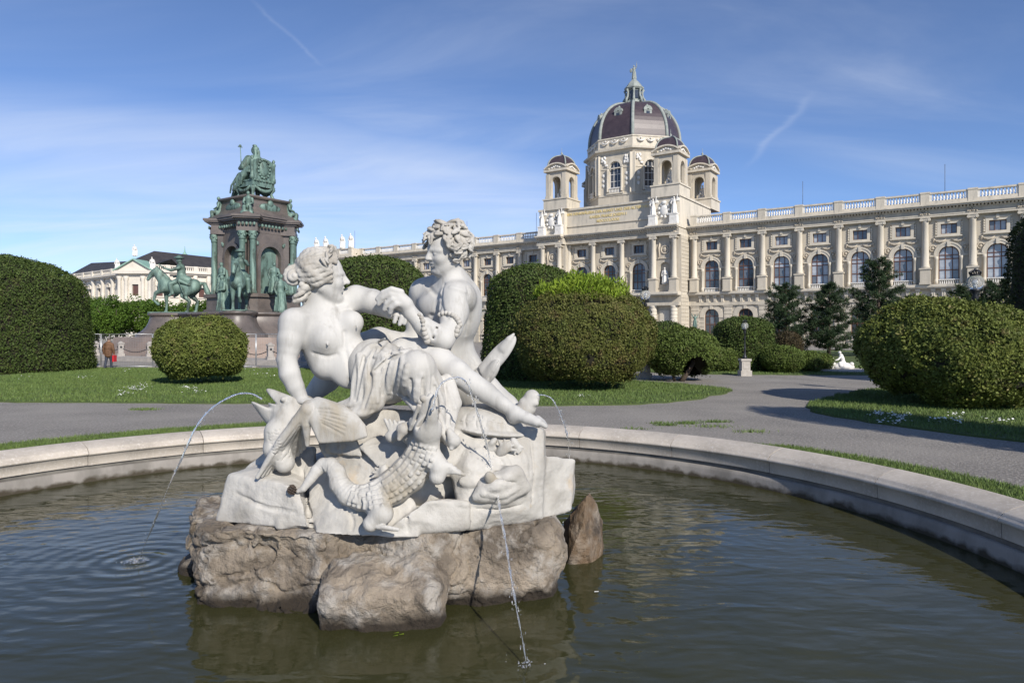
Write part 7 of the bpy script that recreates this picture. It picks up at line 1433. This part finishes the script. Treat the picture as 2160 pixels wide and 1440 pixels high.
# turtle under her foot
ub = SDF((-0.75, 5.6, 1.0), (0.6, 6.95, 1.8), 0.011)
ub.ell(P(1030, 890, 6.35), (0.36, 0.32, 0.16), rotz(0.1, 0.1, 0.12), 0.02)
ub.ell(P(1035, 903, 6.28), (0.37, 0.30, 0.05), rotz(0.1, 0.05, 0.12), 0.02)
ub.chain([P(1095, 878, 6.42), P(1112, 858, 6.42), P(1122, 838, 6.42)], [0.10, 0.085, 0.075], 0.03); ub.cap(P(1120, 842, 6.40), P(1131, 835, 6.38), 0.05, 0.03, 0.02)
ub.cap(P(970, 915, 6.15), P(945, 930, 6.05), 0.08, 0.06, 0.03); ub.cap(P(1105, 850, 6.4), P(1130, 850, 6.36), 0.05, 0.03, 0.02)
for i in range(5): ub.ridge([(985 + 22 * i, 872 + 4 * i), (980 + 22 * i, 888 + 3 * i), (984 + 22 * i, 902 + 2 * i)], 0.008, 0.008, 0, -1)
ub.ridge([(965, 890), (1000, 884), (1040, 886), (1075, 896)], 0.008, 0.008, 0, -1)
under(ub.build('turtle', M['marble']), group, group)
# crocodile
kb = SDF((-2.15, 5.15, 0.40), (-0.35, 6.35, 1.60), 0.0085)
spine = [(905, 905, 5.66, 44), (897, 935, 5.72, 48), (884, 968, 5.76, 56), (862, 1000, 5.76, 62), (832, 1025, 5.74, 60), (798, 1043, 5.72, 52), (765, 1050, 5.72, 44), (735, 1042, 5.74, 38), (716, 1020, 5.78, 34), (710, 996, 5.82, 30), (698, 981, 5.86, 27), (682, 980, 5.88, 24), (668, 992, 5.86, 21), (655, 1010, 5.84, 17), (640, 1030, 5.82, 12), (628, 1036, 5.82, 7)]
kb.chain([P(u, v, Y) for u, v, Y, r in spine], [px(r, Y) * 0.62 for u, v, Y, r in spine], 0.03)
kf = frame((0.16, -0.46, 0.87), (-0.55, 0.70, 0.45))                 # the head: snout up and towards the eye
kc = np.array(P(900, 910, 5.62), np.float32)
def kl(f, u, r): return kc + kf @ np.array((f, u, r), np.float32)
kb.ell(kl(0.02, 0.0, 0), (0.14, 0.09, 0.115), kf, 0.03); kb.ell(kl(0.15, 0.045, 0), (0.17, 0.04, 0.065), kf, 0.03); kb.ell(kl(0.13, -0.055, 0), (0.15, 0.03, 0.055), kf, 0.025)
kb.box(kl(0.22, -0.012, 0), (0.16, 0.016, 0.11), kf, 0.005, 0.006, -1); kb.ell(kl(0.30, 0.06, 0.035), 0.03, None, 0.012); kb.ell(kl(0.30, 0.06, -0.035), 0.03, None, 0.012)
for g in (-1, 1): kb.ell(kl(0.05, 0.095, 0.085 * g), (0.05, 0.04, 0.035), kf, 0.012); kb.cap(kl(0.0, 0.08, 0.11 * g), kl(0.24, 0.06, 0.07 * g), 0.018, 0.014, 0.012)
for a in ([(868, 893, 5.7), (850, 905, 5.66), (842, 925, 5.64)], [(948, 910, 5.72), (958, 930, 5.68), (952, 945, 5.66)]):
    kb.chain([P(*q) for q in a], [0.03, 0.055, 0.02], 0.015)         # frills at the jaw
kb.chain([P(880, 925, 5.78), P(848, 905, 5.84), P(826, 920, 5.82)], [0.09, 0.075, 0.055], 0.03)
kb.chain([P(905, 960, 5.7), P(926, 985, 5.64), P(922, 1005, 5.62), P(938, 985, 5.62)], [0.10, 0.085, 0.065, 0.05], 0.03)
kb.chain([P(795, 1060, 5.66), P(805, 1082, 5.56), P(782, 1104, 5.54)], [0.12, 0.095, 0.065], 0.03)
for i in range(4): finger(kb, [P(780 + 4 * i, 1106, 5.54), P(798 + 7 * i, 1111 + i, 5.50), P(812 + 9 * i, 1110 + 2 * i, 5.48)], 0.022)
for i in range(4): finger(kb, [P(925 + 4 * i, 985 + 3 * i, 5.62), P(940 + 8 * i, 978 + 6 * i, 5.60), P(952 + 9 * i, 980 + 7 * i, 5.62)], 0.02)
for i in range(4): finger(kb, [P(828 - 4 * i, 918, 5.80), P(815 + 9 * i, 890 + 2 * i, 5.80), P(812 + 10 * i, 884 + 2 * i, 5.80)], 0.018)
# rows of scutes along the back and rings round the tail
def spline(pts, n):
    out = []; m = len(pts) - 1
    for i in range(n):
        t = i / (n - 1) * m; a = min(int(t), m - 1); f = t - a; out.append(np.array(pts[a]) * (1 - f) + np.array(pts[a + 1]) * f)
    return out
sp = spline([(u, v, r) for u, v, Y, r in spine], 52)
for i in range(4, 49):
    d = sp[min(i + 1, 51)][:2] - sp[i - 1][:2]; d /= np.linalg.norm(d) + 1e-6; nrm = np.array((-d[1], d[0])); r = sp[i][2] * 0.62; c = sp[i][:2]
    rows = (-0.75, -0.42, -0.1, 0.22, 0.54, 0.82) if i < 24 else (-0.7, 0.0, 0.7)
    if i >= 24: kb.ridge([tuple(c + nrm * r * q) for q in (-0.9, -0.45, 0, 0.45, 0.9)], px(r, 5.8) * 0.15, 0.004, 0.0, 1, None, 1)
    else:
        for q in rows:
            h_ = kb.hit(*(c + nrm * r * q), 5.75); kb.box(h_, (0.018 + 0.004 * math.sin(i * 5.1 + q * 9), 0.015 + 0.004 * math.sin(i * 3.3 + q * 7), 0.016), frame((d[0], 0, -d[1]), (0, -1, 0)), 0.005, 0.008)
croc = under(kb.build('crocodile', M['marble']), group, group); tag(croc, 'scaly crocodile with curled tail and raised head')
# shells, claws and leaves carved into the crag
sb = SDF((-2.3, 5.2, 0.35), (0.7, 6.7, 1.7), 0.012)
sb.F[:] = 1.0
for u, v, a, b in ((1035, 1012, 0.08, 0.05), (1062, 950, 0.09, 0.05), (1085, 938, 0.06, 0.04), (1040, 935, 0.05, 0.03), (812, 1000, 0.08, 0.05)):
    h_ = mb_.hit(u, v, 6.0); f_ = frame((math.cos(u), -0.3, math.sin(v)), (0, -1, 0.3))
    sb.ell(h_ + np.array((0, -0.05, 0.02)), (a, 0.045, b), f_, 0.01)
    for j in range(5): sb.cap(h_ + np.array((0, -0.05, 0.02)), h_ + np.array((a * 1.25 * math.cos(u + j * 0.45), -0.06, a * 1.2 * math.sin(u + j * 0.45))), 0.022, 0.012, 0.008)
tag(under(sb.build('carved_shells', M['marble']), group, group), kind='stuff')
# --- the brown rock it stands on
ped = empty('rock_pedestal', (-1.25, 6.7, -0.2)); bpy.context.view_layer.update()
tag(ped, 'rough brown rock outcrop rising from the pool below the marble group', 'rock')
rb = SDF((-3.55, 4.85, -0.62), (0.95, 8.6, 0.72), 0.016)
rb.box((-1.22, 6.95, -0.05), (1.58, 1.15, 0.46), rotz(0.02), 0.22, 0.1)
rb.box(P(560, 1170, 6.2), (0.5, 0.4, 0.5), rotz(0.2, 0.1), 0.18, 0.15); rb.ell(P(1050, 1170, 6.2), (0.6, 0.42, 0.5), None, 0.15)
rb.ell(P(900, 1170, 5.95), (0.4, 0.32, 0.5), None, 0.12); rb.box(P(640, 1180, 5.95), (0.35, 0.3, 0.5), rotz(-0.1), 0.15, 0.15)
rb.box(P(445, 1110, 6.75), (0.20, 0.34, 0.20), rotz(0.3, 0.1, 0.2), 0.07, 0.05); rb.ell(P(436, 1190, 6.75), (0.23, 0.36, 0.17), None, 0.06)
rb.ell(P(530, 1215, 6.05), (0.32, 0.3, 0.22), None, 0.1); rb.ell(P(622, 1276, 5.76), (0.32, 0.24, 0.09), None, 0.05); rb.cap(P(505, 1130, 5.98), P(490, 1190, 5.95), 0.07, 0.1, 0.08)
rb.cap(P(668, 1130, 5.6), P(668, 1260, 5.45), 0.045, 0.06, 0.04, -1)
rb.cap(P(470, 1120, 6.2), P(455, 1190, 6.2), 0.04, 0.05, 0.05, -1); rb.cap(P(560, 1150, 5.7), P(545, 1180, 5.7), 0.05, 0.05, 0.08, -1)
rb.F = np.maximum(rb.F, (rb.ax[2] - 0.43)[None, None, :] * np.ones_like(rb.F))
rk0 = rocky(0.16, 1.9, 0.08, 1.9, 0.045, 9, 2.0)
def rkf(V, N):
    Q = V * np.array((1, 1, 1.8), np.float32); cr_ = np.exp(-(fbm(Q, 1.5, 3, 0.5, 9.0) / 0.022) ** 2) + 0.7 * np.exp(-(fbm(Q, 2.6, 3, 0.5, 4.0) / 0.018) ** 2)
    return rk0(V, N) - N * (0.045 * cr_)[:, None]
def cap_top(f, z):
    def g(V, N):
        Q = f(V, N); Q[:, 2] = np.minimum(Q[:, 2], z + 0.01 * fbm(V, 8, 2)); return Q
    return g
def rock_under(o): return under(o, ped, ped)
rock_under(rb.build('outcrop', M['rock'], None, cap_top(rkf, 0.425)))
bb = SDF((-1.75, 4.85, -0.62), (-0.25, 6.2, 0.45), 0.016)
bb.box(P(808, 1280, 5.55), (0.48, 0.3, 0.32), rotz(0.05, 0.26), 0.12, 0.1); bb.ell(P(742, 1222, 5.6), (0.24, 0.24, 0.19), None, 0.08); bb.ell(P(888, 1222, 5.64), (0.2, 0.24, 0.16), None, 0.08)
bb.cap(P(815, 1178, 5.45), P(820, 1198, 5.5), 0.08, 0.05, 0.06, -1)
rock_under(bb.build('front_boulder', M['rock'], None, rocky(0.08, 3.0, 0.05, 3.5, 0.035, 13, 4.0)))
pl = MB(); Rm = Matrix.Translation(P(420, 1140, 6.42)) @ Matrix.Rotation(-0.55, 4, 'Z') @ Matrix.Rotation(0.2, 4, 'Y')
pl.box(-0.13, 0.13, -0.02, 0.02, -0.07, 0.07, Rm); rock_under(pl.build('metal_plate', material('worn_plate', (0.16, 0.16, 0.155), (0.05, 0.05, 0.048), 0.7, 30, 5, 0.42, 0.58, bump=0.5, bscale=60)))
KS = 2.49 / 2.3                                                  # carved at 1 : 1.08, then set at its full size in the pool
for o_, p0 in ((group, (820, 1090, 6.5)), (ped, None)):
    o_.location = Vector((0, 0, CAM_H)) + (Vector(o_.location) - Vector((0, 0, CAM_H))) * KS; o_.scale = (KS,) * 3
bmh = bmesh.new()
for u, v, Y in ((1243, 1040, 7.75), (1236, 1048, 7.5), (1204, 1088, 7.55), (1184, 1185, 7.5), (1200, 1178, 7.3), (1262, 1072, 7.7), (1270, 1120, 7.75), (1268, 1160, 7.6), (1230, 1105, 7.35), (1245, 1180, 7.35), (1190, 1100, 7.9), (1250, 1060, 8.0), (1270, 1100, 8.0), (1195, 1200, 7.4), (1262, 1215, 7.5), (1180, 1220, 7.9), (1275, 1200, 8.0), (1230, 1230, 7.4)): bmh.verts.new(P(u, v, Y))
bmesh.ops.convex_hull(bmh, input=bmh.verts); bmesh.ops.triangulate(bmh, faces=bmh.faces); bmesh.ops.subdivide_edges(bmh, edges=bmh.edges, cuts=5, use_grid_fill=True)
mh = bpy.data.meshes.new('standing_boulder'); bmh.to_mesh(mh); bmh.free(); Vh = np.zeros(len(mh.vertices) * 3, np.float32); mh.vertices.foreach_get('co', Vh); Vh = Vh.reshape(-1, 3); ch = Vh.mean(0); Nh = (Vh - ch) / np.linalg.norm(Vh - ch, axis=1, keepdims=True)
Vh = Vh + Nh * (0.05 * fbm(Vh, 4, 3) + 0.025 * fbm(Vh, 14, 3))[:, None]; mh.vertices.foreach_set('co', Vh.ravel()); mh.update(); brk = link_mesh('standing_boulder', mh, M['rock_wet'])
tag(brk, 'pointed wet brown boulder standing alone in the pool right of the sculpture', 'boulder')

# ------------------------------------------------------------------ water jets
M['jet'] = bpy.data.materials.new('jet_water'); M['jet'].use_nodes = True; jb = M['jet'].node_tree.nodes['Principled BSDF']
jb.inputs['Base Color'].default_value = (0.95, 0.97, 1, 1); jb.inputs['Transmission Weight'].default_value = 0.9; jb.inputs['Roughness'].default_value = 0.05; jb.inputs['IOR'].default_value = 1.33
def jet(pts, r0, r1, label, seed, splash=None):
    """twisting strands along a falling path"""
    rj = random.Random(seed); m = MB(); n_ = 60
    Q = [Vector(p) for p in pts]
    def cr(t):
        t = t * (len(Q) - 1); i = min(int(t), len(Q) - 2); f = t - i; p0, p1, p2, p3 = Q[max(i - 1, 0)], Q[i], Q[i + 1], Q[min(i + 2, len(Q) - 1)]
        return 0.5 * ((2 * p1) + (p2 - p0) * f + (2 * p0 - 5 * p1 + 4 * p2 - p3) * f * f + (3 * p1 - p0 - 3 * p2 + p3) * f ** 3)
    for s_ in range(2):
        ph = rj.uniform(0, 6); path, rad = [], []
        for i in range(n_ + 1):
            t = i / n_; r_ = r0 + (r1 - r0) * t; w = 16 * t + ph + s_ * math.pi; path.append(cr(t) + Vector((math.cos(w), 0, math.sin(w) * 0.4)) * r_ * 0.55); rad.append(r_ * (0.62 + 0.28 * math.sin(9.0 * t * 6 + ph) + rj.uniform(-0.08, 0.08)))
        cut = len(path) if splash is None else (int(n_ * 0.84) if s_ == 0 else len(path)); m.tube(path[:cut], [r_ * (1 if i < cut - 6 else max(0.3, (cut - i) / 6)) for i, r_ in enumerate(rad[:cut])], 7)
    for _ in range(60):
        t = 1 - rj.random() ** 1.4 * 0.62; p = cr(t) + Vector((rj.gauss(0, 0.010 + 0.012 * t), rj.gauss(0, 0.012), rj.gauss(0, 0.02))); q_ = rj.uniform(0.002, 0.006); m.ball(p, (q_, q_, q_ * rj.uniform(1, 3.5)), 6, 4)
    if splash:
        c = Q[-1]
        for _ in range(splash): a = rj.uniform(0, 6.28); d = abs(rj.gauss(0, 0.05)); p = Vector((c.x + d * math.cos(a) * 1.6 - 0.03, c.y + d * math.sin(a), ZW + max(0.004, rj.gauss(0.02, 0.025)))); m.ball(p, rj.uniform(0.003, 0.008), 6, 4)
    o = m.build('water_jet', M['jet']); return tag(o, label, 'water jet', 'jets of the fountain')
def PJ(u, v, Y): return P(u, v, Y * KS)
e_ = G(290, 1186, ZW)
jet([PJ(552, 842, 6.13), PJ(532, 831, 6.12), PJ(505, 830, 6.11), PJ(478, 840, 6.10), PJ(452, 857, 6.10), PJ(430, 880, 6.10), PJ(408, 912, 6.10), PJ(385, 960, 6.12), PJ(358, 1020, 6.2), PJ(325, 1105, 6.4), e_], 0.012, 0.010, 'long arc of water spouting from the fish mouth to the left', 1, 90)
jet([PJ(912, 866, 5.40), PJ(918, 836, 5.38), PJ(930, 812, 5.38), PJ(948, 799, 5.40), PJ(970, 797, 5.45), PJ(988, 815, 5.52), PJ(1002, 850, 5.6), PJ(1014, 895, 5.68), PJ(1026, 940, 5.76), PJ(1038, 990, 5.85)], 0.012, 0.010, 'arc of water rising from the crocodile and falling onto the marble', 2)
jet([PJ(1050, 1045, 5.70), PJ(1056, 1085, 5.52), PJ(1066, 1140, 5.32), PJ(1078, 1215, 5.08), PJ(1092, 1300, 4.88), G(1112, 1408, ZW)], 0.010, 0.008, 'stream of water falling straight down in front of the rocks', 4, 20)
jet([PJ(1132, 834, 6.36), PJ(1148, 833, 6.35), PJ(1164, 842, 6.34), PJ(1180, 868, 6.33), PJ(1192, 905, 6.33), PJ(1200, 945, 6.34), G(1207, 1100, ZW)], 0.008, 0.006, 'thin arc of water spouting from the turtle on the right', 3, 10)
# floating leaves and a pine cone caught on the marble
m = MB(); 
for k in range(3): a = k * 2.1; m.add([(0.03 * math.cos(a), 0.03 * math.sin(a), 0), (0.03 * math.cos(a) + 0.05, 0.03 * math.sin(a), 0.004), (0.03 * math.cos(a) + 0.04, 0.03 * math.sin(a) + 0.03, 0.002)], [(0, 1, 2)])
p = G(832, 1338, ZW + 0.006); o = m.build('floating_leaf', M['sprout'], None, p); tag(o, 'yellow-green leaf floating in front of the big boulder', 'leaf')
p = G(1258, 1247, ZW + 0.006); m = MB(); m.add([(-0.02, -0.012, 0), (0.02, -0.014, 0.004), (0.024, 0.012, 0.002), (-0.018, 0.014, 0)], [(0, 1, 2, 3)]); o = m.build('floating_petal', M['petal'], None, p); tag(o, 'white petal floating right of the brown rock', 'petal')
m = MB()
for k in range(40): t = k / 40; a = k * 2.4; rr_ = 0.035 * math.sin(math.pi * (0.15 + 0.8 * t)); m.ball((rr_ * math.cos(a), rr_ * math.sin(a), 0.085 * t), (0.014, 0.014, 0.007), 6, 4)
o = m.build('pine_cone', M['bark'], None, Vector((0, 0, CAM_H)) + (Vector(mb_.hit(618, 1040, 5.9, 0.0)) - Vector((0, 0, CAM_H))) * KS + Vector((0, -0.03, 0))); tag(o, 'brown pine cone lying on the marble left of the crocodile tail', 'pine cone')
